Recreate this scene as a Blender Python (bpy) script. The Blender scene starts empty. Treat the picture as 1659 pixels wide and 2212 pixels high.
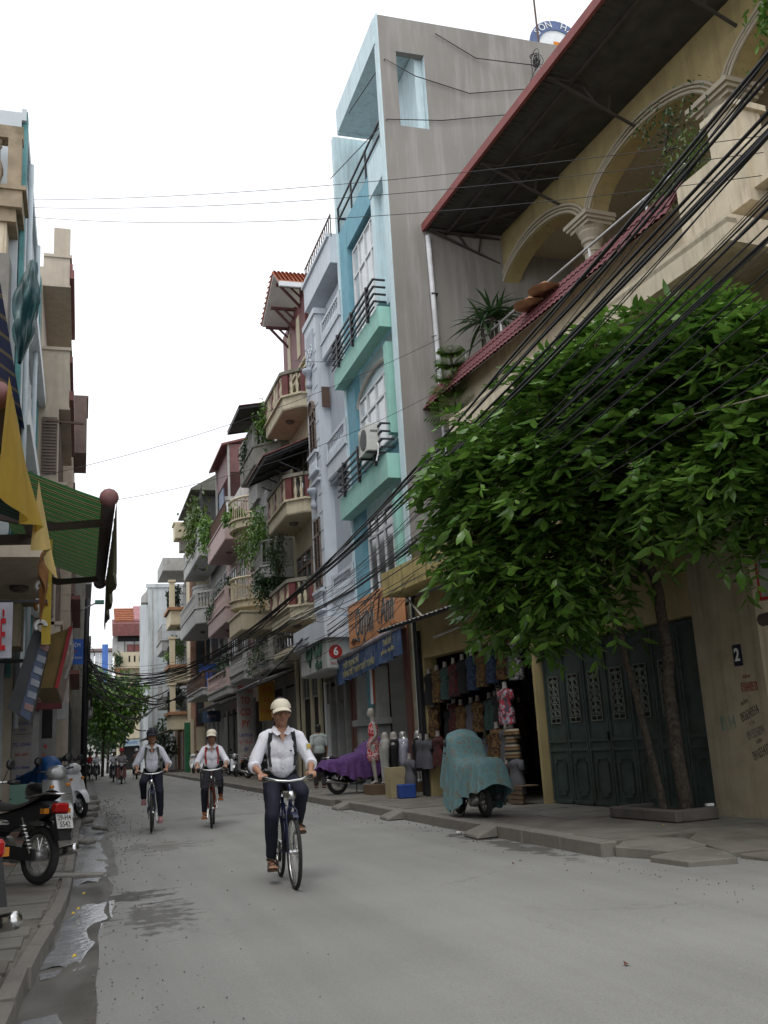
import bpy, bmesh, math, random
from mathutils import Vector, Matrix, Euler, noise
S = bpy.context.scene
C = S.collection
rnd = random.Random(7)
R_ = math.radians
PI = math.pi

# ------------------------------------------------------------------ camera
cd = bpy.data.cameras.new('camera'); cam = bpy.data.objects.new('camera', cd); C.objects.link(cam)
S.camera = cam
cd.sensor_fit = 'VERTICAL'; cd.sensor_height = 24.0; cd.sensor_width = 18.0
cd.lens = 24.0 * 2103.0 / 2212.0
cd.clip_start = 0.05; cd.clip_end = 3000
cam.matrix_world = Matrix(((0.9556549, -0.01366523, -0.29417169, 0.0),
                           (-0.2889724, -0.23595735, -0.92780336, 0.0),
                           (-0.05673333, 0.97166733, -0.22944267, 1.3),
                           (0, 0, 0, 1)))
# ------------------------------------------------------------------ sky, sun, exposure
W = bpy.data.worlds.new('World'); S.world = W; W.use_nodes = True
wn = W.node_tree.nodes; wl = W.node_tree.links
bg = wn['Background']
sky = wn.new('ShaderNodeTexSky'); sky.sky_type = 'NISHITA'; sky.sun_disc = False
SUN_EL, SUN_ROT = R_(62), R_(-150)
sky.sun_elevation = SUN_EL; sky.sun_rotation = SUN_ROT
sky.air_density = 1.4; sky.dust_density = 4.0; sky.ozone_density = 1.0
hs = wn.new('ShaderNodeHueSaturation'); hs.inputs['Saturation'].default_value = 0.14
mx = wn.new('ShaderNodeMix'); mx.data_type = 'RGBA'; mx.inputs[0].default_value = 0.72
mx.inputs[7].default_value = (8.6, 8.9, 9.3, 1)
wl.new(sky.outputs[0], hs.inputs['Color']); wl.new(hs.outputs[0], mx.inputs[6]); wl.new(mx.outputs[2], bg.inputs[0])
bg.inputs[1].default_value = 0.12
sd = bpy.data.lights.new('sun', 'SUN'); sun = bpy.data.objects.new('sun', sd); C.objects.link(sun)
sd.energy = 0.6; sd.angle = R_(25); sd.color = (1.0, 0.97, 0.92)
sv = Vector((math.sin(SUN_ROT) * math.cos(SUN_EL), math.cos(SUN_ROT) * math.cos(SUN_EL), math.sin(SUN_EL)))
sun.rotation_euler = sv.to_track_quat('Z', 'Y').to_euler()
S.view_settings.view_transform = 'Standard'; S.view_settings.look = 'None'
S.view_settings.exposure = 0.55; S.view_settings.gamma = 1.0
S.render.engine = 'CYCLES'
S.cycles.max_bounces = 6; S.cycles.diffuse_bounces = 3; S.cycles.glossy_bounces = 2

# ------------------------------------------------------------------ materials
MC = {}
def mat(name, col, rough=0.8, var=0.18, scale=3.0, bump=0.15, bscale=60.0, dirt=None, dirt_amt=0.5, dscale=1.2,
        streak=False, metal=0.0, spec=0.4, alpha=None, trans=0.0, fine=0.08):
    if name in MC: return MC[name]
    m = bpy.data.materials.new(name); m.use_nodes = True; MC[name] = m
    n = m.node_tree.nodes; l = m.node_tree.links; b = n['Principled BSDF']
    b.inputs['Roughness'].default_value = rough; b.inputs['Metallic'].default_value = metal
    b.inputs['Specular IOR Level'].default_value = spec
    if trans: b.inputs['Transmission Weight'].default_value = trans
    tc = n.new('ShaderNodeTexCoord')
    no = n.new('ShaderNodeTexNoise'); no.inputs['Scale'].default_value = scale; no.inputs['Detail'].default_value = 6
    l.new(tc.outputs['Object'], no.inputs['Vector'])
    mr = n.new('ShaderNodeMapRange'); mr.inputs[1].default_value = 0.3; mr.inputs[2].default_value = 0.7
    mr.inputs[3].default_value = 1 - var; mr.inputs[4].default_value = 1 + var
    l.new(no.outputs[0], mr.inputs[0])
    nf = n.new('ShaderNodeTexNoise'); nf.inputs['Scale'].default_value = bscale; nf.inputs['Detail'].default_value = 4
    l.new(tc.outputs['Object'], nf.inputs['Vector'])
    mf = n.new('ShaderNodeMapRange'); mf.inputs[1].default_value = 0.3; mf.inputs[2].default_value = 0.7
    mf.inputs[3].default_value = 1 - fine; mf.inputs[4].default_value = 1 + fine
    l.new(nf.outputs[0], mf.inputs[0])
    mu = n.new('ShaderNodeMath'); mu.operation = 'MULTIPLY'
    l.new(mr.outputs[0], mu.inputs[0]); l.new(mf.outputs[0], mu.inputs[1])
    vm = n.new('ShaderNodeVectorMath'); vm.operation = 'SCALE'; vm.inputs[0].default_value = col
    l.new(mu.outputs[0], vm.inputs['Scale']); out = vm.outputs[0]
    if dirt:
        nd = n.new('ShaderNodeTexNoise'); nd.inputs['Scale'].default_value = dscale; nd.inputs['Detail'].default_value = 8
        nd.inputs['Roughness'].default_value = 0.65
        if streak:
            mp = n.new('ShaderNodeMapping'); mp.inputs['Scale'].default_value = (5, 5, 0.45)
            l.new(tc.outputs['Object'], mp.inputs[0]); l.new(mp.outputs[0], nd.inputs['Vector'])
        else: l.new(tc.outputs['Object'], nd.inputs['Vector'])
        md = n.new('ShaderNodeMapRange'); md.inputs[1].default_value = 0.48; md.inputs[2].default_value = 0.72
        md.inputs[3].default_value = 0; md.inputs[4].default_value = dirt_amt
        l.new(nd.outputs[0], md.inputs[0])
        mm = n.new('ShaderNodeMix'); mm.data_type = 'RGBA'; mm.inputs[7].default_value = (*dirt, 1)
        l.new(md.outputs[0], mm.inputs[0]); l.new(out, mm.inputs[6]); out = mm.outputs[2]
    l.new(out, b.inputs['Base Color'])
    if bump:
        bp = n.new('ShaderNodeBump'); bp.inputs['Strength'].default_value = bump; bp.inputs['Distance'].default_value = 0.01
        l.new(nf.outputs[0], bp.inputs['Height']); l.new(bp.outputs[0], b.inputs['Normal'])
    return m

def mat_pattern(name, cols, scale=18.0, rough=0.85, thresh=(0.42, 0.55)):
    """cloth print: blotches of several colours"""
    if name in MC: return MC[name]
    m = bpy.data.materials.new(name); m.use_nodes = True; MC[name] = m
    n = m.node_tree.nodes; l = m.node_tree.links; b = n['Principled BSDF']; b.inputs['Roughness'].default_value = rough
    tc = n.new('ShaderNodeTexCoord'); no = n.new('ShaderNodeTexNoise'); no.inputs['Scale'].default_value = scale
    no.inputs['Detail'].default_value = 3
    l.new(tc.outputs['Object'], no.inputs['Vector'])
    cr = n.new('ShaderNodeValToRGB'); cr.color_ramp.interpolation = 'CONSTANT'
    e = cr.color_ramp.elements
    ts = [0.0] + [0.38 + 0.24 * i / max(1, len(cols) - 1) for i in range(1, len(cols))]
    e[0].position = 0; e[0].color = (*cols[0], 1); e[1].position = ts[1] if len(cols) > 1 else 1; e[1].color = (*cols[min(1, len(cols) - 1)], 1)
    for i in range(2, len(cols)):
        q = e.new(ts[i]); q.color = (*cols[i], 1)
    l.new(no.outputs[0], cr.inputs[0]); l.new(cr.outputs[0], b.inputs['Base Color'])
    return m

def mat_stripe(name, cols, period, axis=0, rough=0.8, backcol=None):
    """stripes across one object axis; cols: list of (fraction, colour)"""
    if name in MC: return MC[name]
    m = bpy.data.materials.new(name); m.use_nodes = True; MC[name] = m
    n = m.node_tree.nodes; l = m.node_tree.links; b = n['Principled BSDF']; b.inputs['Roughness'].default_value = rough
    tc = n.new('ShaderNodeTexCoord'); sp = n.new('ShaderNodeSeparateXYZ'); l.new(tc.outputs['Object'], sp.inputs[0])
    dv = n.new('ShaderNodeMath'); dv.operation = 'DIVIDE'; dv.inputs[1].default_value = period; l.new(sp.outputs[axis], dv.inputs[0])
    fr = n.new('ShaderNodeMath'); fr.operation = 'FRACT'; l.new(dv.outputs[0], fr.inputs[0])
    cr = n.new('ShaderNodeValToRGB'); cr.color_ramp.interpolation = 'CONSTANT'; e = cr.color_ramp.elements
    e[0].position = 0; e[0].color = (*cols[0][1], 1); acc = cols[0][0]
    e[1].position = acc; e[1].color = (*cols[1][1], 1); acc += cols[1][0]
    for f, c in cols[2:]:
        q = e.new(acc); q.color = (*c, 1); acc += f
    l.new(fr.outputs[0], cr.inputs[0])
    no = n.new('ShaderNodeTexNoise'); no.inputs['Scale'].default_value = 5; l.new(tc.outputs['Object'], no.inputs['Vector'])
    mr = n.new('ShaderNodeMapRange'); mr.inputs[3].default_value = 0.75; mr.inputs[4].default_value = 1.2; l.new(no.outputs[0], mr.inputs[0])
    vm = n.new('ShaderNodeVectorMath'); vm.operation = 'SCALE'; l.new(cr.outputs[0], vm.inputs[0]); l.new(mr.outputs[0], vm.inputs['Scale'])
    l.new(vm.outputs[0], b.inputs['Base Color'])
    return m

def mat_leaf(name, col, col2):
    m = bpy.data.materials.new(name); m.use_nodes = True; MC[name] = m
    n = m.node_tree.nodes; l = m.node_tree.links; b = n['Principled BSDF']; b.inputs['Roughness'].default_value = 0.32
    b.inputs['Specular IOR Level'].default_value = 0.6
    oi = n.new('ShaderNodeObjectInfo'); ge = n.new('ShaderNodeNewGeometry')
    ad = n.new('ShaderNodeMath'); ad.operation = 'ADD'; l.new(oi.outputs['Random'], ad.inputs[0]); l.new(ge.outputs['Random Per Island'], ad.inputs[1])
    fr = n.new('ShaderNodeMath'); fr.operation = 'FRACT'; l.new(ad.outputs[0], fr.inputs[0])
    mm = n.new('ShaderNodeMix'); mm.data_type = 'RGBA'; mm.inputs[6].default_value = (*col, 1); mm.inputs[7].default_value = (*col2, 1)
    l.new(fr.outputs[0], mm.inputs[0]); l.new(mm.outputs[2], b.inputs['Base Color'])
    tr = n.new('ShaderNodeBsdfTranslucent'); l.new(mm.outputs[2], tr.inputs[0])
    ms = n.new('ShaderNodeMixShader'); ms.inputs[0].default_value = 0.28
    l.new(b.outputs[0], ms.inputs[1]); l.new(tr.outputs[0], ms.inputs[2]); l.new(ms.outputs[0], n['Material Output'].inputs[0])
    return m

# ------------------------------------------------------------------ object helpers
def tag(o, label=None, cat=None, group=None, kind=None):
    if label: o['label'] = label
    if cat: o['category'] = cat
    if group: o['group'] = group
    if kind: o['kind'] = kind
    return o
def thing(name, label, cat, loc=(0, 0, 0), rz=0.0, group=None):
    o = bpy.data.objects.new(name, None); C.objects.link(o); o.location = loc; o.rotation_euler = (0, 0, rz)
    o.empty_display_size = 0.2
    return tag(o, label, cat, group)
def inst(me, name, parent=None, loc=(0, 0, 0), rot=(0, 0, 0), sc=(1, 1, 1)):
    o = bpy.data.objects.new(name, me); C.objects.link(o); o.location = loc; o.rotation_euler = rot; o.scale = sc
    if parent: o.parent = parent
    return o
def copy_tree(o, parent=None):
    c = o.copy(); C.objects.link(c); c.parent = parent
    for ch in list(o.children): copy_tree(ch, c)
    return c
class MB:
    def __init__(s): s.v = []; s.f = []; s.m = []
    def poly(s, pts, m=0):
        k = len(s.v); s.v += [tuple(p) for p in pts]; s.f.append(tuple(range(k, k + len(pts)))); s.m.append(m); return s
    def box(s, x0, x1, y0, y1, z0, z1, m=0, M=None):
        k = len(s.v); vs = [(x, y, z) for x in (x0, x1) for y in (y0, y1) for z in (z0, z1)]
        if M is not None: vs = [tuple(M @ Vector(v)) for v in vs]
        s.v += vs
        for f in ((0, 1, 3, 2), (4, 6, 7, 5), (0, 4, 5, 1), (2, 3, 7, 6), (0, 2, 6, 4), (1, 5, 7, 3)):
            s.f.append(tuple(k + i for i in f)); s.m.append(m)
        return s
    def cbox(s, c, d, m=0, rot=None):
        M = Matrix.Translation(c) @ (rot.to_4x4() if rot is not None else Matrix())
        return s.box(-d[0] / 2, d[0] / 2, -d[1] / 2, d[1] / 2, -d[2] / 2, d[2] / 2, m, M)
    def bar(s, a, b, w, h, m=0):
        a = Vector(a); b = Vector(b); d = b - a; L = d.length
        q = d.to_track_quat('X', 'Z').to_matrix()
        return s.cbox((a + b) / 2, (L, w, h), m, q)
    def prism(s, pts, a, b, axis='y', m=0):
        """pts 2D outline extruded along axis from a to b; axis y: pts=(x,z); x: pts=(y,z); z: pts=(x,y)"""
        def P(p, t):
            return {'y': (p[0], t, p[1]), 'x': (t, p[0], p[1]), 'z': (p[0], p[1], t)}[axis]
        k = len(s.v); n = len(pts)
        s.v += [P(p, a) for p in pts] + [P(p, b) for p in pts]
        s.f.append(tuple(k + i for i in range(n))); s.f.append(tuple(k + n + i for i in reversed(range(n)))); s.m += [m, m]
        for i in range(n):
            j = (i + 1) % n; s.f.append((k + i, k + n + i, k + n + j, k + j)); s.m.append(m)
        return s
    def tube(s, pts, r, n=6, m=0, cap=True):
        pts = [Vector(p) for p in pts]; k = len(s.v); N = len(pts)
        rr = r if isinstance(r, (list, tuple)) else [r] * N
        up = None
        for i, p in enumerate(pts):
            d = (pts[min(i + 1, N - 1)] - pts[max(i - 1, 0)]).normalized()
            if up is None: up = Vector((0, 0, 1)) if abs(d.z) < 0.9 else Vector((1, 0, 0))
            a = d.cross(up)
            if a.length < 1e-5: a = d.orthogonal()
            a.normalize(); b = a.cross(d).normalized(); up = b
            for j in range(n):
                t = 2 * PI * j / n; s.v.append(tuple(p + a * math.cos(t) * rr[i] + b * math.sin(t) * rr[i]))
        for i in range(N - 1):
            for j in range(n):
                j2 = (j + 1) % n
                s.f.append((k + i * n + j, k + i * n + j2, k + (i + 1) * n + j2, k + (i + 1) * n + j)); s.m.append(m)
        if cap:
            s.f.append(tuple(k + j for j in reversed(range(n)))); s.f.append(tuple(k + (N - 1) * n + j for j in range(n))); s.m += [m, m]
        return s
    def lathe(s, prof, c=(0, 0, 0), n=12, m=0, axis='z', sc=(1, 1)):
        """prof list of (r, h)"""
        k = len(s.v)
        for r, h in prof:
            for j in range(n):
                t = 2 * PI * j / n; u, v = r * math.cos(t) * sc[0], r * math.sin(t) * sc[1]
                p = {'z': (u, v, h), 'y': (u, h, v), 'x': (h, u, v)}[axis]
                s.v.append((c[0] + p[0], c[1] + p[1], c[2] + p[2]))
        for i in range(len(prof) - 1):
            for j in range(n):
                j2 = (j + 1) % n
                s.f.append((k + i * n + j, k + i * n + j2, k + (i + 1) * n + j2, k + (i + 1) * n + j)); s.m.append(m)
        s.f.append(tuple(k + j for j in reversed(range(n)))); s.f.append(tuple(k + (len(prof) - 1) * n + j for j in range(n))); s.m += [m, m]
        return s
    def torus(s, c, R, r, axis='y', n=28, k2=8, m=0, a0=0, a1=2 * PI, flat=1.0):
        pts = []
        full = abs(a1 - a0 - 2 * PI) < 1e-6
        N = n if full else n + 1
        k = len(s.v)
        for i in range(N):
            t = a0 + (a1 - a0) * i / n
            for j in range(k2):
                q = 2 * PI * j / k2; rr = R + r * math.cos(q); w = r * math.sin(q) * flat
                u, v = rr * math.cos(t), rr * math.sin(t)
                p = {'y': (u, w, v), 'x': (w, u, v), 'z': (u, v, w)}[axis]
                s.v.append((c[0] + p[0], c[1] + p[1], c[2] + p[2]))
        for i in range(n):
            i2 = (i + 1) % N
            for j in range(k2):
                j2 = (j + 1) % k2
                s.f.append((k + i * k2 + j, k + i * k2 + j2, k + i2 * k2 + j2, k + i2 * k2 + j)); s.m.append(m)
        return s
    def grid(s, fn, nu, nv, m=0, flip=False):
        k = len(s.v)
        for i in range(nu + 1):
            for j in range(nv + 1): s.v.append(tuple(fn(i / nu, j / nv)))
        for i in range(nu):
            for j in range(nv):
                a = k + i * (nv + 1) + j; q = (a, a + nv + 1, a + nv + 2, a + 1)
                s.f.append(q[::-1] if flip else q); s.m.append(m)
        return s
    def mesh(s, name, mats, smooth=False):
        me = bpy.data.meshes.new(name); me.from_pydata(s.v, [], s.f)
        for q in (mats if isinstance(mats, (list, tuple)) else [mats]): me.materials.append(q)
        me.polygons.foreach_set('material_index', s.m)
        if smooth: me.polygons.foreach_set('use_smooth', [True] * len(s.f))
        me.update()
        return me
    def build(s, name, mats, parent=None, smooth=False, recalc=True, bevel=0, world=False):
        me = s.mesh(name, mats, smooth)
        if recalc:
            bm = bmesh.new(); bm.from_mesh(me); bmesh.ops.recalc_face_normals(bm, faces=bm.faces)
            if bevel: bmesh.ops.bevel(bm, geom=[e for e in bm.edges if e.calc_face_angle(0) > 0.5], offset=bevel, segments=1, affect='EDGES')
            bm.to_mesh(me); bm.free()
        o = bpy.data.objects.new(name, me); C.objects.link(o)
        if parent is not None:
            o.parent = parent
            if world:
                Mi = Matrix.LocRotScale(parent.location, parent.rotation_euler, None).inverted(); me.transform(Mi)
        return o
    def own(s, name, mats, label, cat, group=None, loc=None, kind=None, **k):
        """a top-level thing of one mesh; origin at loc"""
        if loc is None:
            xs = [v[0] for v in s.v]; ys = [v[1] for v in s.v]; zs = [v[2] for v in s.v]
            loc = ((min(xs) + max(xs)) / 2, (min(ys) + max(ys)) / 2, min(zs))
        s.v = [(v[0] - loc[0], v[1] - loc[1], v[2] - loc[2]) for v in s.v]
        o = s.build(name, mats, **k); o.location = loc
        return tag(o, label, cat, group, kind)
def text_mesh(body, size, name, material, parent=None, loc=(0, 0, 0), rot=(0, 0, 0), sx=1.0, shear=0.0, ext=0.004, align='CENTER', bold=0.0):
    cu = bpy.data.curves.new(name, 'FONT'); cu.body = body; cu.size = size; cu.extrude = ext; cu.align_x = align; cu.align_y = 'CENTER'
    cu.shear = shear; cu.offset = bold; cu.resolution_u = 3
    to = bpy.data.objects.new(name, cu); C.objects.link(to)
    dg = bpy.context.evaluated_depsgraph_get()
    me = bpy.data.meshes.new_from_object(to.evaluated_get(dg)); bpy.data.objects.remove(to)
    me.transform(Matrix.Diagonal((sx, 1, 1, 1))); me.materials.clear(); me.materials.append(material); me.name = name
    o = inst(me, name, parent, loc, rot)
    return o
def frame(o, y0, rz): return Matrix.Translation((o, y0, 0)) @ Matrix.Rotation(rz, 4, 'Z')
def fnoise(p, s=1.0): return noise.noise(Vector(p) * s)
# ================================================================== SETTING: ground, road, pavements
mGround = mat('ground_dirt', (0.16, 0.14, 0.12), 0.95)
MB().poly([(-400, -60, -0.06), (400, -60, -0.06), (400, 900, -0.06), (-400, 900, -0.06)]).own('ground', mGround, None, None, kind='structure', loc=(0, 0, -0.06), recalc=False)

def road_mat():
    m = mat('road_asphalt', (0.245, 0.242, 0.228), 0.8, var=0.10, scale=0.8, bump=0.25, bscale=90, dirt=(0.10, 0.095, 0.085), dirt_amt=0.16, dscale=1.6, fine=0.12)
    n = m.node_tree.nodes; l = m.node_tree.links; b = n['Principled BSDF']
    src = b.inputs['Base Color'].links[0].from_socket
    tc = n.new('ShaderNodeTexCoord')
    # damp patch leaking from the gutter: a stain with its own shape
    def blob(cx, cy, rx, ry, k):
        mp = n.new('ShaderNodeMapping'); mp.inputs['Location'].default_value = (-cx / rx, -cy / ry, 0); mp.inputs['Scale'].default_value = (1 / rx, 1 / ry, 0)
        l.new(tc.outputs['Object'], mp.inputs[0])
        le = n.new('ShaderNodeVectorMath'); le.operation = 'LENGTH'; l.new(mp.outputs[0], le.inputs[0])
        no = n.new('ShaderNodeTexNoise'); no.inputs['Scale'].default_value = k; no.inputs['Detail'].default_value = 7; l.new(tc.outputs['Object'], no.inputs['Vector'])
        s = n.new('ShaderNodeMath'); s.operation = 'SUBTRACT'; s.inputs[0].default_value = 1.35; l.new(le.outputs['Value'], s.inputs[1])
        a = n.new('ShaderNodeMath'); a.operation = 'ADD'; l.new(s.outputs[0], a.inputs[0])
        q = n.new('ShaderNodeMath'); q.operation = 'MULTIPLY_ADD'; q.inputs[1].default_value = 3.2; q.inputs[2].default_value = -2.1; l.new(no.outputs[0], q.inputs[0]); l.new(q.outputs[0], a.inputs[1])
        r = n.new('ShaderNodeMapRange'); r.inputs[1].default_value = 0.1; r.inputs[2].default_value = 0.45; l.new(a.outputs[0], r.inputs[0])
        return r.outputs[0]
    prev = src
    for (cx, cy, rx, ry, k, col, am) in ((0.62, 8.9, 0.42, 1.15, 7, (0.075, 0.072, 0.065), 0.75), (0.42, 10.25, 0.6, 0.5, 5, (0.06, 0.058, 0.054), 0.9),
                                    (1.1, 15.2, 0.9, 1.2, 4, (0.12, 0.115, 0.10), 0.6), (0.5, 24, 0.6, 7.0, 3, (0.11, 0.105, 0.095), 0.7),
                                    (5.0, 11.6, 0.35, 2.6, 3, (0.08, 0.076, 0.068), 0.9), (2.6, 21, 1.6, 0.7, 4, (0.13, 0.125, 0.11), 0.5)):
        mm = n.new('ShaderNodeMix'); mm.data_type = 'RGBA'; mm.inputs[7].default_value = (*col, 1)
        ml = n.new('ShaderNodeMath'); ml.operation = 'MULTIPLY'; ml.inputs[1].default_value = am; l.new(blob(cx, cy, rx, ry, k), ml.inputs[0])
        l.new(ml.outputs[0], mm.inputs[0]); l.new(prev, mm.inputs[6]); prev = mm.outputs[2]
    # fine hairline cracks and lengthwise tyre streaks
    vo = n.new('ShaderNodeTexVoronoi'); vo.feature = 'DISTANCE_TO_EDGE'; vo.inputs['Scale'].default_value = 0.55; wn_ = n.new('ShaderNodeTexNoise'); wn_.inputs['Scale'].default_value = 1.6; wn_.inputs['Detail'].default_value = 6
    l.new(tc.outputs['Object'], wn_.inputs['Vector']); va = n.new('ShaderNodeVectorMath'); va.operation = 'MULTIPLY_ADD'; va.inputs[1].default_value = (1.2, 1.2, 0); l.new(wn_.outputs['Color'], va.inputs[0]); l.new(tc.outputs['Object'], va.inputs[2]); l.new(va.outputs[0], vo.inputs['Vector'])
    ck = n.new('ShaderNodeMapRange'); ck.inputs[1].default_value = 0.0; ck.inputs[2].default_value = 0.010; ck.inputs[3].default_value = 0.35; ck.inputs[4].default_value = 0; l.new(vo.outputs['Distance'], ck.inputs[0])
    nm_ = n.new('ShaderNodeTexNoise'); nm_.inputs['Scale'].default_value = 0.35; l.new(tc.outputs['Object'], nm_.inputs['Vector']); gt = n.new('ShaderNodeMapRange'); gt.inputs[1].default_value = .52; gt.inputs[2].default_value = .62; l.new(nm_.outputs[0], gt.inputs[0]); cm_ = n.new('ShaderNodeMath'); cm_.operation = 'MULTIPLY'; l.new(ck.outputs[0], cm_.inputs[0]); l.new(gt.outputs[0], cm_.inputs[1])
    mm = n.new('ShaderNodeMix'); mm.data_type = 'RGBA'; mm.inputs[7].default_value = (0.09, 0.085, 0.075, 1); l.new(cm_.outputs[0], mm.inputs[0]); l.new(prev, mm.inputs[6]); prev = mm.outputs[2]
    mp = n.new('ShaderNodeMapping'); mp.inputs['Scale'].default_value = (2.2, 0.09, 0); mp.inputs['Rotation'].default_value = (0, 0, 0.06); l.new(tc.outputs['Object'], mp.inputs[0]); st = n.new('ShaderNodeTexNoise'); st.inputs['Scale'].default_value = 1.6; st.inputs['Detail'].default_value = 5; l.new(mp.outputs[0], st.inputs['Vector'])
    sr = n.new('ShaderNodeMapRange'); sr.inputs[1].default_value = .35; sr.inputs[2].default_value = .65; sr.inputs[3].default_value = .93; sr.inputs[4].default_value = 1.04; l.new(st.outputs[0], sr.inputs[0])
    gr = n.new('ShaderNodeTexNoise'); gr.inputs['Scale'].default_value = 240; gr.inputs['Detail'].default_value = 2; l.new(tc.outputs['Object'], gr.inputs['Vector']); g2 = n.new('ShaderNodeMapRange'); g2.inputs[1].default_value = .3; g2.inputs[2].default_value = .7; g2.inputs[3].default_value = .8; g2.inputs[4].default_value = 1.2; l.new(gr.outputs[0], g2.inputs[0])
    mu2 = n.new('ShaderNodeMath'); mu2.operation = 'MULTIPLY'; l.new(sr.outputs[0], mu2.inputs[0]); l.new(g2.outputs[0], mu2.inputs[1])
    vs2 = n.new('ShaderNodeVectorMath'); vs2.operation = 'SCALE'; l.new(prev, vs2.inputs[0]); l.new(mu2.outputs[0], vs2.inputs['Scale']); prev = vs2.outputs[0]
    l.new(prev, b.inputs['Base Color'])
    return m
mRoad = road_mat()
def gutx(y): return -0.08 + 0.0062 * y + (0.14 if y > 9 else 0.05) * 1.0 + 0.05 * fnoise((y, 0, 3), 1.1) + 0.02 * fnoise((y, 5, 3), 6) + (0.25 if y > 12.2 else 0.12) * min(1, max(0, (y - 5) / 6))
def roadpt(u, v):
    y = -8 + 168 * v ** 1.6; d = 30 * u ** 1.5; return (gutx(y) + d, y, -0.012 + 0.032 * math.sin(PI * min(1, d / 5.4)) + 0.005 * fnoise((d, y, 0), 0.8) - .012 * max(0, 1 - d / .12))
MB().grid(roadpt, 60, 520).own('road', mRoad, None, None, kind='structure', loc=(0, 0, 0), smooth=True, recalc=False)

mGut = mat('gutter_concrete', (0.075, 0.068, 0.056), 0.5, var=0.3, dirt=(0.035, 0.033, 0.028), dirt_amt=0.8, dscale=2)
mWater = mat('dirty_water', (0.22, 0.23, 0.24), 0.16, var=0.3, bump=0.35, bscale=14, spec=1.0)
# left gutter strip, sunken, with irregular right edge
def gutx(y): return -0.08 + 0.0062 * y + (0.14 if y > 9 else 0.05) * 1.0 + 0.05 * fnoise((y, 0, 3), 1.1) + (0.25 if y > 12.2 else 0.12) * min(1, max(0, (y - 5) / 6))
def kerbx(y):
    pts = [(-8, -0.62), (4.0, -0.42), (5.4, -0.34), (6.4, -0.32), (7.4, -0.27), (9.0, -0.16), (11, -0.1), (13.5, -0.08), (17.7, -0.05), (26.6, 0.06), (39, 0.25), (160, 0.4)]
    for a, b in zip(pts, pts[1:]):
        if a[0] <= y <= b[0]: return a[1] + (b[1] - a[1]) * (y - a[0]) / (b[0] - a[0])
    return 0.4
mb = MB()
mb.grid(lambda u, v: ((lambda y: (kerbx(y) + u * (gutx(y) - kerbx(y) + .05) + 0.01, y, -0.022 + 0.014 * fnoise((u * 1.5, y, 1), 1.8) + .012 * (2 * u - 1) ** 2))(-6 + 90 * v)), 8, 700)
mb.own('gutter', mGut, None, None, kind='structure', loc=(0, 0, 0), smooth=True, recalc=False)

# granite kerb stones
mKerb = mat('kerb_stone', (0.19, 0.175, 0.155), 0.85, var=0.25, dirt=(0.08, 0.075, 0.065), dirt_amt=0.7, dscale=3)
mPave = mat('pavement_concrete', (0.155, 0.14, 0.12), 0.9, var=0.22, dirt=(0.065, 0.06, 0.05), dirt_amt=0.7, dscale=1.4)
mPaveR = mat('pavement_tile_red', (0.26, 0.15, 0.105), 0.85, var=0.25, dirt=(0.12, 0.11, 0.09), dirt_amt=0.8, dscale=3)
mPaveG = mat('pavement_slab_grey', (0.17, 0.16, 0.14), 0.85, var=0.2, dirt=(0.09, 0.08, 0.065), dirt_amt=0.6, dscale=2.2)
lw = MB().box(-1.9, -0.58, -6, 120, -0.05, 0.09); 
pav = lw.own('pavement_left', mPave, None, None, kind='structure', loc=(-1.2, 0, 0))
# fill between slab body and kerb following the kerb line
mb = MB(); mb.grid(lambda u, v: ((lambda y: (-0.6 + u * (kerbx(y) - 0.06 + 0.6), y, 0.092))(-6 + 126 * v)), 1, 260)
mb.build('paving_bed', mPave, pav, recalc=False).location = (1.2, 0, 0)
y = 3.0; i = 0
while y < 60:
    L = rnd.uniform(0.62, 1.05) if y < 12 else rnd.uniform(0.9, 1.1); x0 = kerbx(y); x1 = kerbx(y + L); h = 0.115 + rnd.uniform(-0.012, 0.012)
    if y > 9.2 and 11.0 < y < 11.6: h = 0.05
    b = MB(); g = 0.012; j = rnd.uniform(-0.012, 0.012)
    b.prism([(x0 - 0.075 + j, y + g), (x0 + 0.03 + j, y + g), (x1 + 0.03 + j, y + L - g), (x1 - 0.075 + j, y + L - g)], -0.03, h, 'z')
    o = b.build('kerb_stone', mKerb, pav, bevel=0.012); o.location = (1.2, 0, 0)
    y += L; i += 1
# left pavement slabs (pieces)
for r_, yy in enumerate([3.2 + 0.42 * k for k in range(60)]):
    for c_ in range(3):
        xw = (kerbx(yy) - 0.09 + 1.85) / 3; xa = -1.85 + xw * c_
        if xa + xw / 2 < -1.2 and yy < 10: continue
        b = MB(); t = 0.108 + rnd.uniform(-0.007, 0.007); g = 0.007
        ti = rnd.uniform(-0.008, 0.008)
        b.box(xa + g, xa + xw - g, yy + g, yy + 0.42 - g, 0.05, t)
        b.v = [(v[0], v[1], v[2] + ti * (v[0] - xa) * 2) for v in b.v]
        mm_ = mPaveR if (c_ == 1 and 13 < yy < 22 and rnd.random() < 0.75) else (mPaveG if rnd.random() < 0.7 else mPave)
        o = b.build('paving_slab', mm_, pav); o.location = (1.2, 0, 0)
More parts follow.
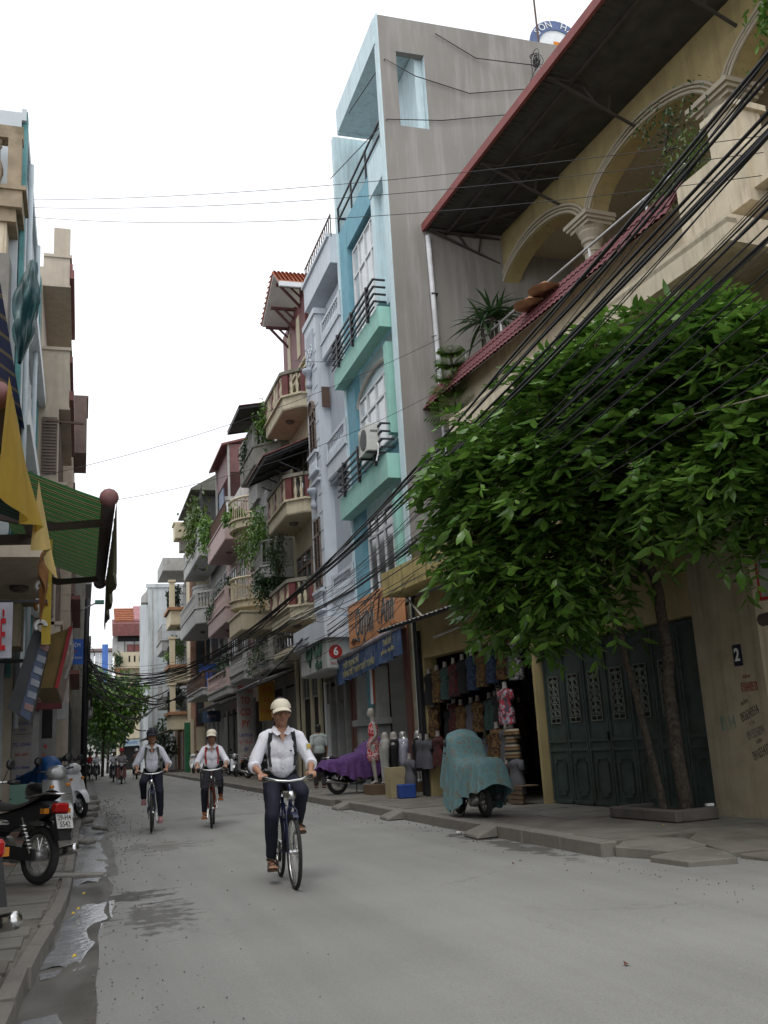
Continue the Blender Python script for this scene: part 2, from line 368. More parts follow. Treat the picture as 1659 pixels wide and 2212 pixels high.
# puddles: flat sheets of standing water
def puddle(pts, z, label, seed=0, grp=None):
    c = Vector((sum(p[0] for p in pts) / len(pts), sum(p[1] for p in pts) / len(pts)))
    out = []
    n = len(pts)
    for i in range(n * 6):
        a = Vector(pts[i // 6]); b_ = Vector(pts[(i // 6 + 1) % n]); p = a.lerp(b_, (i % 6) / 6)
        k = 1 + 0.22 * fnoise((p.x * 6, p.y * 3, seed), 1.0); q = c + (p - c) * k; out.append((q.x, q.y, z))
    MB().poly(out).own('puddle', mWater, label, 'puddle', grp, recalc=False)
puddle([(-0.25, 7.3), (-0.2, 8.9), (0.0, 9.9), (0.34, 10.25), (0.62, 10.2), (0.7, 9.95), (0.5, 9.5), (0.2, 9.0), (0.12, 8.0), (0.0, 7.2)], -0.014, 'wide shallow puddle of grey water beside the broken kerb stones, nearest large one', 1, 'puddles in the left gutter')
puddle([(0.6, 9.6), (0.95, 9.66), (0.93, 9.72), (0.62, 9.68)], 0.004, 'thin short streak of water alone out on the road', 2, 'puddles in the left gutter')
puddle([(-0.22, 6.9), (0.0, 7.05), (0.07, 7.2), (-0.05, 7.22), (-0.22, 7.1)], -0.016, 'narrow sliver of water just this side of the widest puddle', 3, 'puddles in the left gutter')
puddle([(-0.1, 11.7), (-0.06, 14.5), (-.04, 17.0), (0.3, 17.2), (0.36, 14.8), (0.32, 12.8), (0.2, 11.8)], -0.016, 'long strip of water in the gutter past the plank laid across it', 4, 'puddles in the left gutter')
puddle([(-0.04, 17.4), (0.0, 21.5), (0.4, 21.8), (0.4, 18.4), (0.32, 17.4)], -0.016, 'far strip of gutter water level with the silver scooter', 5, 'puddles in the left gutter')
puddle([(-0.3, 5.2), (-0.33, 5.9), (-0.1, 6.0), (-0.05, 5.5)], -0.018, 'dark puddle at the very bottom of the gutter, nearest the viewer', 6, 'puddles in the left gutter')
# concrete plank and rubble over the gutter
mConc = mat('rough_concrete', (0.25, 0.235, 0.21), 0.9, var=0.2, dirt=(0.1, 0.095, 0.08), dirt_amt=0.6, dscale=4)
MB().prism([(-0.28, 11.35), (0.24, 11.1), (0.26, 11.3), (-0.26, 11.62)], 0.10, 0.135, 'z').own('concrete_plank', mConc, 'flat pale concrete plank laid across the gutter beside the parked black motorbike', 'plank', bevel=0.006)
k = 0
for (x, y, s) in ((0.15, 24.0, .16), (0.2, 26.5, .18), (0.1, 28.6, .2), (0.25, 30.5, .18), (0.2, 33, .2), (0.12, 22.0, .12), (0.1, 16.6, 0.1), (0.35, 19.4, .1)):
    b = MB().cbox((x, y, 0.03 + s * 0.28), (s * 2, s * 2.6, s * 0.7), 0, Euler((rnd.uniform(-.2, .2), rnd.uniform(-.2, .2), rnd.uniform(0, 3))).to_matrix())
    b.own('rubble_block', mKerb, ['broken kerb block lying in the gutter by the white scooter', 'second broken block in the gutter behind the white scooter', 'large tilted kerb block in the gutter beyond the white scooter', 'fourth kerb block along the gutter, farther off', 'farthest broken block lying in the gutter', 'small block in the gutter between silver and white scooters', 'small stone lump at the near end of the gutter strip', 'small stone by the road edge level with the silver scooter'][k], 'rubble', 'broken blocks in the gutter', bevel=0.02); k += 1
# litter
mLit = mat('litter_yellow', (0.6, 0.42, 0.05), 0.7); mLitW = mat('litter_white', (0.75, 0.75, 0.75), 0.6)
LITL = [(0.0, 9.5, mLit, 'yellow leaf floating on the large puddle, farther one'), (-0.04, 9.25, mLit, 'yellow leaf floating on the large puddle, nearer one'), (0.05, 10.5, mLit, 'yellow leaf on the damp ground beyond the puddle'), (-0.02, 7.3, mLit, 'tiny orange scrap on the damp road edge'), (5.5, 9.35, mLitW, 'crumpled white paper by the broken pavement corner'), (5.0, 13.2, mLitW, 'white scrap lying against the right kerb'), (6.6, 10.6, mLit, 'yellow leaf on the broken pavement slabs'), (4.2, 9.6, mat('litter_brown', (0.12, 0.05, 0.03)), 'small brown scrap on the road before the broken kerb'), (2.9, 5.2, mat('litter_brown', (0.1, 0.05, 0.03)), 'tiny dark scrap on the open road in front')]
for (x, y, m_, lb) in LITL:
    s = 0.02 if y < 12 else 0.05; zb = .155 if x > 5.5 and y > 10 else .028
    MB().poly([(x - s, y - s * .6, zb), (x + s * .7, y - s, zb + .01), (x + s, y + s * .8, zb), (x - s * .3, y + s, zb + .018)]).own('scrap', m_, lb, 'litter', 'scraps of litter', recalc=False)

# right pavement: base, kerb stones, slabs
pr_ = MB(); pr_.prism([(5.32, 9.75), (8.2, 9.9), (8.2, 9.0), (14, 9.2), (14, 120), (5.4, 120)], -0.05, 0.135, 'z')
pavr = pr_.own('pavement_right', mPave, None, None, kind='structure', loc=(7, 20, 0))
y = 9.62; 
gaps = [(16.2, 16.75), (24.6, 25.0)]
while y < 80:
    L = rnd.uniform(0.95, 1.35) if y < 40 else 2.0
    h = 0.15 + rnd.uniform(-0.006, 0.006); jx = rnd.uniform(-0.006, 0.006)
    if not (19.9 < y < 20.7 or 24.6 < y < 25.4):
        b = MB(); b.prism([(5.22 + jx, y + .003), (5.42 + jx, y + .003), (5.42 + jx, y + L - .003), (5.22 + jx + rnd.uniform(-.01, .01), y + L - .01)], -0.03, h, 'z')
        o = b.build('kerb_stone', mKerb, pavr, bevel=0.015); o.location = (-7, -20, 0)
    y += L
row = 0; y = 9.9
while y < 34:
    Ly = rnd.choice([1.0, 1.25, 1.5])
    x = 5.45
    while x < 7.7:
        Lx = rnd.uniform(0.7, 1.1)
        if x + Lx > 7.9 or 7.9 - (x + Lx) < 0.3: Lx = 7.95 - x
        t = 0.142 + rnd.uniform(-0.004, 0.006); g = rnd.uniform(0.004, 0.014)
        q = lambda: rnd.uniform(-0.03, 0.03)
        b = MB(); b.prism([(x + g + q() * .3, y + g), (x + Lx - g, y + g + q()), (x + Lx - g + q() * .3, y + Ly - g), (x + g, y + Ly - g + q())], 0.1, t, 'z')
        tx, ty = rnd.uniform(-.004, .004), rnd.uniform(-.004, .004)
        b.v = [(v[0], v[1], v[2] + (tx * (v[0] - x) + ty * (v[1] - y) if v[2] > .12 else 0)) for v in b.v]
        o = b.build('paving_slab', mPaveG if rnd.random() < .6 else mPave, pavr, bevel=0.004); o.location = (-7, -20, 0)
        x += Lx
    y += Ly; row += 1
# broken corner slabs sloping down to the road
def slab(pts, z0, z1, m_=mPaveG):
    b = MB(); b.v = [(p[0], p[1], -0.05) for p in pts] + [(p[0], p[1], p[2]) for p in pts]; n = len(pts)
    b.f = [tuple(range(n)), tuple(range(2 * n - 1, n - 1, -1))] + [(i, (i + 1) % n, n + (i + 1) % n, n + i) for i in range(n)]; b.m = [0] * len(b.f)
    o = b.build('broken_slab', m_, pavr, bevel=0.01); o.location = (-7, -20, 0)
slab([(5.35, 9.58, .10), (5.62, 9.0, .085), (6.1, 9.05, .10), (6.15, 9.5, .13), (5.75, 9.95, .145)], 0, 0)
slab([(5.4, 9.0, .05), (5.48, 8.45, .045), (5.95, 8.35, .05), (6.1, 8.72, .06), (6.05, 9.02, .09), (5.7, 8.96, .08)], 0, 0)
slab([(6.2, 9.5, .12), (6.15, 8.75, .05), (6.9, 8.7, .05), (7.5, 9.2, .08), (7.4, 9.85, .13), (6.6, 9.92, .14)], 0, 0, mPave)
slab([(7.0, 8.7, .045), (7.1, 8.2, .03), (8.4, 8.3, .04), (8.5, 9.3, .08), (7.6, 9.2, .08)], 0, 0)
slab([(6.2, 8.66, .035), (6.25, 8.3, .02), (7.0, 8.15, .025), (6.95, 8.62, .04)], 0, 0, mPave)
# ramp blocks leaning on the kerb
for i, (x, y) in enumerate(((5.02, 12.55), (5.05, 16.6), (5.08, 20.2), (5.1, 25.0))):
    b = MB(); b.v = [(x - .12, y - .26, 0.01), (x + .2, y - .2, 0.01), (x + .24, y + .32, 0.01), (x - .1, y + .3, 0.01), (x - .1, y - .24, .05), (x + .2, y - .18, .15), (x + .22, y + .3, .16), (x - .1, y + .28, .06)]
    b.f = [(0, 1, 2, 3), (4, 5, 6, 7), (0, 1, 5, 4), (1, 2, 6, 5), (2, 3, 7, 6), (3, 0, 4, 7)]; b.m = [0] * 6
    b.own('ramp_block', mKerb, ['wedge of concrete leaning on the right kerb, nearest the viewer', 'second concrete wedge against the kerb, in front of the teal-covered scooter', 'third concrete wedge against the kerb, before the purple-covered motorbike', 'farthest concrete wedge against the kerb, behind the front cyclist'][i], 'kerb ramp', 'concrete wedges leaning on the right kerb', bevel=0.012)

mGrit = mat('grit', (0.17, 0.16, 0.14), .9)
b = MB(); qg = random.Random(9)
for i in range(900):
    y = 4 + 30 * qg.random() ** 1.7; k = qg.random(); x = (gutx(y) + abs(qg.gauss(0, .35))) if k < .5 else ((5.15 - abs(qg.gauss(0, .3))) if k < .8 else qg.uniform(.3, 6.5))
    s = qg.uniform(.003, .006) * (.6 + .06 * y); b.cbox((x, y, .012 + s * .3), (s * 2, s * 1.7, s * 1.1), 0, Euler((qg.random(), qg.random(), qg.random() * 6)).to_matrix())
b.own('grit', mGrit, 'loose grit and crumbs of stone scattered along the road edges', 'grit', loc=(0, 0, 0), kind='stuff', recalc=False)
# ================================================================== RIGHT-HAND HOUSES (local x towards the camera, local y into the house)
mGlass = mat('window_glass', (0.05, 0.06, 0.065), 0.08, var=0.1, bump=0.02, bscale=1.5, spec=0.9)
mGlassP = mat('pale_glass', (0.5, 0.53, 0.55), 0.12, var=0.06, bump=0.02, bscale=1.2, spec=0.8)
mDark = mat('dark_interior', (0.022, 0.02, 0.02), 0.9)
mWhite = mat('white_paint', (0.72, 0.73, 0.74), 0.6, var=0.08)
mIron = mat('black_iron', (0.03, 0.03, 0.035), 0.5, metal=0.3)
mRust = mat('rusty_iron', (0.10, 0.06, 0.045), 0.7)
mShut = mat('brown_shutter', (0.16, 0.12, 0.10), 0.7, var=0.2)
mSteelDoor = mat('grey_steel_gate', (0.20, 0.20, 0.185), 0.6, metal=0.2)
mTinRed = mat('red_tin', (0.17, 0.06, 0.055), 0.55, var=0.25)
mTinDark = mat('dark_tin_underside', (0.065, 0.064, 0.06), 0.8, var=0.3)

def part(mb, name, m, parent, **k): return mb.build(name, m, parent, **k)
BAL = {}
def baluster_mesh(m, h=0.62, r=0.06, n=8):
    key = (m.name, h, r, n)
    if key not in BAL:
        p = [(r * .9, 0), (r * .9, .05 * h), (r * .55, .12 * h), (r, .3 * h), (r * .95, .42 * h), (r * .45, .62 * h), (r * .4, .8 * h), (r * .7, .86 * h), (r * .45, .9 * h), (r * .85, .95 * h), (r * .85, h)]
        BAL[key] = MB().lathe(p, n=n).mesh('baluster', m, smooth=True)
    return BAL[key]
def cube_mesh(name, m, dx, dy, dz):
    key = (name, m.name, round(dx, 3), round(dy, 3), round(dz, 3))
    if key not in BAL: BAL[key] = MB().box(-dx / 2, dx / 2, -dy / 2, dy / 2, -dz / 2, dz / 2).mesh(name, m)
    return BAL[key]

def window(par, x0, x1, z0, z1, y=0.0, fm=mWhite, gm=mGlass, nm=2, tr=None, fw=0.06, depth=0.06, name='window', arch=False):
    """framed window set in plane y; panes are sub-parts"""
    b = MB(); w = x1 - x0
    yy0, yy1 = y - depth, y + 0.02
    b.box(x0, x1, yy0, yy1, z0, z0 + fw); b.box(x0, x0 + fw, yy0, yy1, z0 + fw, z1 - fw); b.box(x1 - fw, x1, yy0, yy1, z0 + fw, z1 - fw)
    b.box(x0, x1, yy0, yy1, z1 - fw, z1)
    for i in range(1, nm):
        x = x0 + w * i / nm; b.box(x - fw * .6, x + fw * .6, yy0 + .005, yy1, z0 + fw, z1 - fw)
    if tr: b.box(x0 + fw, x1 - fw, yy0 + .003, yy1, tr - fw * .6, tr + fw * .6)
    if arch:
        pts = [(x0 + w / 2 + (w / 2) * math.cos(t), z1 + (w / 2) * 0.9 * math.sin(t)) for t in [PI * i / 10 for i in range(11)]]
        for p, q in zip(pts, pts[1:]): b.bar((p[0], y - depth / 2, p[1]), (q[0], y - depth / 2, q[1]), depth, fw)
    fr = b.build(name, fm, par)
    for i in range(nm):
        xa, xb = x0 + w * i / nm + .02, x0 + w * (i + 1) / nm - .02
        zs = [(z0 + .02, (tr or z1) - .02)] + ([(tr + .02, z1 - .02)] if tr else [])
        for za, zb in zs:
            MB().box(xa, xb, y - 0.015, y + 0.005, za, zb).build('pane', gm, fr)
    return fr
def louvre(par, x0, x1, z0, z1, y=0.0, m=mShut, nm=2, slat=0.055, tr=None, top_arch=False, name='shutter'):
    b = MB(); w = x1 - x0; fw = 0.05
    b.box(x0, x1, y - .05, y, z0, z0 + fw); b.box(x0, x1, y - .05, y, z1 - fw, z1)
    for i in range(nm + 1):
        x = x0 + w * i / nm; b.box(max(x0, x - fw / 2), min(x1, x + fw / 2), y - .055, y, z0 + .001, z1 - .001)
    if tr: b.box(x0, x1, y - .06, y, tr - .05, tr + .05)
    if top_arch:
        pts = [(x0 + w / 2 + (w / 2) * math.cos(t), z1 + (w / 2) * math.sin(t)) for t in [PI * i / 10 for i in range(11)]]
        b.prism([(p[0], p[1]) for p in pts], y - .03, y, 'y')
        for p, q in zip(pts, pts[1:]): b.bar((p[0], y - .05, p[1]), (q[0], y - .05, q[1]), .1, .06)
    fr = b.build(name, m, par)
    MB().box(x0 + .01, x1 - .01, y - .004, y + .004, z0, z1).build('backing', mDark, fr)
    n = int((z1 - z0 - .12) / slat / 1.5)
    for i in range(nm):
        xa, xb = x0 + w * i / nm + fw / 2, x0 + w * (i + 1) / nm - fw / 2
        me = cube_mesh('slat', m, xb - xa, 0.045, 0.012)
        for k in range(n):
            z = z0 + .07 + (z1 - z0 - .12) * k / n
            if tr and abs(z - tr) < .06: continue
            inst(me, 'slat', fr, ((xa + xb) / 2, y - .028, z), (R_(-35), 0, 0))
    return fr
def balcony(par, x0, x1, z0, z1, proj, rail=0.9, style='baluster', wm=None, rm=None, y=0.0, lip=0.05, n=None, lamp=False, near_open=False, chamfer=0.0, solid_h=0.0):
    """slab with fascia z0..z1, railing above; returns slab part, railing pieces are sub-parts"""
    wm = wm or mWhite; rm = rm or wm
    yo = y - proj
    if chamfer:
        out = [(x0, y), (x0, yo + 0), (x1 - chamfer, yo), (x1, yo + chamfer), (x1, y)]
    else: out = [(x0, y), (x0, yo), (x1, yo), (x1, y)]
    def off(o, d):
        if chamfer: return [(o[0][0] - d, y), (o[1][0] - d, yo - d), (o[2][0] + d * .4, yo - d), (o[3][0] + d, o[3][1] - d * .4), (o[4][0] + d, y)]
        return [(o[0][0] - d, y), (o[1][0] - d, yo - d), (o[2][0] + d, yo - d), (o[3][0] + d, y)]
    b = MB(); b.prism(out, z0, z1, 'z'); b.prism(off(out, lip), z1, z1 + .07, 'z')
    b.prism(off(out, -0.02 if lip else 0), z0 - .04, z0, 'z')
    sl = b.build('balcony', wm, par)
    zb = z1 + .07
    if solid_h:
        q = off(out, -.02); b = MB()
        for p, r in zip(q, q[1:]): b.bar((p[0], p[1], zb + solid_h / 2), (r[0], r[1], zb + solid_h / 2), .09, solid_h)
        b.build('parapet', wm, sl); zb += solid_h
    h = rail - solid_h
    q = off(out, -.06)
    if style == 'baluster':
        b = MB()
        for p, r in zip(q, q[1:]): b.bar((p[0], p[1], zb + h - .05), (r[0], r[1], zb + h - .05), .14, .1)
        b.build('rail', rm, sl)
        me = baluster_mesh(rm, h - .1)
        for p, r in zip(q, q[1:]):
            L = math.dist(p, r); k = max(2, int(L / .2))
            for i in range(k):
                t = (i + .5) / k; inst(me, 'baluster', sl, (p[0] + (r[0] - p[0]) * t, p[1] + (r[1] - p[1]) * t, zb))
        for p in q:
            MB().box(p[0] - .08, p[0] + .08, p[1] - .08, p[1] + .08, zb, zb + h + .03).build('rail_post', rm, sl)
    elif style == 'bars':
        b = MB()
        for p, r in zip(q, q[1:]):
            b.bar((p[0], p[1], zb + h), (r[0], r[1], zb + h), .05, .04); b.bar((p[0], p[1], zb + .1), (r[0], r[1], zb + .1), .03, .03)
        b.build('rail', rm, sl)
        me = cube_mesh('bar', rm, .018, .018, h - .05)
        for p, r in zip(q, q[1:]):
            L = math.dist(p, r); k = max(2, int(L / .13))
            for i in range(k + 1):
                t = i / k; inst(me, 'bar', sl, (p[0] + (r[0] - p[0]) * t, p[1] + (r[1] - p[1]) * t, zb + h / 2))
    if lamp:
        MB().lathe([(0.17, 0), (0.17, -.03), (.13, -.09), (.04, -.12)], ((x0 + x1) / 2 + .3, y - proj * .5, z0 - .045), 14).build('ceiling_lamp', mat('lamp_glass', (0.12, 0.10, 0.09), 0.4), sl, smooth=True)
    return sl
def shell(par, w, d, z1, m, name='wall', z0=0.0, x0=0.0, holes=()):
    return MB().box(x0, w, 0.0, d, z0, z1).build(name, m, par)
K = lambda off, f=7.6: (f + off) / f   # plane shift factor

# ---------------------------------------------------------------- cyan tube house
mCyW = mat('pale_cyan_wall', (0.57, 0.70, 0.74), 0.75, var=0.05, dirt=(0.36, 0.42, 0.42), dirt_amt=0.65, dscale=1.5, streak=True)
mCyD = mat('teal_wall', (0.17, 0.36, 0.44), 0.8, var=0.1, dirt=(0.12, 0.26, 0.32), dirt_amt=0.5, streak=True)
mCyG = mat('mint_band', (0.30, 0.56, 0.49), 0.75, var=0.08, dirt=(0.30, 0.40, 0.32), dirt_amt=0.6, dscale=1.6, streak=True)
mCem = mat('bare_cement_render', (0.25, 0.235, 0.218), 0.92, var=0.12, scale=0.55, dirt=(0.35, 0.335, 0.32), dirt_amt=0.8, dscale=0.8, streak=True)
cy = thing('tube_house', 'tall narrow pale cyan house with mint balcony bands and bare grey side wall', 'house', (7.6, 27.2, 0), R_(-90))
X1 = 5.2
part(MB().box(0.0, X1 - .22, 1.1, 11, 17.0, 20.2), 'terrace_wall', mCyW, cy)
part(MB().box(0.0, X1 - .22, 0.30, 11, 0, 16.0), 'wall', mCyD, cy)
# bare side wall with a hole, built as four slabs
sw = MB(); a0, a1, zz0, zz1 = 0.50, 1.33, 17.6, 19.95
sw.box(X1 - .2, X1, 0.02, a0, 0, 21.05); sw.box(X1 - .2, X1, a1, 12, 0, 21.05); sw.box(X1 - .2, X1, a0, a1, 0, zz0); sw.box(X1 - .2, X1, a0, a1, zz1, 21.05)
part(sw, 'side_wall', mCem, cy)
part(MB().box(X1 - .199, X1 - .01, a1 - .003, a1 + .001, zz0, zz1).box(X1 - .199, X1 - .01, a0 - .001, a0 + .003, zz0, zz1), 'opening_reveal', mCyW, cy)
part(MB().box(X1 - .3, X1 + .004, -0.02, .018, 0, 21.1), 'corner_pilaster', mCyW, cy)
part(MB().box(X1 - .28, X1 - .02, 0.02, .10, 17.2, 20.9), 'terrace_column', mCyW, cy)
# cantilevered roof box
part(MB().box(.75, X1 - .2, -0.05, 1.6, 20.25, 21.1).box(.76, .9, -.04, 1.6, 20.2, 21.0), 'roof_slab', mCyW, cy)
# far fin and strips
part(MB().box(-.1, .12, -.02, 1.4, 0, 20.6), 'fin', mCyW, cy)
part(MB().box(.12, .95, 0.02, .32, 0, 17.1), 'teal_strip', mCyD, cy)
part(MB().box(.12, 3.55, 0.03, .5, 16.15, 17.1), 'lintel_band', mCyD, cy)
part(MB().box(3.55, X1 - .3, .0, .5, 16.25, 17.3), 'white_band', mCyW, cy)
part(MB().box(3.55, 3.85, .03, .32, 13.0, 16.3), 'window_pier', mCyW, cy)
part(MB().box(4.78, X1 - .28, .01, .33, 3.5, 16.3), 'edge_pier', mCyW, cy)
part(MB().box(3.85, 4.78, .24, .31, 12.9, 16.3), 'recess_back', mCyW, cy)
for (z0, z1) in ((9.0, 12.0), (5.2, 8.0)):
    part(MB().box(.95, 4.78, .2, .31, z0, z1), 'storey_wall', mCyW, cy)
    part(MB().box(4.35, 4.6, -.12, .2, z0, z1 - .5), 'mint_fin', mCyG, cy)
# mint bands with railings
for (z0, z1) in ((11.85, 12.42), (7.75, 8.4)):
    part(MB().box(-.02, 4.75, -.32, .03, z0, z1), 'balcony_band', mCyG, cy)
    rl = part(MB().box(-.02, 4.6, -.40, -.36, z1 + .02, z1 + .05), 'railing', mIron, cy)
    for k in range(4):
        zz = z1 + .22 + k * .21
        b = MB(); b.bar((0.02, -.36, zz), (4.55, -.36, zz), .05, .05); b.bar((0.02, -.36, zz), (0.02, -.02, zz), .05, .04); b.bar((4.55, -.36, zz), (4.55, -.02, zz), .05, .04)
        b.build('rail', mIron, rl)
    for x in (.7, 2.3, 3.9):
        MB().box(x - .04, x + .04, -.40, -.30, z1 - .1, z1 + .92).build('rail_post', mIron, rl)
rl = part(MB().box(.1, .14, .02, .5, 17.6, 17.66), 'railing', mIron, cy)
for zz in (17.55, 17.95):
    MB().bar((.1, .02, zz), (4.9, .02, zz), .05, .05).build('rail', mIron, rl)
for x in (.12, 1.7, 3.3, 4.85): MB().box(x - .03, x + .03, 0, .05, 17.1, 18.0).build('rail_post', mIron, rl)
window(cy, 1.0, 3.55, 13.0, 16.0, .22, mWhite, mGlassP, 4, tr=15.1)
window(cy, 1.0, 4.3, 9.1, 11.1, .18, mWhite, mGlassP, 4, tr=10.5)
for s, r_ in ((0, .0), (1, .0)):
    pts = [(2.65 + 1.7 * math.cos(t), .12, 10.9 + .62 * math.sin(t)) for t in [PI * i / 14 for i in range(15)]]
b = MB(); b.tube(pts, .06, 6); part(b, 'arch_moulding', mat('arch_trim', (0.45, 0.40, 0.36), 0.8), cy)
window(cy, 1.2, 4.3, 5.3, 7.45, .18, mWhite, mGlass, 4, tr=6.9)
part(MB().box(.0, 4.9, -.01, .29, 4.6, 5.2), 'ground_lintel', mat('concrete_lintel', (0.2, 0.2, 0.18), 0.9), cy)
# ground floor shop front: pillars and folding gates
mStone = mat('grey_stone_pillar', (0.24, 0.245, 0.235), 0.8, var=0.1, dirt=(0.12, 0.12, 0.11), dirt_amt=0.5)
mBrick = mat('dark_red_panel', (0.12, 0.052, 0.04), 0.7, var=0.15)
part(MB().box(-.2, 5.0, -.55, .3, 0.1, .5).box(-.2, 5.0, -.75, -.55, .1, .28), 'step', mat('step_concrete', (0.17, 0.18, 0.175), 0.8), cy)
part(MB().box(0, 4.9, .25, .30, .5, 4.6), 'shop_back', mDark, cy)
for x in (.35, 2.15):
    b = MB(); b.box(x, x + .34, -.3, .1, .5, 1.1); b.box(x - .05, x + .39, -.35, .12, 1.1, 1.16); b.box(x + .03, x + .31, -.26, .1, 1.16, 1.75)
    b.box(x - .05, x + .39, -.36, .12, 1.75, 1.92); b.box(x + .05, x + .29, -.24, .1, 1.92, 3.3); b.box(x - .02, x + .36, -.31, .1, 3.3, 3.42); b.box(x - .08, x + .42, -.36, .12, 3.42, 3.6)
    b.build('stone_pillar', mStone, cy, bevel=.01)
for (xa, xb) in ((.75, 2.1), (2.58, 4.3)):
    g = MB().box(xa, xb, .1, .13, 3.35, 3.42).build('folding_gate', mSteelDoor, cy)
    me = cube_mesh('gate_bar', mSteelDoor, .028, .03, 2.85); k = int((xb - xa) / .075)
    for i in range(k): inst(me, 'gate_bar', g, (xa + .04 + i * (xb - xa) / k, .1, 1.93))
    for z in (.9, 1.5, 2.1, 2.7, 3.2):
        b = MB()
        for i in range(k): b.bar((xa + i * (xb - xa) / k, .12, z), (xa + (i + 1) * (xb - xa) / k, .12, z + (.08 if i % 2 else -.08)), .012, .02)
        o = b.build('lattice', mSteelDoor, g); 
part(MB().box(4.4, 4.75, -.1, .25, .3, 4.5), 'brown_pier', mBrick, cy); part(MB().box(4.8, 4.98, -.05, .25, .2, 4.5), 'cream_pier', mat('cream_pier', (0.3, 0.26, 0.19), 0.8), cy)
# air conditioner on the middle balcony: a thing of its own
mAC = mat('aircon_white', (0.55, 0.55, 0.52), 0.5, var=0.1, dirt=(0.35, 0.33, 0.28), dirt_amt=0.4)
ac = thing('air_conditioner', 'boxy off-white outdoor air conditioner unit hung beside the mint balcony railing', 'air conditioner', (7.1, 23.35, 8.6))
part(MB().box(-.17, .17, -.42, .42, 0, .75), 'casing', mAC, ac, bevel=.02)
part(MB().lathe([(.28, -.185), (.28, -.172)], (0, -.08, .37), 20, axis='x'), 'fan_grille', mat('grille_dark', (0.09, 0.09, 0.09), 0.7), ac)
part(MB().box(-.14, -.172, .25, .4, .1, .65), 'vent_panel', mat('ac_vent', (0.3, 0.3, 0.28), 0.7), ac)
part(MB().box(-.08, .12, -.425, -.415, .5, .56), 'handle', mat('ac_slot', (0.15, 0.15, 0.14), 0.7), ac)
part(MB().tube([(.1, -.43, .2), (.1, -.5, .1), (.08, -.5, -.1), (.03, -.48, -.3)], .02, 6), 'pipe', mWhite, ac)
part(MB().box(-.2, .4, -.35, -.3, -.05, 0).box(-.2, .4, .3, .35, -.05, 0), 'bracket', mIron, ac)
# white down-pipe on the cement wall
dp = MB(); dp.tube([(8.62, 21.93, 14.3), (8.64, 21.9, 12), (8.66, 21.9, 9), (8.72, 21.9, 5)], .07, 8)
o = dp.own('drain_pipe', mat('pipe_white', (0.55, 0.56, 0.58), 0.5), 'long white drain pipe running down the bare grey side wall', 'pipe', smooth=True)
for z in (12.6, 10.5, 8.6): MB().cbox((0, 0, z - 5), (.18, .16, .04)).build('clamp', mIron, o)
# rooftop sign arch behind the cement wall
ra = thing('roof_sign', 'white arched rooftop sign with blue lettered rim above the grey wall', 'sign', (15.9, 26.5, 24.95))
b = MB(); pts = [(1.15 * math.cos(t), 1.15 * math.sin(t)) for t in [PI * i / 20 for i in range(21)]]
part(MB().prism(pts, 0, .2, 'y'), 'white_face', mWhite, ra); 
ring = MB()
for i in range(20):
    t0, t1 = PI * i / 20, PI * (i + 1) / 20
    ring.v += [(R * math.cos(t), yy, R * math.sin(t)) for yy in (-.06, .0) for R in (1.0, 1.5) for t in (t0, t1)]
    k = i * 8
    for f in ((0, 1, 3, 2), (4, 6, 7, 5), (2, 3, 7, 6), (0, 4, 5, 1)): ring.f.append(tuple(k + q for q in f)); ring.m.append(0)
part(ring, 'blue_rim', mat('sign_blue_rim', (0.10, 0.14, 0.27), 0.6), ra)
for i, ch in enumerate('SON HAI'):
    t = PI * (0.82 - i * .105)
    text_mesh(ch, .5, 'letter', mWhite, ra, (1.25 * math.cos(t), -.09, 1.25 * math.sin(t)), (R_(90), 0, 0), 1.0, ext=.01).rotation_euler = (R_(90), -(t - PI / 2), 0)
part(MB().box(-.6, -.5, 0, .1, -3.6, 0).box(.5, .6, 0, .1, -3.6, 0), 'sign_legs', mRust, ra); ra.scale = (.74, .74, .74); part(MB().box(-.2, .2, -.03, .0, .15, .35), 'orange_mark', mat('mark_orange', (0.6, 0.2, 0.02)), ra)
MB().bar((14.9, 26.0, 21), (14.85, 26.0, 28.2), .05, .05).own('roof_aerial', mRust, 'thin rusty mast standing beside the arched rooftop sign', 'aerial')

# ---------------------------------------------------------------- blue-grey house with shuttered pilaster
mBG = mat('blue_grey_wall', (0.38, 0.41, 0.46), 0.75, var=0.06, dirt=(0.3, 0.32, 0.38), dirt_amt=0.5, streak=True)
mBGw = mat('pale_blue_wall', (0.57, 0.61, 0.66), 0.75, var=0.05, dirt=(0.4, 0.43, 0.48), dirt_amt=0.5, streak=True)
bg_ = thing('tube_house', 'blue-grey house with brown louvred shutters and recessed balustrade balconies', 'house', (7.6, 31.6, 0), R_(-90))
part(MB().box(0.05, 4.4, .3, 10, 0, 17), 'wall', mBG, bg_)
part(MB().box(0.1, 1.75, -.2, .3, 4.9, 15.6), 'pilaster', mBGw, bg_); part(MB().box(0.05, 1.82, -.26, .3, 15.6, 15.8), 'pilaster_cap', mBGw, bg_)
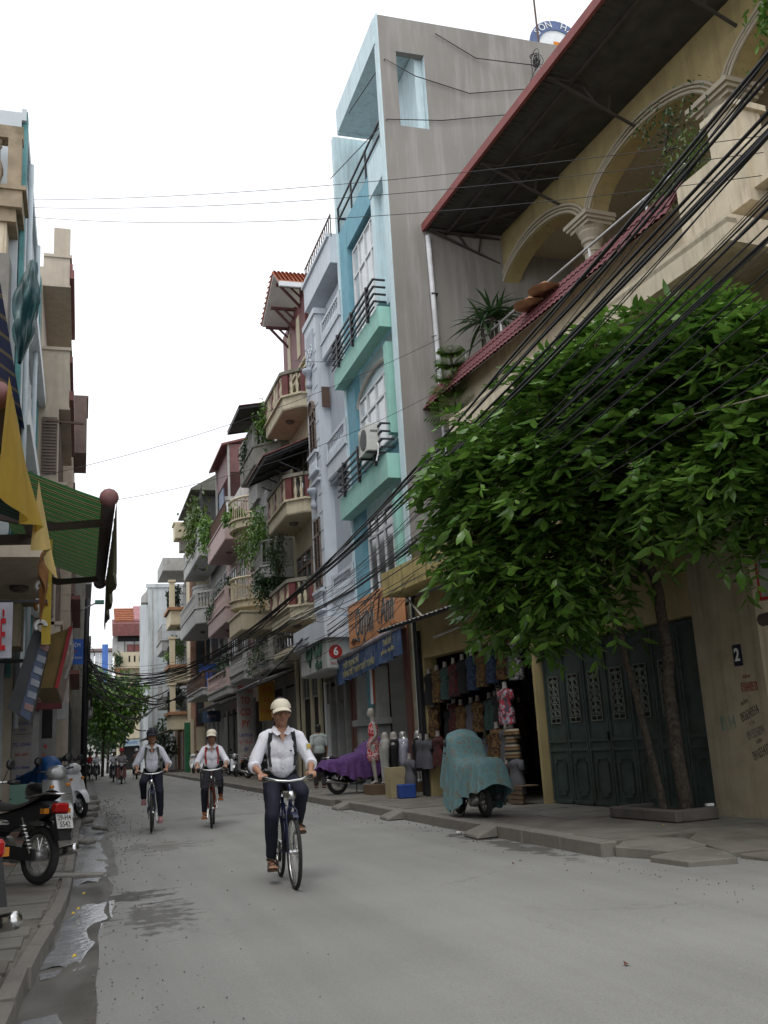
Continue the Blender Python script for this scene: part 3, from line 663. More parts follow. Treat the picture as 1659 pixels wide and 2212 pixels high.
# quoin joints
qm = cube_mesh('joint', mat('joint_grey', (0.22, 0.23, 0.26), 0.9), .5, .012, .025)
for z in [5.6 + .62 * i for i in range(16)]:
    inst(qm, 'joint', bg_, (.34, -.204, z)); inst(qm, 'joint', bg_, (1.5, -.204, z), sc=(.9, 1, 1))
louvre(bg_, .5, 1.25, 10.95, 12.35, -.205, nm=2, tr=12.0, top_arch=True)
louvre(bg_, .5, 1.3, 6.3, 8.6, -.205, nm=2, tr=8.05)
for z in (10.15, 5.5):
    b = MB().box(.32, 1.5, -.32, -.2, z, z + .07).box(.32, 1.5, -.34, -.2, z + .62, z + .72); q = part(b, 'window_balustrade', mBGw, bg_)
    me = baluster_mesh(mBGw, .55, .05)
    for i in range(6): inst(me, 'baluster', q, (.43 + i * .19, -.27, z + .07))
    MB().box(.25, 1.58, -.3, -.2, z - .35, z - .27).build('moulding', mBGw, q)
# relief panel on top and busts
q = part(MB().box(.45, 1.45, -.24, -.2, 13.9, 15.2), 'relief_panel', mBG, bg_)
for k in range(8): MB().torus((.65 + .09 * k, -.25, 14.35 + .25 * math.sin(k * 1.3)), .09, .025, 'y', 12, 5).build('relief', mBGw, q)
for z in (13.2, 8.95):
    b = MB(); b.lathe([(.04, 0), (.1, .05), (.12, .16), (.06, .25), (.05, .35), (.13, .5), (.22, .6), (.2, .7)], (.9, -.3, z), 10); part(b, 'bracket_bust', mBG, bg_, smooth=True)
for k, (z0, zb) in enumerate(((13.6, 15.05), (9.4, 10.85), (4.9, 6.3))):
    balcony(bg_, 1.95, 4.4, z0 + .25, z0 + .75, .10, rail=.75, style='baluster', wm=mBGw, rm=mBGw, y=.05)
    part(MB().box(1.85, 4.42, .05, 1.0, z0 + .1, z0 + .25), 'slab', mBG, bg_)
part(MB().box(1.76, 4.4, .2, .35, 0, 15.9), 'recess_wall', mBG, bg_)
part(MB().box(1.9, 1.96, -.12, .15, 12.2, 12.9), 'hook', mRust, bg_)
# roof terrace above
part(MB().box(.5, 4.3, -.25, .5, 16.2, 17.1).box(.42, 4.3, -.33, .5, 17.1, 17.22), 'roof_parapet', mBGw, bg_)
q = part(MB().box(.5, 4.3, -.2, -.16, 17.85, 17.89), 'roof_railing', mRust, bg_); me = cube_mesh('bar', mRust, .03, .03, .8)
for i in range(16): inst(me, 'bar', q, (.55 + i * .25, -.18, 17.5))
part(MB().box(.2, 4.5, -1.0, .3, 4.3, 4.9), 'ground_canopy', mBGw, bg_)
# ground floor: white corner box sign "6"
mSignW = mat('sign_box_white', (0.42, 0.43, 0.42), 0.6, var=0.08, dirt=(0.3, 0.3, 0.28), dirt_amt=0.4)
sg = thing('shop_sign', 'big pale rounded corner sign box with carved green letters and a red number 6', 'sign', (6.7, 30.9, 3.35), R_(-90))
part(MB().box(0, 3.6, 0, .9, .05, 1.55), 'box', mSignW, sg, bevel=.05)
mGrn = mat('dark_green_letters', (0.02, 0.09, 0.05), 0.5); mRedP = mat('sign_red', (0.35, 0.02, 0.02), 0.5)
for (tx, x, z, s) in (('Ép Cổ', 2.0, .8, .95), ('Gốm sứ', 2.6, .25, .25)): text_mesh(tx, s, 'lettering', mGrn, sg, (x, -.03, z), (R_(90), 0, 0), .85, ext=.02, bold=.012)
mGateSide = MB().lathe([(.2, -.02), (.2, 0)], (3.62, .25, .55), 20, axis='x'); part(mGateSide, 'red_disc', mRedP, sg)
text_mesh('6', .32, 'number', mWhite, sg, (3.645, .25, .55), (R_(90), 0, R_(90)), .9, ext=.003, bold=.008)
text_mesh('NGUYỄN VIỆT XUÂN', .11, 'address', mRedP, sg, (3.61, .5, .22), (R_(90), 0, R_(90)), .75, ext=.002)
for x in (0.0,): part(MB().box(.1, 4.3, .0, .05, 3.1, 3.2), 'canopy_edge', mStone, bg_)
# shop front under it
for (x0, x1, m_) in ((.15, .35, mWhite), (.9, 1.05, mStone), (1.7, 1.9, mStone), (2.7, 2.95, mStone), (3.4, 3.55, mBrick), (3.7, 4.25, mBrick)): part(MB().box(x0, x1, -.05, .3, .2, 3.3), 'pier', m_, bg_)
part(MB().box(.1, 4.4, .22, .29, .2, 3.3), 'shop_glass', mGlass, bg_); part(MB().box(.1, 4.4, -.1, .3, .1, .3), 'step', mStone, bg_)
part(MB().box(.1, 4.4, .0, .25, 2.6, 3.3), 'fascia', mat('fascia_grey_red', (0.14, 0.125, 0.115), .8), bg_)

# ---------------------------------------------------------------- cream and maroon house
mCr = mat('cream_wall', (0.52, 0.46, 0.33), 0.8, var=0.08, dirt=(0.33, 0.27, 0.19), dirt_amt=0.6, dscale=1.3, streak=True)
mMar = mat('maroon_panel', (0.15, 0.045, 0.045), 0.6, var=0.15)
mGreyTop = mat('mossy_coping', (0.23, 0.21, 0.17), 0.9, var=0.2, dirt=(0.1, 0.1, 0.08), dirt_amt=0.7)
cm = thing('tube_house', 'cream house with maroon-panelled angled balconies and an orange tiled canopy roof', 'house', (7.6, 35.6, 0), R_(-90))
part(MB().box(0, 4.0, 0, 10, 0, 17.2), 'wall', mCr, cm)
for z in (12.9, 9.1, 5.45):
    sl = balcony(cm, .2, 4.1, z, z + .42, .95, rail=.1, style='none', wm=mCr, chamfer=.55, lip=.08, lamp=True)
    yo = -.93
    segs = [((.25, 0), (.25, yo)), ((.25, yo), (3.5, yo)), ((3.5, yo), (4.05, yo + .55)), ((4.05, yo + .55), (4.05, 0))]
    b = MB()
    for p, r in segs: b.bar((p[0], p[1], z + 1.33), (r[0], r[1], z + 1.33), .2, .12)
    b.build('coping', mGreyTop, sl)
    me = baluster_mesh(mCr, .74, .07)
    for i, (p, r) in enumerate(segs):
        L = math.dist(p, r); n = max(1, round(L / .62))
        for k in range(n):
            ta, tb = k / n, (k + 1) / n
            P = lambda t: (p[0] + (r[0] - p[0]) * t, p[1] + (r[1] - p[1]) * t)
            a_, b_ = P(ta), P(ta + .33 * (tb - ta)); MB().bar((a_[0], a_[1], z + .88), (b_[0], b_[1], z + .88), .12, .76).build('maroon_block' if (k % 2 == 0) else 'cream_block', mMar if (k % 2 == 0) else mCr, sl)
            for tt in (.5, .8):
                c_ = P(ta + tt * (tb - ta)); inst(me, 'baluster', sl, (c_[0], c_[1], z + .5))
    window(cm, .8, 3.2, z + .5, z + 2.6, -.01, mShut, mGlass, 3, tr=z + 2.1)
# dark tin canopy above the second balcony
mCan = lambda b, n_, par, m=mTinDark: part(b, n_, m, par)
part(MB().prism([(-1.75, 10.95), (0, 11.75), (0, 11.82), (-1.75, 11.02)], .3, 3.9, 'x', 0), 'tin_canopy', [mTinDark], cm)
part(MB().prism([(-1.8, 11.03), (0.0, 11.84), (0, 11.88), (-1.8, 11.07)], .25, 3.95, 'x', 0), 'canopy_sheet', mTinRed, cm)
b = MB()
for x in (.4, 1.6, 2.8, 3.8): b.bar((x, -1.7, 10.93), (x, 0, 11.7), .05, .06); b.bar((x, -1.2, 10.9), (x, 0, 10.4), .04, .04)
b.bar((.3, -1.7, 10.95), (3.9, -1.7, 10.95), .06, .08); b.bar((.3, -.8, 11.3), (3.9, -.8, 11.3), .04, .05); part(b, 'canopy_truss', mIron, cm)
# tiled gable canopy on top
mTile = mat('orange_tiles', (0.36, 0.13, 0.075), 0.8, var=0.25, bscale=25)
RX0, RXr, RXn = .9, 3.4, 4.4      # far eave, ridge, near eave along the street; roof sticks out to y=-1.15
def gz(x): return 17.35 + (18.3 - 17.35) * (x - RX0) / (RXr - RX0) if x < RXr else 18.3 - (18.3 - 17.45) * (x - RXr) / (RXn - RXr)
part(MB().prism([(RX0, 17.3), (RXr, 18.24), (RXn, 17.38), (RXn, 17.30), (RXr, 18.14), (RX0, 17.2)], -1.1, .5, 'y'), 'canopy_soffit', mWhite, cm)
rf = part(MB().prism([(RX0 - .05, 17.32), (RXr, 18.28), (RXn + .05, 17.42), (RXn + .05, 17.36), (RXr, 18.22), (RX0 - .05, 17.26)], -1.15, .6, 'y'), 'tiled_roof', mTile, cm)
part(MB().box(RXn - .02, RXn + .08, -1.12, .5, 17.2, 17.38), 'fascia', mWhite, cm)
tm = MB().grid(lambda u, v: ((u - .5) * .15, .0 + .2 * v, .03 * math.sin(PI * u)), 4, 1).mesh('tile', mTile)
for r_ in range(6):
    for i in range(12):
        t = r_ / 6; x_ = RXn + .03 + (RXr - RXn) * t; inst(tm, 'tile', rf, (x_, -1.07 + i * .148, gz(x_) + .05), (0, R_(40), R_(90)))
for r_ in range(10):
    x_ = RX0 + (RXr - RX0) * r_ / 10; inst(tm, 'tile', rf, (x_, -1.12, gz(x_) + .03), (0, R_(-21), R_(90)))
for x, zt in ((1.1, 17.2), (3.3, 17.9), (2.2, 17.5)):
    b = MB(); b.bar((x, 0, zt - .1), (x, -1.0, zt - .1), .1, .1); b.bar((x, -.02, zt - 1.0), (x, -.85, zt - .12), .08, .08); b.bar((x, -.1, zt - .5), (x, -.5, zt - .12), .06, .06); b.box(x - .06, x + .06, -.12, 0, zt - 1.1, zt)
    part(b, 'wooden_bracket', mat('dark_maroon_wood', (0.09, 0.03, 0.03), .7), cm)
part(MB().box(0.02, 4.0, -.12, 0, 14.85, 17.2), 'top_storey', mMar, cm)
for x in (.9, 2.6): part(MB().box(x, x + .5, -.15, -.12, 15.2, 16.8), 'cream_panel', mCr, cm)
for z in (14.6, 14.3): part(MB().box(-.05, 4.2, -.25, 0, z, z + .1), 'cornice', mCr, cm)
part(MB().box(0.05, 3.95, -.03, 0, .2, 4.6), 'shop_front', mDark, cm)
for x in (.0, .9, 2.4, 3.6): part(MB().box(x, x + .25, -.12, 0, .1, 4.6), 'pier', mCr, cm)
window(cm, 1.25, 2.3, 2.9, 4.2, -.05, mStone, mGlass, 2); window(cm, 2.7, 3.5, 2.9, 4.2, -.05, mStone, mGlass, 2)
part(MB().box(.2, 4.0, -.9, 0, 4.4, 4.6), 'ground_canopy', mCr, cm)
# ---------------------------------------------------------------- yellow villa (frame turned 4.9 degrees)
mYel = mat('yellow_wall', (0.41, 0.33, 0.165), 0.85, var=0.12, dirt=(0.25, 0.19, 0.10), dirt_amt=0.55, dscale=0.9, streak=True)
mYelT = mat('cream_trim', (0.46, 0.41, 0.32), 0.8, var=0.08, dirt=(0.3, 0.25, 0.2), dirt_amt=0.5, dscale=3)
mCrm = mat('cream_band', (0.55, 0.48, 0.36), 0.85, var=0.1, dirt=(0.28, 0.22, 0.16), dirt_amt=0.7, dscale=1.8, streak=True)
mSoff = mat('soffit_grey', (0.22, 0.20, 0.165), 0.9, var=0.1)
mPil = mat('old_plaster', (0.36, 0.31, 0.225), 0.9, var=0.15, dirt=(0.15, 0.12, 0.09), dirt_amt=0.55, dscale=1.2, streak=True)
yb = thing('villa', 'yellow villa with arched balcony, maroon tiled parapet and green folding doors', 'house', (6.86, 22.0, 0), R_(-85.14))
def yp(mb, n_, m, par=None, **k): return part(mb, n_, m, par or yb, **k)
# ground floor front
yp(MB().box(6.6, 11.0, 0, .3, 2.72, 5.0), 'front_wall', mYel)
yp(MB().box(1.75, 6.6, 0, .3, 3.0, 4.35).box(1.75, 2.05, 0, .3, .1, 3.0).box(6.54, 6.62, 0, .28, .1, 2.999), 'stall_front_wall', mYel)
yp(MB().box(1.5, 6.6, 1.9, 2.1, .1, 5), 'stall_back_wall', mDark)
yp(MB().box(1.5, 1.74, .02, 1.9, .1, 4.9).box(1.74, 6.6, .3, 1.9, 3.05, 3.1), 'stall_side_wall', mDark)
yp(MB().box(1.4, 6.4, -.62, .02, 4.42, 4.52).box(1.4, 6.4, -.62, -.5, 4.52, 4.95), 'stained_balcony_band', mat('stained_yellow', (0.40, 0.32, 0.13), 0.85, var=0.2, dirt=(0.09, 0.08, 0.05), dirt_amt=0.85, dscale=2.2, streak=True))
yp(MB().box(10.85, 12.02, -.02, 1.0, 0.05, 6.6), 'side_pillar', mPil)
yp(MB().box(12.02, 20, .6, 1.2, 0, 6.4), 'side_wall', mPil)
yp(MB().box(1.5, 20, 3.0, 12, 0, 9.0), 'core', mYel)
yp(MB().box(4.5, 11.0, .31, 3.0, 4.89, 4.99), 'floor_slab', mSoff)
# first-floor window wall behind the tree
yp(MB().box(1.75, 20, 2.2, 2.9, 4.9, 8.9), 'upper_wall', mPil)
w_ = window(yb, 10.2, 13.2, 5.8, 7.4, 2.15, mIron, mGlass, 4); me = cube_mesh('slat', mSoff, 3.0, .12, .03)
for i in range(7): inst(me, 'slat', w_, (11.7, 2.0, 5.95 + .22 * i), (R_(30), 0, 0))
# lower slab band with its corner
yp(MB().box(3.0, 11.95, .55, .72, 7.72, 8.08).box(3.0, 11.95, .55, 3.0, 8.0, 8.14), 'lower_balcony_band', mCrm)
yp(MB().box(11.8, 11.95, .72, 3.0, 7.72, 8.0), 'lower_balcony_return', mCrm)
yp(MB().box(12.9, 12.96, .8, .86, 4, 7.8), 'blue_post', mat('blue_pipe', (0.08, 0.16, 0.25), .5))
# second balcony: parapet with maroon tiles
yp(MB().box(.2, 14, 1.75, 3.9, 8.8, 9.0), 'balcony_slab', mSoff)
yp(MB().box(.2, 10.7, 1.72, 1.9, 9.0, 9.72), 'parapet', mCrm)
yp(MB().box(10.1, 11.6, 1.4, 2.4, 8.7, 9.75), 'corner_block', mCrm); yp(MB().box(11.3, 15, 1.5, 1.7, 8.9, 9.5).box(11.3, 15, 1.45, 1.75, 9.5, 9.62), 'side_balcony_band', mCrm)
yp(MB().box(10.85, 11.4, 1.5, 2.05, 9.75, 10.4).box(10.78, 11.47, 1.43, 2.12, 10.4, 10.5), 'pedestal', mCrm)
mTM = mat('maroon_roof_tile', (0.12, 0.035, 0.04), 0.7, var=0.25, bscale=30)
sl = yp(MB().prism([(1.32, 9.42), (1.30, 9.39), (1.70, 10.02), (1.88, 10.06), (1.88, 10.0), (1.74, 9.96)], .2, 9.9, 'x'), 'tiled_skirt', mTM)
tl = MB(); tl.grid(lambda u, v: (-.085 + .17 * u, -.0 , .0), 1, 1); 
tm2 = MB().grid(lambda u, v: ((u - .5) * .165, -.012 - .028 * math.sin(PI * u), -.115 + .235 * v - 0.0), 5, 1).mesh('tile', mTM)
ang = math.atan2(.40, .63)
cnt = 0
rest = MB()
for r_ in range(4):
    for i in range(60):
        x = .28 + i * .162; t = (r_ + .5) / 4; y_ = 1.31 + .40 * t - .012 - .01 * (r_ % 2); z_ = 9.40 + .63 * t
        if i % 1 == 0: o = inst(tm2, 'tile', sl, (x, y_, z_), (-ang - R_(4), 0, 0))
for x in (9.35, 9.6): pass
# end return of tiled skirt
yp(MB().prism([(1.3, 9.42), (1.68, 10.02), (2.4, 10.0), (2.4, 9.4)], .1, .19, 'x'), 'skirt_end', mTM)
# pipe rail on top of the parapet
r = MB(); r.tube([(.5, 1.85, 10.42), (9.9, 1.85, 10.42)], .028, 6); rl = yp(r, 'parapet_rail', mat('galvanised_pipe', (0.42, 0.42, 0.42), .4, metal=.4), smooth=True)
for x in (1.6, 3.4, 5.2, 7.0, 8.8): MB().bar((x, 1.85, 10.05), (x, 1.85, 10.42), .03, .03).build('rail_post', mWhite, rl)
# arch wall at y=3.9
yw = 3.9
def archwall(x0, x1, xa, xb, zs, ztop0, ztop1, n=20):
    """wall panel x0..x1 above an arched opening xa..xb springing at zs"""
    b = MB(); cx = (xa + xb) / 2; rx = (xb - xa) / 2; rz = rx * .46
    prev = None
    zt = lambda x: ztop0 + (ztop1 - ztop0) * (x - x0) / (x1 - x0)
    P = [(x0, zs)] + ([(xa, zs)] if xa > x0 else []) + [(cx - rx * math.cos(PI * i / n), zs + rz * math.sin(PI * i / n)) for i in range(1, n)] + [(xb, zs)] + ([(x1, zs)] if x1 > xb else [])
    for p, q in zip(P, P[1:]):
        if q[0] - p[0] < 1e-6: continue
        b.poly([(p[0], yw, p[1]), (q[0], yw, q[1]), (q[0], yw, zt(q[0])), (p[0], yw, zt(p[0]))])
        b.poly([(p[0], yw, p[1]), (p[0], yw + .45, p[1]), (q[0], yw + .45, q[1]), (q[0], yw, q[1])])
    return b, [(p[0], p[1]) for p in P if xa - .01 <= p[0] <= xb + .01]
A1, c1 = archwall(0.0, 4.22, .2, 4.0, 12.85, 14.66, 14.66)
A2, c2 = archwall(4.22, 8.85, 4.45, 8.6, 12.85, 14.66, 14.68)
A3, c3 = archwall(8.85, 14.0, 9.15, 13.3, 12.85, 14.68, 14.7)
for A in (A1, A2, A3): yp(A, 'arch_wall', mYel, recalc=False)
for c_ in (c1, c2, c3):
    for d, w in ((.06, .05), (.17, .035), (.27, .045)):
        cx = (c_[0][0] + c_[-1][0]) / 2
        pts = []
        for p in c_:
            v = Vector((p[0] - cx, 0, (p[1] - c_[0][1]) * 1.1)); L = max(v.length, .01); v = v / L
            pts.append((p[0] + v.x * d, yw - .03, p[1] + v.z * d))
        yp(MB().tube(pts, w * .8, 6), 'arch_moulding', mYelT, smooth=True)
for xx, nm_ in ((4.22, 1), (8.87, 1), (13.5, 1)):
    cb = MB(); sc_ = 1.0 if xx < 5 else 1.25
    cb.lathe([(.2 * sc_, 9.2), (.2 * sc_, 12.0), (.23 * sc_, 12.02), (.23 * sc_, 12.08), (.2 * sc_, 12.1), (.2 * sc_, 12.25), (.25 * sc_, 12.28), (.25 * sc_, 12.34), (.22 * sc_, 12.36), (.3 * sc_, 12.5), (.3 * sc_, 12.55), (.36 * sc_, 12.62)], (xx, yw + .1, 0), 16)
    yp(cb, 'column', mYelT, smooth=False)
    s2 = .36 * sc_
    yp(MB().box(xx - s2, xx + s2, yw - .22 * sc_, yw + .45, 12.62, 12.7).box(xx - s2 - .07, xx + s2 + .07, yw - .28 * sc_, yw + .5, 12.7, 12.77).box(xx - s2 - .12, xx + s2 + .12, yw - .33 * sc_, yw + .5, 12.77, 12.87), 'capital', mYelT)
yp(MB().box(-.2, .2, yw + .001, yw + .45, 9, 12.86), 'wall_pier', mYel)
# loggia interior
yp(MB().box(0, 16, 6.0, 6.2, 9, 14.6), 'loggia_back', mat('loggia_wall', (0.48, 0.40, 0.29), 0.9)); yp(MB().box(0.02, 16, 4.36, 5.99, 14.04, 14.14), 'loggia_ceiling', mYelT)
mTruss = mat('grey_truss', (0.07, 0.06, 0.055), .7)
# big sloping eave with trusses
ez0, ez1 = 14.48, 14.72
def roofz(x, y): return 14.48 + .03 * x + (y - 1.75) * .02
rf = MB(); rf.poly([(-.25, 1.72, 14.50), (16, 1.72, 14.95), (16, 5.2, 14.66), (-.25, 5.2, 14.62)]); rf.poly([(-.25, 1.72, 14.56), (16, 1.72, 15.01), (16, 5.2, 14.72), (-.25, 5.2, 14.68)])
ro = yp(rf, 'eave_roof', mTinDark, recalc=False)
# corrugation ribs under the sheet
rb = MB()
me = cube_mesh('rib', mTinDark, .05, 3.4, .03)
for i in range(95):
    x = -.1 + i * .17; inst(me, 'rib', ro, (x, 3.45, 14.545 + x * .0155), (-.0082 * x * .9 + .032, 0, 0)) 
yp(MB().box(-.28, 16, 1.62, 1.70, 14.44, 14.66).box(-.3, -.22, 1.7, 5.0, 14.4, 14.66), 'eave_fascia', mat('maroon_fascia', (0.22, 0.06, 0.055), .6, var=.15)).rotation_euler = (0, -.028, 0)
for x in (.3, 3.3, 6.4, 9.5, 12.6):
    t = MB(); zz = 14.44 + .028 * x
    t.bar((x, 1.75, zz), (x, 4.0, zz), .06, .07); t.bar((x, 1.85, zz - .02), (x, 3.9, zz - .75), .05, .05); t.bar((x, 2.6, zz), (x, 2.9, zz - .4), .04, .04); t.bar((x, 3.3, zz), (x, 3.2, zz - .5), .04, .04); t.bar((x, 2.2, zz), (x + 1.4, 3.6, zz), .04, .04)
    yp(t, 'truss', mTruss)
for y_ in (2.3, 3.1): yp(MB().bar((-.1, y_, 14.42), (16, y_, 14.87), .05, .07), 'purlin', mTruss)
# two conical hats resting on the parapet rail
for i, (x, z) in enumerate(((5.35, 10.15), (5.95, 10.2))):
    q = Fx = yb.matrix_basis @ Vector((x, 1.62, z))
    w = Matrix.LocRotScale(yb.location, yb.rotation_euler, None) @ Vector((x, 1.45, z - .25))
    MB().lathe([(.36, 0), (.25, .06), (.1, .14), (.01, .2)], n=18).own('conical_hat', mat('straw_hat', (0.34, 0.17, 0.09), .8), ['round woven tray hanging lower on the tiled parapet rail', 'round woven tray hanging higher on the tiled parapet rail'][i], 'hat', 'woven trays on the balcony rail', loc=(0, 0, 0), smooth=True).location = w
# green folding doors
mDoor = mat('dark_green_door', (0.055, 0.08, 0.075), 0.6, var=0.3, dirt=(0.06, 0.055, 0.045), dirt_amt=0.6, spec=0.3)
mGrille = mat('grille_pale_green', (0.16, 0.18, 0.15), 0.7)
dr = thing('folding_door', 'dark green eight-leaf folding metal door with ornate grilles under yellow wall', 'door', tuple(Matrix.LocRotScale(yb.location, yb.rotation_euler, None) @ Vector((6.65, .16, .14))), R_(-85.14))
lw_ = (10.86 - 6.65) / 7.0
for i in range(7):
    x = i * lw_; lf = MB(); lf.box(x + .008, x + lw_ - .008, 0, .04, 0.01, 2.57)
    q = part(lf, 'door_leaf', mDoor, dr)
    f = MB()
    for (a, b_, c_, d) in ((x + .01, x + .05, .05, 2.56), (x + lw_ - .05, x + lw_ - .01, .05, 2.56)): f.box(a, b_, -.03, 0, c_, d)
    for z in (.02, .84, .98, 2.5): f.box(x + .05, x + lw_ - .05, -.025, 0, z, z + .05)
    f.build('stile', mDoor, q)
    # octagonal raised panel outline
    cx = x + lw_ / 2; hw, z0, z1, n_ = lw_ * .27, .16, .72, .06
    pts = [(cx - hw + n_, z0), (cx + hw - n_, z0), (cx + hw - n_, z0 + n_), (cx + hw, z0 + n_), (cx + hw, z1 - n_), (cx + hw - n_, z1 - n_), (cx + hw - n_, z1), (cx - hw + n_, z1), (cx - hw + n_, z1 - n_), (cx - hw, z1 - n_), (cx - hw, z0 + n_), (cx - hw + n_, z0 + n_)]
    f = MB()
    for p, r2 in zip(pts, pts[1:] + pts[:1]): f.bar((p[0], -.012, p[1]), (r2[0], -.012, r2[1]), .024, .022)
    f.build('raised_panel', mDoor, q)
    if i < 6:
        g = MB(); gx0, gx1, g0, g1 = cx - .15, cx + .15, 1.30, 2.06
        for (a, b_) in (((gx0, g0), (gx1, g0)), ((gx0, g1), (gx1, g1)), ((gx0, g0), (gx0, g1)), ((gx1, g0), (gx1, g1)), ((gx0, g0 + .07), (gx1, g0 + .07)), ((gx0, g1 - .07), (gx1, g1 - .07)), ((cx, g0), (cx, g1))): g.bar((a[0], -.02, a[1]), (b_[0], -.02, b_[1]), .014, .014)
        for k in range(5):
            for s in (-1, 1):
                g.torus((cx + s * .07, -.02, g0 + .14 + k * .12), .048, .008, 'y', 12, 4); g.torus((cx + s * .03, -.022, g0 + .2 + k * .12), .025, .007, 'y', 8, 4)
        for k in range(7):
            g.bar((gx0, -.02, g0 + .09 + k * .09), (cx, -.02, g0 + .15 + k * .09), .008, .008); g.bar((gx1, -.02, g0 + .09 + k * .09), (cx, -.02, g0 + .15 + k * .09), .008, .008)
        g.build('grille', mGrille, q); MB().box(gx0, gx1, -.004, .0, g0, g1).build('grille_backing', mDark, q)
part(MB().box(lw_ * 3 - .03, lw_ * 3 - .01, -.06, 0, 1.0, 1.12), 'door_bolt', mIron, dr)
MBp = yb
# writing on the plaster pillar
def on_yb(x, y, z): return tuple(Matrix.LocRotScale(yb.location, yb.rotation_euler, None) @ Vector((x, y, z)))
pl_ = MB().box(-.07, .07, -.012, 0, -.13, .13).build('number_plate', mat('number_plate_blue', (0.01, 0.015, 0.03), .4)); pl_.location = on_yb(11.62, -.025, 2.10); pl_.rotation_euler = (0, 0, R_(-85.14))
tag(pl_, 'small dark number plate reading 2 on the plaster pillar', 'number plate'); text_mesh('2', .22, 'numeral', mWhite, pl_, (0, -.016, 0), (R_(90), 0, 0), .8, ext=.002, bold=.006)
mInk = mat('stencil_black', (0.075, 0.065, 0.06), .9, var=.5, scale=30, dirt=(.22, .19, .14), dirt_amt=.9, dscale=14); mInkG = mat('stencil_grey', (0.17, 0.16, 0.14), .9); mInkR = mat('stencil_red', (0.24, 0.06, 0.05), .9, var=.4, scale=30, dirt=(.26, .2, .14), dirt_amt=.9, dscale=14); mInkT = mat('graffiti_teal', (0.16, 0.28, 0.24), .9, var=.3, dirt=(.26, .22, .15), dirt_amt=.9, dscale=12)
rows = [('KH CẮT - Đ.T', .05, 11.72, 1.83, 0, mInkR), ('09848838', .17, 11.74, 1.70, 0, mInkR), ('KH CẮT BÊ', .06, 11.62, 1.52, 18, mInk), ('0936343514', .16, 11.68, 1.38, 18, mInk), ('K - B - B', .06, 11.70, 1.27, 14, mInkG), ('0915256894', .15, 11.74, 1.15, 15, mInkG), ('K CẮT B', .06, 11.78, 1.05, 15, mInk), ('0916554371', .16, 11.80, .92, 20, mInk), ('Đ.14', .24, 11.28, 1.28, 5, mInkT)]
for (t_, s, x, z, a, m_) in rows:
    text_mesh(t_, s, 'stencil_writing', m_, yb, (x, -.024, z), (R_(90), R_(-a), 0), .42 if len(t_) > 5 else .6, ext=.0015)
# post with the TO sign at the right edge
ts = thing('street_sign', 'grey sign board with red letters on a short post at the right edge', 'sign', on_yb(12.95, -.75, 0), R_(-85.14))
part(MB().box(-.02, 1.2, 0, .05, 2.62, 3.28), 'board', mat('board_grey', (0.27, 0.27, 0.26), .6), ts); part(MB().box(-.045, 1.2, -.01, .055, 2.59, 2.62).box(-.045, -.02, -.01, .055, 2.59, 3.31).box(-.045, 1.2, -.01, .055, 3.28, 3.31), 'red_frame', mRedP, ts)
for (t_, s, z) in (('QUẬN', .16, 3.08), ('TỔ 25', .26, 2.82)): text_mesh(t_, s, 'lettering', mRedP, ts, (.45, -.012, z), (R_(90), 0, 0), .7, ext=.002, bold=.004)
part(MB().box(.25, .3, 0, .05, 0.1, 2.6).box(.8, .85, 0, .05, .1, 2.6), 'post', mRust, ts); part(MB().tube([(-.1, .03, 2.38), (1.2, .03, 2.42)], .07, 8), 'log', mat('dark_wood', (0.05, 0.04, 0.035)), ts)
# tin awning over the stall
ta = MB(); ta.grid(lambda u, v: (1.5 + 5.1 * u, -.85 + .85 * v, 3.66 + .22 * v + .02 * math.sin(u * 150)), 60, 2)
o = ta.build('tin_awning', mat('galvanised_sheet', (0.30, 0.30, 0.29), .45, var=.3, metal=.3, dirt=(.08, .06, .05), dirt_amt=.7), yb, recalc=False)
yp(MB().bar((1.55, -.8, 3.63), (6.6, -.8, 3.63), .05, .05), 'awning_frame', mIron); yp(MB().box(1.9, 1.98, -.1, -.02, .14, 3.6), 'stall_post', mIron)
o = MB().tube([(2.9, .0 - .12, 3.35), (4.1, -.12, 3.42)], .025, 8).build('fluorescent_tube', mat('tube_white', (0.5, 0.5, 0.48), .4), yb, smooth=True)
# ================================================================== farther right-hand houses
mIvyW = mat('grey_old_wall', (0.26, 0.25, 0.22), 0.9, var=0.15, dirt=(0.1, 0.09, 0.075), dirt_amt=0.75, dscale=1.4, streak=True)
mPink = mat('pink_wall', (0.47, 0.36, 0.345), 0.85, var=0.08, dirt=(0.3, 0.24, 0.22), dirt_amt=0.5, streak=True)
mGreyW = mat('weathered_white', (0.40, 0.40, 0.39), 0.88, var=0.12, dirt=(0.18, 0.17, 0.16), dirt_amt=0.7, dscale=1.2, streak=True)
mCrB = mat('pale_cream_wall', (0.57, 0.50, 0.36), 0.85, var=0.06, dirt=(0.4, 0.34, 0.24), dirt_amt=0.4, streak=True)
mOrT = mat('ochre_trim', (0.33, 0.17, 0.09), 0.8)
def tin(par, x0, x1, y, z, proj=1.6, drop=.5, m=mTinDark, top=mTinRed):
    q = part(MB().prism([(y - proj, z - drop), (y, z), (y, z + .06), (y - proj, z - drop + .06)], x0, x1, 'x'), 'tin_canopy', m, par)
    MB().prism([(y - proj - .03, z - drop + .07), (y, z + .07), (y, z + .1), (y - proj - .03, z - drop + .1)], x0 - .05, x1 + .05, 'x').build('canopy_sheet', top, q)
    b = MB(); n = max(2, int((x1 - x0) / 1.2))
    for i in range(n + 1):
        x = x0 + (x1 - x0) * i / n; b.bar((x, y - proj, z - drop - .03), (x, y, z - .03), .05, .05)
    b.bar((x0, y - proj, z - drop - .02), (x1, y - proj, z - drop - .02), .06, .07); b.build('canopy_frame', mIron, q)
    return q
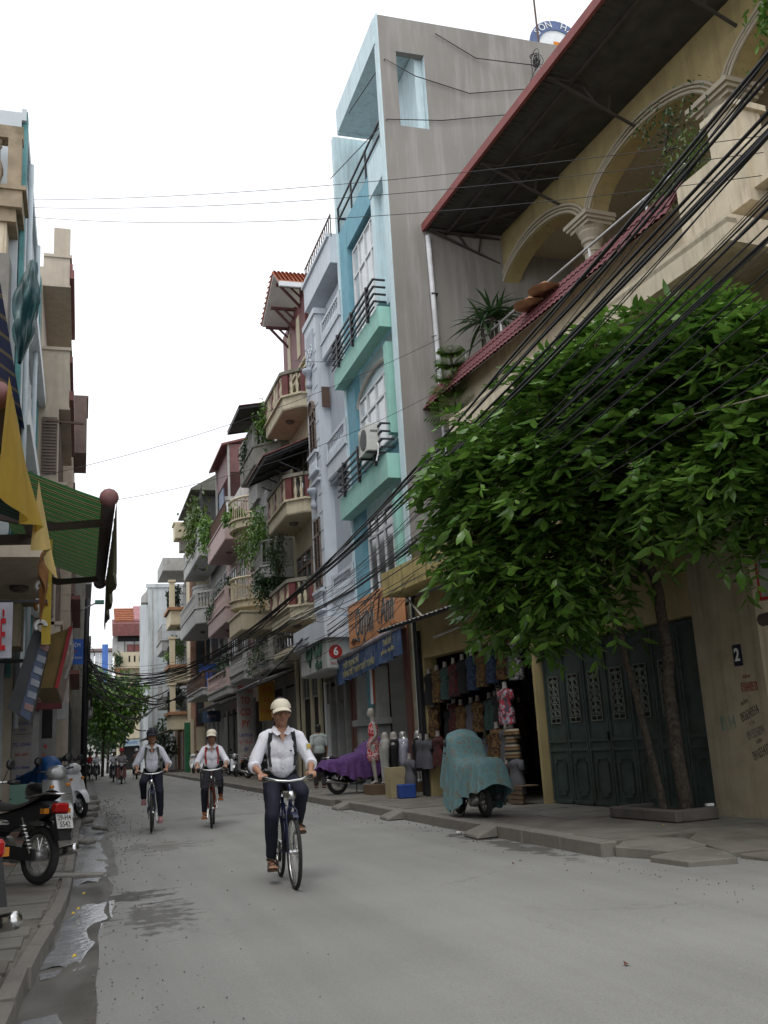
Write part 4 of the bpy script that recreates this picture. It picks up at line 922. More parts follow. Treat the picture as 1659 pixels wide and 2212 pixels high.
def shopfront(par, w, h=3.0, m=mStone):
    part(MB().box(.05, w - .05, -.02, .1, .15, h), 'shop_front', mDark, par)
    n = max(2, int(w / 1.8))
    for i in range(n + 1): part(MB().box(w * i / n - .12, w * i / n + .12, -.12, .1, .1, h + .2), 'pier', m, par)
    for i in range(n):
        if rnd.random() < .6:
            g = MB().box(w * i / n + .15, w * (i + 1) / n - .15, -.06, -.03, .2, h - .1).build('rolling_gate', mSteelDoor, par)
# ivy house
iv = thing('tube_house', 'old grey house draped in ivy with grey balustrade terrace at the top', 'house', (7.6, 40.2, 0), R_(-90))
part(MB().box(0, 4.6, 0, 10, 0, 13.6), 'wall', mIvyW, iv)
balcony(iv, .2, 4.5, 12.2, 12.9, 1.25, .95, 'baluster', mIvyW, mGreyW, chamfer=.9)
part(MB().box(.1, 2.2, -.9, 0, 11.2, 12.2), 'bay', mGreyW, iv)
tin(iv, 1.3, 4.5, 0, 14.55, 1.9, .35)
balcony(iv, 2.2, 4.5, 7.6, 8.0, 1.15, .95, 'bars', mGreyW, mGreyW, chamfer=.4, lamp=True)
balcony(iv, .0, 2.2, 8.6, 9.0, .9, .8, 'baluster', mIvyW, mGreyW)
cg = part(MB().box(.6, 3.8, -.75, -.72, 11.2, 11.25), 'security_cage', mIron, iv); me = cube_mesh('cage_bar', mat('cage_silver', (0.35, 0.35, 0.35), .5), .035, .035, 2.5)
for i in range(16): inst(me, 'cage_bar', cg, (.6 + i * .2, -.75, 10.0))
for k in range(6): MB().bar((.6, -.75, 8.9 + k * .45), (3.8, -.75, 8.9 + k * .45), .03, .03).build('cage_bar', mGreyW, cg)
louvre(iv, 1.0, 2.2, 5.2, 7.0, -.02, mStone, 2); window(iv, 2.8, 4.0, 5.0, 7.0, -.02, mWhite, mGlass, 2)
balcony(iv, .3, 4.4, 4.2, 4.5, 1.0, .8, 'baluster', mIvyW, mIvyW); shopfront(iv, 4.6, 3.6)
tin(iv, 0, 4.5, 0, 4.1, 1.5, .5, mIvyW, mGreyW)
# cream house with rounded corner balconies
def roundbalc(par, x0, x1, z0, proj, m, rm, rail=.95, tt=.5):
    n = 12; c = (x0 + x1) / 2; r = (x1 - x0) / 2
    out = [(c + r * math.cos(PI + PI * i / n), proj * math.sin(PI + PI * i / n) * 1.0) for i in range(n + 1)]
    q = part(MB().prism(out, z0, z0 + tt, 'z').prism([(c + (p[0] - c) * 1.05, p[1] * 1.06) for p in out], z0 + tt, z0 + tt + .07, 'z').prism([(c + (p[0] - c) * .8, p[1] * .75) for p in out], z0 - .25, z0, 'z'), 'round_balcony', m, par)
    b = MB(); b.tube([(p[0], p[1], z0 + tt + rail) for p in out], .06, 6); b.build('rail', rm, q)
    me = cube_mesh('bar', rm, .03, .03, rail - .05)
    for i in range(30):
        t = PI + PI * i / 29; inst(me, 'bar', q, (c + r * .97 * math.cos(t), proj * .97 * math.sin(t), z0 + tt + rail / 2))
    return q
cr = thing('tube_house', 'cream house with half-round balconies and cream rails between ivy and pink houses', 'house', (7.6, 45.0, 0), R_(-90))
part(MB().box(0, 4.7, 0, 10, 0, 13.2), 'wall', mCr, cr)
roundbalc(cr, .3, 3.6, 10.9, 1.3, mCr, mCrB, 1.0, .35); roundbalc(cr, .3, 3.2, 7.4, 1.3, mCr, mCrB, 1.0, .3); balcony(cr, 1.2, 4.6, 6.2, 6.9, 1.3, .0, 'none', mCrB, mCr)
for z in (11.4, 8.0, 4.9): window(cr, .8, 2.4, z, z + 1.9, -.02, mWhite, mGlass, 3, tr=z + 1.4)
balcony(cr, .4, 4.4, 4.2, 4.5, 1.2, .8, 'baluster', mGreyW, mGreyW); shopfront(cr, 4.7, 3.4, mStone)
# pink house
pk = thing('tube_house', 'pink house with sloping pink balconies and maroon tin top storey', 'house', (7.6, 53.5, 0), R_(-90))
part(MB().box(0, 8.3, 0, 10, 0, 13.5), 'wall', mPink, pk)
balcony(pk, 1.5, 8.2, 11.1, 12.0, 1.2, .9, 'bars', mPink, mRust, lamp=True); balcony(pk, 1.2, 7.9, 7.2, 7.9, 1.2, .9, 'baluster', mPink, mPink, lamp=True)
balcony(pk, .6, 7.9, 3.9, 4.2, 1.2, .8, 'baluster', mGreyW, mPink)
part(MB().box(3.5, 8.2, -.9, 0, 14.4, 15.8), 'tin_wall', mat('dull_maroon_tin', (0.15, 0.07, 0.07), .6, var=.2), pk); part(MB().box(3.6, 5.4, -.85, -.8, 12.9, 14.4), 'blue_sheet', mat('blue_grey_sheet', (0.16, 0.19, 0.26), .7), pk)
part(MB().prism([(-1.3, 15.7), (1.5, 16.5), (1.5, 16.6), (-1.3, 15.8)], 3.2, 8.3, 'x'), 'tin_roof', mTinRed, pk)
for x in (3.6, 8.1): part(MB().box(x - .05, x + .05, -1.0, -.9, 12.5, 15.8), 'pole', mGreyW, pk)
for z in (8.6, 5.0): window(pk, 1.5, 3.8, z, z + 2.0, -.02, mWhite, mGlass, 3); window(pk, 5, 7, z, z + 2.0, -.02, mWhite, mGlass, 3)
shopfront(pk, 8.3, 3.2); tin(pk, 0, 8, 0, 3.9, 1.6, .5, mIvyW, mIvyW)
# grey slab house
gs = thing('tube_house', 'weathered white house with long grey slab balconies and a hanging blue banner', 'house', (7.6, 63.5, 0), R_(-90))
part(MB().box(0, 9.8, .3, 10, 0, 16.0), 'wall', mGreyW, gs)
balcony(gs, .4, 9.0, 12.1, 12.8, 1.4, .9, 'baluster', mGreyW, mGreyW, lamp=True); balcony(gs, .2, 9.6, 8.3, 9.1, 1.6, .9, 'baluster', mGreyW, mGreyW, chamfer=.8, lamp=True)
roundbalc(gs, .4, 3.2, 11.0, 1.0, mGreyW, mGreyW, .1, .3)
part(MB().box(.2, 6.5, -1.2, 0, 13.9, 16.4), 'top_storey_cage', mat('grey_board', (0.2, 0.2, 0.2), .8), gs)
part(MB().prism([(-1.7, 16.3), (.5, 17.6), (2.5, 16.3), (2.5, 16.2), (-1.7, 16.2)], .0, 8, 'x'), 'roof', mat('green_grey_tiles', (0.12, 0.12, 0.10), .8), gs)
for i in range(9): part(MB().box(6.6 + i * .3, 6.64 + i * .3, -1.2, -1.16, 13.7, 16.2), 'cage_bar', mIron, gs)
for z in (9.4, 13.2, 5.2): window(gs, 3.5, 5.6, z, z + 2.0, .28, mWhite, mGlass, 3); window(gs, 7, 9, z, z + 2.0, .28, mWhite, mGlass, 2)
balcony(gs, 1, 9.0, 4.4, 4.7, 1.3, .9, 'baluster', mGreyW, mRust); shopfront(gs, 9.8, 3.2)
part(MB().box(4.5, 5.2, -.3, .1, 4.2, 8.2), 'mural_pier', mat_pattern('washed_poster', [(0.35, 0.38, 0.45), (0.42, 0.30, 0.28), (0.4, 0.4, 0.4)], 1.2), gs)
mBlue = mat('banner_blue', (0.03, 0.11, 0.42), .7); mBlueT = mat('banner_text', (0.30, 0.22, 0.38), .7)
bn = thing('banner', 'flat blue banner with faded lettering hung on a balcony over the far right shops', 'banner', (6.35, 56.5, 4.65), R_(0))
part(MB().box(0, 1.9, -.03, 0, 0, 1.55), 'cloth', mBlue, bn)
for (t_, s, x, z, m_) in (('TIẾNG', .36, .5, 1.0, mBlueT), ('ANH - ĐỨC', .26, .55, .6, mBlueT), ('HỌC', .26, 1.45, .55, mWhite), ('VI TÍNH', .2, 1.4, .25, mWhite)): text_mesh(t_, s, 'lettering', m_, bn, (x, -.04, z), (R_(90), 0, 0), .8, ext=.002)
# cream gable house
cg_ = thing('tube_house', 'tall pale cream house showing a plain side wall with narrow dark windows', 'house', (6.72, 66.8, 0), R_(-90))
part(MB().box(0, 2.8, 0, 12, 0, 16.1), 'wall', mCrB, cg_); part(MB().box(2.5, 2.86, -.06, .22, 0, 17.9), 'pier', mat('orange_pier', (0.42, 0.25, 0.18), .8), cg_)
for (y0, y1, z0, z1) in ((.45, .85, 13.2, 15.0), (.35, .8, 6.2, 10.3), (.3, .7, 3.0, 4.8)):
    w2 = part(MB().box(2.78, 2.83, y0 - .06, y1 + .06, z0 - .06, z1 + .06), 'window', mMar, cg_); MB().box(2.8, 2.845, y0, y1, z0, z1).build('pane', mGlass, w2)
part(MB().box(2.8, 2.84, .95, 1.9, 5.2, 8.9), 'tall_window', mGlass, cg_); part(MB().box(2.8, 2.85, 1.6, 1.85, 5.0, 9.2), 'blue_panel', mBlue, cg_)
part(MB().box(1.2, 2.7, -.95, 0, 15.2, 16.2).box(1.1, 2.6, -1.05, 0, 16.2, 16.3), 'roof_box', mCrB, cg_); part(MB().box(1.4, 2.4, -.6, 0, 14.4, 15.1), 'dark_vent', mIvyW, cg_)
part(MB().box(2.3, 2.9, -.45, -.05, .1, 3.2), 'green_door', mat('door_green', (0.02, 0.12, 0.05), .6), cg_)
shopfront(cg_, 2.8, 3.2, mCrB)
ob = thing('tube_house', 'cream house with stacked ochre-trimmed balconies and black railings full of plants', 'house', (7.15, 79.5, 0), R_(-90))
part(MB().box(0, 12.3, 0, 10, 0, 13.6), 'wall', mGreyW, ob)
for z in (9.9, 6.0, 2.9):
    balcony(ob, 8.6, 12.1, z, z + .95, 1.45, 1.6, 'bars', mCrB, mIron, lip=.1, lamp=True)
    part(MB().box(8.5, 12.3, -1.62, .0, z + .95, z + 1.15), 'ochre_trim', mOrT, ob)
    part(MB().box(11.75, 12.1, -1.5, -1.15, z + 1.15, z + 2.9).box(11.68, 12.17, -1.57, -1.08, z + 2.9, z + 3.05), 'rail_pier', mCrB, ob)
for z in (8.6, 4.6): balcony(ob, 3, 7.5, z, z + .7, 1.7, 1.1, 'bars', mGreyW, mGreyW, lip=.08, lamp=True)
part(MB().box(6.5, 11.6, -1.9, .5, 13.7, 14.6), 'roof_slab', mGreyW, ob)
shopfront(ob, 12.3, 3.0, mOrT); tin(ob, 2, 12, -1.3, 2.9, 1.6, .5, mTinDark, mIvyW)
bw = thing('building', 'bare whitewashed side wall streaked with grey, taller than its neighbours', 'building', (5.0, 92.0, 0), R_(-90))
mWW = mat('streaked_whitewash', (0.50, 0.53, 0.55), .85, var=.15, scale=.6, dirt=(0.26, 0.27, 0.26), dirt_amt=.8, dscale=.45, streak=True)
part(MB().box(0, 12, 0, 6, 0, 14.6).box(11.9, 12.1, -.15, 6, 14.5, 14.8), 'wall', mWW, bw); part(MB().box(10.8, 12, -.5, 0, 13.3, 13.8).prism([(-.5, 13.8), (0, 13.8), (0, 14.4)], 10.8, 12, 'x'), 'cornice', mGreyW, bw); part(MB().box(12.0, 12.06, .3, .4, 0, 14.5), 'pipe', mGreyW, bw)
for (z, y_) in ((8.5, 1.5), (5.5, .8), (11.2, 2)): part(MB().box(12.0, 12.02, y_, y_ + .3, z, z + .5), 'patch', mIvyW, bw)
# far yellow house that closes the street
fy = thing('building', 'far pale yellow house with tiled and tin roofs closing the end of the street', 'building', (3.0, 100.0, 0), 0)
part(MB().box(.6, 3.6, 0, 10, 0, 10.4), 'wall', mCrB, fy)
pr2 = part(MB().box(0, 3.4, -.6, 0, 9.75, 11.3), 'parapet', mCrB, fy)
for x in (1.35, 1.85, 2.35): MB().box(x, x + .16, -.62, -.59, 10.35, 10.95).build('slot', mDark, pr2)
MB().box(-.05, .9, -.75, -.55, 9.4, 9.75).box(.1, .9, -.7, -.5, 9.1, 9.4).build('moulding', mOrT, pr2)
part(MB().prism([(-.8, 12.9), (-.8, 14.1), (1.2, 14.8), (1.2, 14.6)], -.2, 3.4, 'x'), 'tin_canopy', mTinRed, fy)
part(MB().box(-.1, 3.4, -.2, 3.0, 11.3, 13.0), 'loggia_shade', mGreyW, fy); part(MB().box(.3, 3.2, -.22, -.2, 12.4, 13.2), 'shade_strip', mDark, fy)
rr = part(MB().prism([(-.1, 14.5), (2.5, 16.1), (2.5, 15.9), (-.1, 14.4)], 0.0, 1.9, 'x'), 'tiled_roof', mTile, fy)
for i in range(7): MB().bar((0, -.1 + i * .38, 14.58 + i * .235), (1.9, -.1 + i * .38, 14.58 + i * .235), .1, .08).build('tile_row', mat('tile_row', (0.40, 0.17, 0.09), .8), rr)
part(MB().prism([(-.1, 14.6), (2.5, 16.3), (2.5, 16.1), (-.1, 14.4)], 1.9, 3.5, 'x'), 'tin_roof', mat('pink_tin', (0.30, 0.14, 0.15), .7), fy)
for x in (1.0, 1.9, 2.6): part(MB().box(x - .03, x + .03, -.3, -.24, 11.3, 12.9), 'window_bar', mIron, fy)
part(MB().box(1.2, 2.8, -.25, -.22, 11.4, 12.1), 'maroon_cloth', mTinRed, fy)
w2 = part(MB().box(1.9, 3.3, -.05, 0, 5.5, 9.3), 'doorway', mOrT, fy); MB().box(2.0, 3.2, -.08, -.04, 5.6, 9.1).build('pane', mGlass, w2)
part(MB().box(.4, 3.6, -1.0, 0, 3.0, 3.5).box(.5, 3.5, -1.0, -.9, 3.5, 4.4), 'low_balcony', mCrB, fy); part(MB().box(.9, 3.5, -.03, .0, .1, 2.9), 'shop_front', mDark, fy)
part(MB().box(.9, 2.4, -1.1, -1.02, 2.3, 2.9), 'shop_board', mat('pale_blue_board', (0.3, 0.38, 0.42), .6), fy); text_mesh('NHÀ HÀNG', .32, 'lettering', mBlue, fy, (1.65, -1.11, 2.6), (R_(90), 0, 0), .6, ext=.002)
vs = thing('shop_sign', 'tall narrow red vertical sign lettered in white on the far yellow house', 'sign', (6.3, 98.6, 6.0), 0)
part(MB().box(-.25, .25, 0, .15, 0, 7.2), 'panel', mat('sign_red_bright', (0.35, 0.03, 0.03), .6), vs)
for i, ch in enumerate('MIRANOLE'): text_mesh(ch, .75, 'letter', mWhite, vs, (0, -.02, 6.7 - i * .86), (R_(90), 0, 0), .75, ext=.005)
# glass building and blue pole beyond the trees
gb = thing('building', 'small distant glazed rooftop room with pale frames above the trees', 'building', (0.0, 126.0, 0), 0)
part(MB().box(0.2, 3.6, 0, 6, 0, 10.0), 'wall', mGreyW, gb); part(MB().box(.0, 4, -.4, 6, 14.2, 14.5), 'roof', mat('brown_roof', (0.2, 0.15, 0.14)), gb)
for i in range(3): window(gb, .4 + i * 1.1, 1.4 + i * 1.1, 10.2, 14.0, -.05, mWhite, mGlassP, 2, tr=12.0)
part(MB().box(.1, 3.8, -.5, 0, 9.0, 10.1), 'balcony', mCrB, gb)
bp = thing('street_banner_pole', 'tall blue vertical banner beam standing in the far distance', 'banner', (2.62, 122.0, 0), 0)
part(MB().box(-.35, .35, 0, .3, 3.5, 14.6), 'panel', mat('pole_blue', (0.06, 0.15, 0.45), .6), bp); part(MB().box(-.9, .35, -.1, 0, 8.4, 10.0), 'cross_panel', mat('pole_blue2', (0.08, 0.18, 0.45), .6), bp)
# ================================================================== LEFT-HAND HOUSES (local x away from the camera, local y into the house)
mBei = mat('beige_wall', (0.45, 0.385, 0.31), 0.85, var=0.08, dirt=(0.27, 0.23, 0.18), dirt_amt=0.5, streak=True)
mBeiD = mat('brown_stained_cornice', (0.30, 0.24, 0.17), 0.9, var=0.2, dirt=(0.10, 0.09, 0.05), dirt_amt=0.8, dscale=2)
mTealL = mat('teal_side', (0.10, 0.27, 0.28), 0.7); mPaleL = mat('pale_lilac_wall', (0.50, 0.55, 0.58), 0.8, var=.06)
def lhouse(lab, fx, y0, d=8): return thing('tube_house', lab, 'house', (fx, y0, 0), R_(90))
n0 = lhouse('low cream house out of view past the left edge, added to shade the street', -1.95, -8)  # unseen row house, added to block skylight on the left side
part(MB().box(0, 21.9, 0, 8, 0, 8.3), 'wall', mCrm, n0)
for i in range(6): window(n0, 1 + i * 3.4, 2.6 + i * 3.4, 5, 7, -.02, mWhite, mGlass, 2); part(MB().box(.6 + i * 3.4, 3.2 + i * 3.4, -.05, .02, .1, 2.8), 'rolling_gate', mSteelDoor, n0)
l1 = lhouse('brown-stained cream house with a balustrade on its roof ledge at the left edge', -1.8, 14.0)
part(MB().box(0, 6.4, 0, 8, 0, 8.4).box(6.4, 7.0, .1, 8, 0, 12.5), 'wall', mBei, l1)
part(MB().box(6.2, 7.3, -.42, 8, 12.95, 13.35).box(6.3, 7.2, -.3, 8, 12.65, 12.95).box(6.15, 7.35, -.5, 8, 13.35, 13.45), 'cornice', mBeiD, l1)
q = part(MB().box(6.25, 6.6, -.40, 8, 14.65, 14.95).box(6.25, 6.55, -.38, -.1, 13.45, 14.65), 'roof_balustrade', mBeiD, l1); me = baluster_mesh(mBeiD, 1.2, .13)
for i in range(12): inst(me, 'baluster', q, (6.4, .12 + i * .42, 13.45))
part(MB().box(6.32, 7.0, -.2, 8, 9.4, 11.9), 'grey_bay', mat('grey_bay', (.19, .18, .165), .8), l1)
part(MB().box(6.38, 7.0, -.12, 8, 11.9, 12.65), 'cream_strip', mCrm, l1)
part(MB().box(1.0, 5.0, -1.25, 0, 4.25, 4.5), 'canopy_slab', mBei, l1); part(MB().box(5.6, 6.4, -.9, .0, 4.3, 5.2).box(5.2, 6.2, -.7, 0, 3.4, 4.2), 'canopy_beam', mCrm, l1)
part(MB().lathe([(.16, 0), (.16, -.06), (.08, -.1)], (3.6, -.75, 4.245), 14), 'ceiling_lamp', mat('lamp_glass', (0.12, 0.10, 0.09), 0.4), l1)
for x in (.3, 2.8, 5.6): part(MB().box(x, x + .3, -.12, 0, .1, 4.2), 'pier', mYel if x > 5 else mBei, l1)
part(MB().box(.6, 5.6, -.02, .0, .1, 3.6), 'shop_front', mDark, l1); part(MB().box(5.95, 6.05, -.2, -.1, 0.1, 3.6), 'blue_frame', mat('blue_frame', (.15, .2, .3)), l1)
l2 = lhouse('pale teal-sided house with white sloping ledges behind the balustraded house', -1.5, 21.1)
part(MB().box(0, 8.8, 0, 8, 0, 15.9).box(0, 9.2, -.1, 0, 15.7, 16.0), 'wall', mPaleL, l2); part(MB().box(.1, .5, -.12, -.02, 3, 16), 'pilaster', mTealL, l2); part(MB().box(8.4, 8.75, -.12, -.02, 3, 16), 'pilaster', mTealL, l2)
for z in (5.4, 8.6, 11.9): part(MB().box(.8, 9.0, -.32, 0, z, z + .35), 'ledge', mWhite, l2); window(l2, 1.2, 4.0, z + .6, z + 2.6, -.02, mWhite, mGlassP, 3); window(l2, 5.2, 8.0, z + .6, z + 2.6, -.02, mWhite, mGlassP, 3)
part(MB().tube([(.7, -.2, 2), (.7, -.2, 15)], .06, 8).tube([(4.6, -.2, 2), (4.6, -.2, 15)], .06, 8), 'drain_pipe', mPaleL, l2, smooth=True)
part(MB().box(.3, 9, -.02, 0.0, .1, 3.4), 'shop_front', mDark, l2)
for x in (.2, 2.2, 4.6, 7, 8.7): part(MB().box(x, x + .25, -.15, 0, .1, 3.6), 'pier', mOrT if x in (2.2, 7) else mBei, l2)
l3 = lhouse('beige house with boxed-out rooms, maroon ledges and brown louvred shutters', -1.35, 30.0)
part(MB().box(0, 7.5, 0, 8, 0, 16.6), 'wall', mBei, l3)
for (x0, x1, z0, z1, p) in ((.0, 4.9, 16.0, 16.95, .8), (.3, 6.5, 12.0, 13.9, .85), (.0, 6.5, 8.2, 9.4, .8), (.2, 6.9, 4.3, 5.2, .72)):
    q = part(MB().box(x0, x1, -p, 0, z0, z1).box(x0 - .05, x1 + .1, -p - .06, .0, z1, z1 + .1).box(x0 - .03, x1 + .06, -p - .03, 0, z0 - .07, z0), 'boxed_balcony', mBei, l3)
    MB().box(x0 - .02, x1, -p - .14, -p - .002, z0 + .25, z0 + .55).box(x0 - .02, x1, -p - .09, -p - .002, z1 - .4, z1 - .2).build('maroon_ledge', mTinRed, q)
part(MB().box(.0, .3, -.8, -.3, 16.95, 18.0), 'roof_post', mBei, l3)
part(MB().box(.15, 6, -.55, 0, 4.4, 12.0), 'bay', mBei, l3)
for (z0, z1) in ((9.8, 11.6), (5.4, 7.9)):
    fr = part(MB().box(.09, .15, -.52, -.08, z0, z1), 'shutter', mShut, l3); me = cube_mesh('slat_', mShut, .02, .38, .05)
    for i in range(int((z1 - z0) / .1)): inst(me, 'slat', fr, (.075, -.3, z0 + .08 + i * .1), (0, R_(30), 0))
for z in (5.4, 9.8): louvre(l3, 1.2, 2.4, z, z + 2, -.56, mShut, 2); louvre(l3, 3.6, 4.8, z, z + 2, -.56, mShut, 2)
part(MB().bar((-.2, -.2, 11.4), (-.1, -1.3, 11.35), .06, .06), 'pole', mRust, l3); part(MB().box(.2, 7.2, -.02, 0, .1, 3.6), 'shop_front', mDark, l3)
for x in (.0, 1.8, 3.6, 5.4, 7.2): part(MB().box(x, x + .25, -.2, 0, .1, 4.0), 'pier', mStone, l3)
l4 = lhouse('tall beige tiled house with small dark windows and a boxed aircon at the far left', -.45, 38.0)
part(MB().box(0, 9.5, 0, 7, 0, 14.0), 'wall', mBei, l4)
for z in [3.6 + .62 * i for i in range(16)]: part(MB().box(-.004, .0, 0, 1.2, z, z + .02), 'joint', mBeiD, l4)
part(MB().box(1, 4, -.5, 0, 13.2, 15.6).box(1.2, 3.8, -.55, .05, 15.6, 15.7), 'tank_house', mat('brown_frame', (.14, .10, .09)), l4)
for z in (4.8, 7.6, 10.4): window(l4, 1.5, 3.5, z, z + 1.7, -.03, mShut, mGlass, 2); window(l4, 5.5, 7.5, z, z + 1.7, -.03, mShut, mGlass, 2); part(MB().box(.3, 9, -.35, 0, z - .4, z - .25), 'ledge', mTinRed, l4)
part(MB().box(.8, 1.7, -.42, -.05, 9.4, 10.1), 'boxed_aircon', mGreyW, l4); part(MB().box(.2, 9.2, -.03, 0, .1, 3.4), 'shop_front', mDark, l4)
l5 = lhouse('far left grey-brown house with dark windows where the street narrows', .1, 48.0)
part(MB().box(0, 14, 0, 8, 0, 12.0), 'wall', mIvyW, l5)
for z in (4.2, 7.2, 10.0):
    for x in (1, 5, 9): window(l5, x, x + 2, z, z + 1.7, -.03, mShut, mGlass, 2)
    part(MB().box(.5, 12, -.3, 0, z - .5, z - .2), 'ledge', mGreyW, l5)
part(MB().box(.2, 13.5, -.03, 0, .1, 3.2), 'shop_front', mDark, l5)
l6 = lhouse('last far left house, low and grey, beside the trees', .15, 62.5)
part(MB().box(0, 16, 0, 8, 0, 8.0), 'wall', mGreyW, l6); part(MB().box(.2, 15.5, -.03, 0, .1, 3.2), 'shop_front', mDark, l6)
balcony(l6, .5, 5, 3.9, 4.3, .5, .9, 'bars', mGreyW, mIron)
# street lamp arm on the far-left house
sl_ = MB(); sl_.tube([(-.3, 42, 7.2), (.55, 41.5, 7.55)], .03, 6); q = sl_.own('street_lamp', mGreyW, 'thin street lamp arm reaching out over the road from the far left wall', 'street lamp', loc=(-.3, 42, 7.2), smooth=True)
MB().cbox((.95, -.5, .36), (.36, .3, .14)).build('lamp_head', mat('lamp_green', (.08, .25, .2), .5), q)

# ---------------------------------------------------------------- awnings and signs on the left
mGS = mat_stripe('green_striped_canvas', [(.58, (0.055, 0.19, 0.065)), (.09, (0.45, 0.42, 0.2)), (.18, (0.01, 0.02, 0.01)), (.09, (0.45, 0.42, 0.2)), (.06, (0.02, .05, .02))], .42, axis=1)
mBar = mat('brown_awning_tube', (0.11, 0.085, 0.08), .6); mBall = mat('awning_end_cap', (0.22, 0.10, 0.10), .6)
def translucent(m, k):
    n = m.node_tree.nodes; l = m.node_tree.links; b = n['Principled BSDF']; t = n.new('ShaderNodeBsdfTranslucent'); ms = n.new('ShaderNodeMixShader'); ms.inputs[0].default_value = k
    l.new(b.inputs['Base Color'].links[0].from_socket, t.inputs[0]); l.new(b.outputs[0], ms.inputs[1]); l.new(t.outputs[0], ms.inputs[2]); l.new(ms.outputs[0], n['Material Output'].inputs[0])
translucent(mGS, .25)
aw = thing('awning', 'green striped retractable awning reaching over the left pavement with a ragged hanging valance', 'awning', (0, 0, 0))
def awf(u, v):  # v: wall->front ; u: near->far
    y = 15.6 + 7.6 * u
    return (-1.45 + 1.8 * v, y, 6.0 - .72 * v + .12 * (v * (1 - v)) * -1)
part(MB().grid(awf, 40, 8), 'canvas', mGS, aw, recalc=False)
part(MB().tube([(.37, 15.45, 5.28), (.37, 23.3, 5.28)], .11, 10), 'front_tube', mBar, aw, smooth=True)
for y in (15.4, 23.35): part(MB().lathe([(.05, -.1), (.13, -.07), (.15, 0), (.13, .07), (.05, .1)], (.37, y, 5.28), 12, axis='y'), 'end_cap', mBall, aw, smooth=True)
for y in (17.0, 22.6): part(MB().bar((-1.4, y, 5.35), (-.5, y + .25, 5.22), .1, .14).bar((-.5, y + .25, 5.22), (.34, y, 5.24), .09, .12), 'folding_arm', mBar, aw)
def val(u, v):
    y = 15.7 + 7.6 * u; L = (1.15 + .12 * fnoise((y, 0, 0), 2.2)) * (1 if u < .97 else .8)
    return (.5 + .05 * math.sin(y * 3) * v + .02 * fnoise((y * 3, v, 0)), y, 5.33 - L * v)
part(MB().grid(val, 70, 8), 'valance', mat('faded_olive_canvas', (0.17, 0.15, 0.085), .9, var=.25, dirt=(.28, .27, .26), dirt_amt=.6, dscale=1.0), aw, recalc=False)
# nearer teal awning with yellow cloth
aw2 = thing('awning', 'teal striped awning at the left edge with a maroon end knob and yellow cloth', 'awning', (0, 0, 0))
mTS = mat_stripe('teal_striped_canvas', [(.6, (0.02, 0.11, 0.09)), (.4, (0.008, 0.03, 0.035))], .2, axis=1)
part(MB().grid(lambda u, v: (-1.95 + 1.3 * v, 7.75 + 4.9 * u, 4.7 - .5 * v), 20, 6), 'canvas', mTS, aw2, recalc=False)
part(MB().tube([(-.66, 7.7, 4.08), (-.62, 13.0, 4.1)], .075, 10), 'front_tube', mBar, aw2, smooth=True)
part(MB().lathe([(.04, -.09), (.1, -.06), (.115, 0), (.1, .06), (.04, .09)], (-.66, 7.65, 4.08), 12, axis='y'), 'end_cap', mBall, aw2, smooth=True)
part(MB().bar((-1.9, 12.3, 3.9), (-.62, 12.6, 4.0), .08, .12), 'folding_arm', mBar, aw2)
mYC = mat('yellow_cloth', (0.50, 0.33, 0.045), .8, var=.12, bump=.1, bscale=200)
def yc(a, b, L0, L1, ph, xo):
    def f(u, v):
        y = a + (b - a) * u; L = L0 + (L1 - L0) * u + .09 * math.sin(u * 5 + ph) + (.0)
        return (-.55 + xo + .07 * math.sin(y * 4 + ph) * v + .12 * v * u, y, 4.12 - L * v - .05 * (u - .5) ** 2)
    return f
part(MB().grid(yc(7.3, 10.4, .86, .60, 0, 0), 24, 10), 'yellow_valance', mYC, aw2, smooth=True, recalc=False)
part(MB().grid(yc(10.2, 12.2, .65, .62, 2, .1), 24, 10), 'yellow_valance', mat('pale_yellow_cloth', (0.55, 0.40, 0.14), .8), aw2, smooth=True, recalc=False)
mBr = mat('brown_banner', (0.20, 0.085, 0.02), .85)
def ragged(u, v):
    y = 13.2 + 1.2 * u; return (-.52 + .05 * math.sin(v * 9 + u * 4), y, 4.2 - (.85 + .2 * math.sin(u * 11)) * v)
translucent(mYC, .35)
o = MB().grid(ragged, 14, 16).own('cloth_banner', mBr, 'ragged brown cloth hanging beside the yellow awning valance', 'cloth', loc=(-.5, 13.8, 3.4), smooth=True, recalc=False)
yb2 = thing('vertical_banner', 'narrow yellow vertical banner with ornate brown and white cut-out shapes', 'banner', (-.62, 16.8, 2.95), R_(2))
part(MB().box(-.02, .12, -.02, .0, .2, 1.95), 'strip', mat('banner_yellow', (0.5, 0.36, 0.05), .8), yb2)
for i in range(4): part(MB().torus((-.04, -.03, .5 + i * .33), .08, .035, 'y', 10, 5, a0=0, a1=4), 'ornament', mBr if i % 2 else mWhite, yb2)
# blue striped canvas hanging on the wall
mBS = mat_stripe('blue_striped_canvas', [(.80, (0.018, 0.035, 0.13)), (.08, (0.30, 0.24, 0.12)), (.05, (.05, .06, .12)), (.07, (0.30, 0.24, 0.12))], .85, axis=1)
def bs(u, v): 
    y = 13.5 + 9.0 * u; return (-2.1 + .82 * v, y, 8.95 - .5 * v + .06 * math.sin(v * 3) - .05 * (u - .5))
MB().grid(bs, 30, 20).own('hanging_canvas', mBS, 'dark blue canvas with thin gold stripes hung along the near left wall', 'awning', loc=(-1.3, 17, 8), smooth=True, recalc=False)
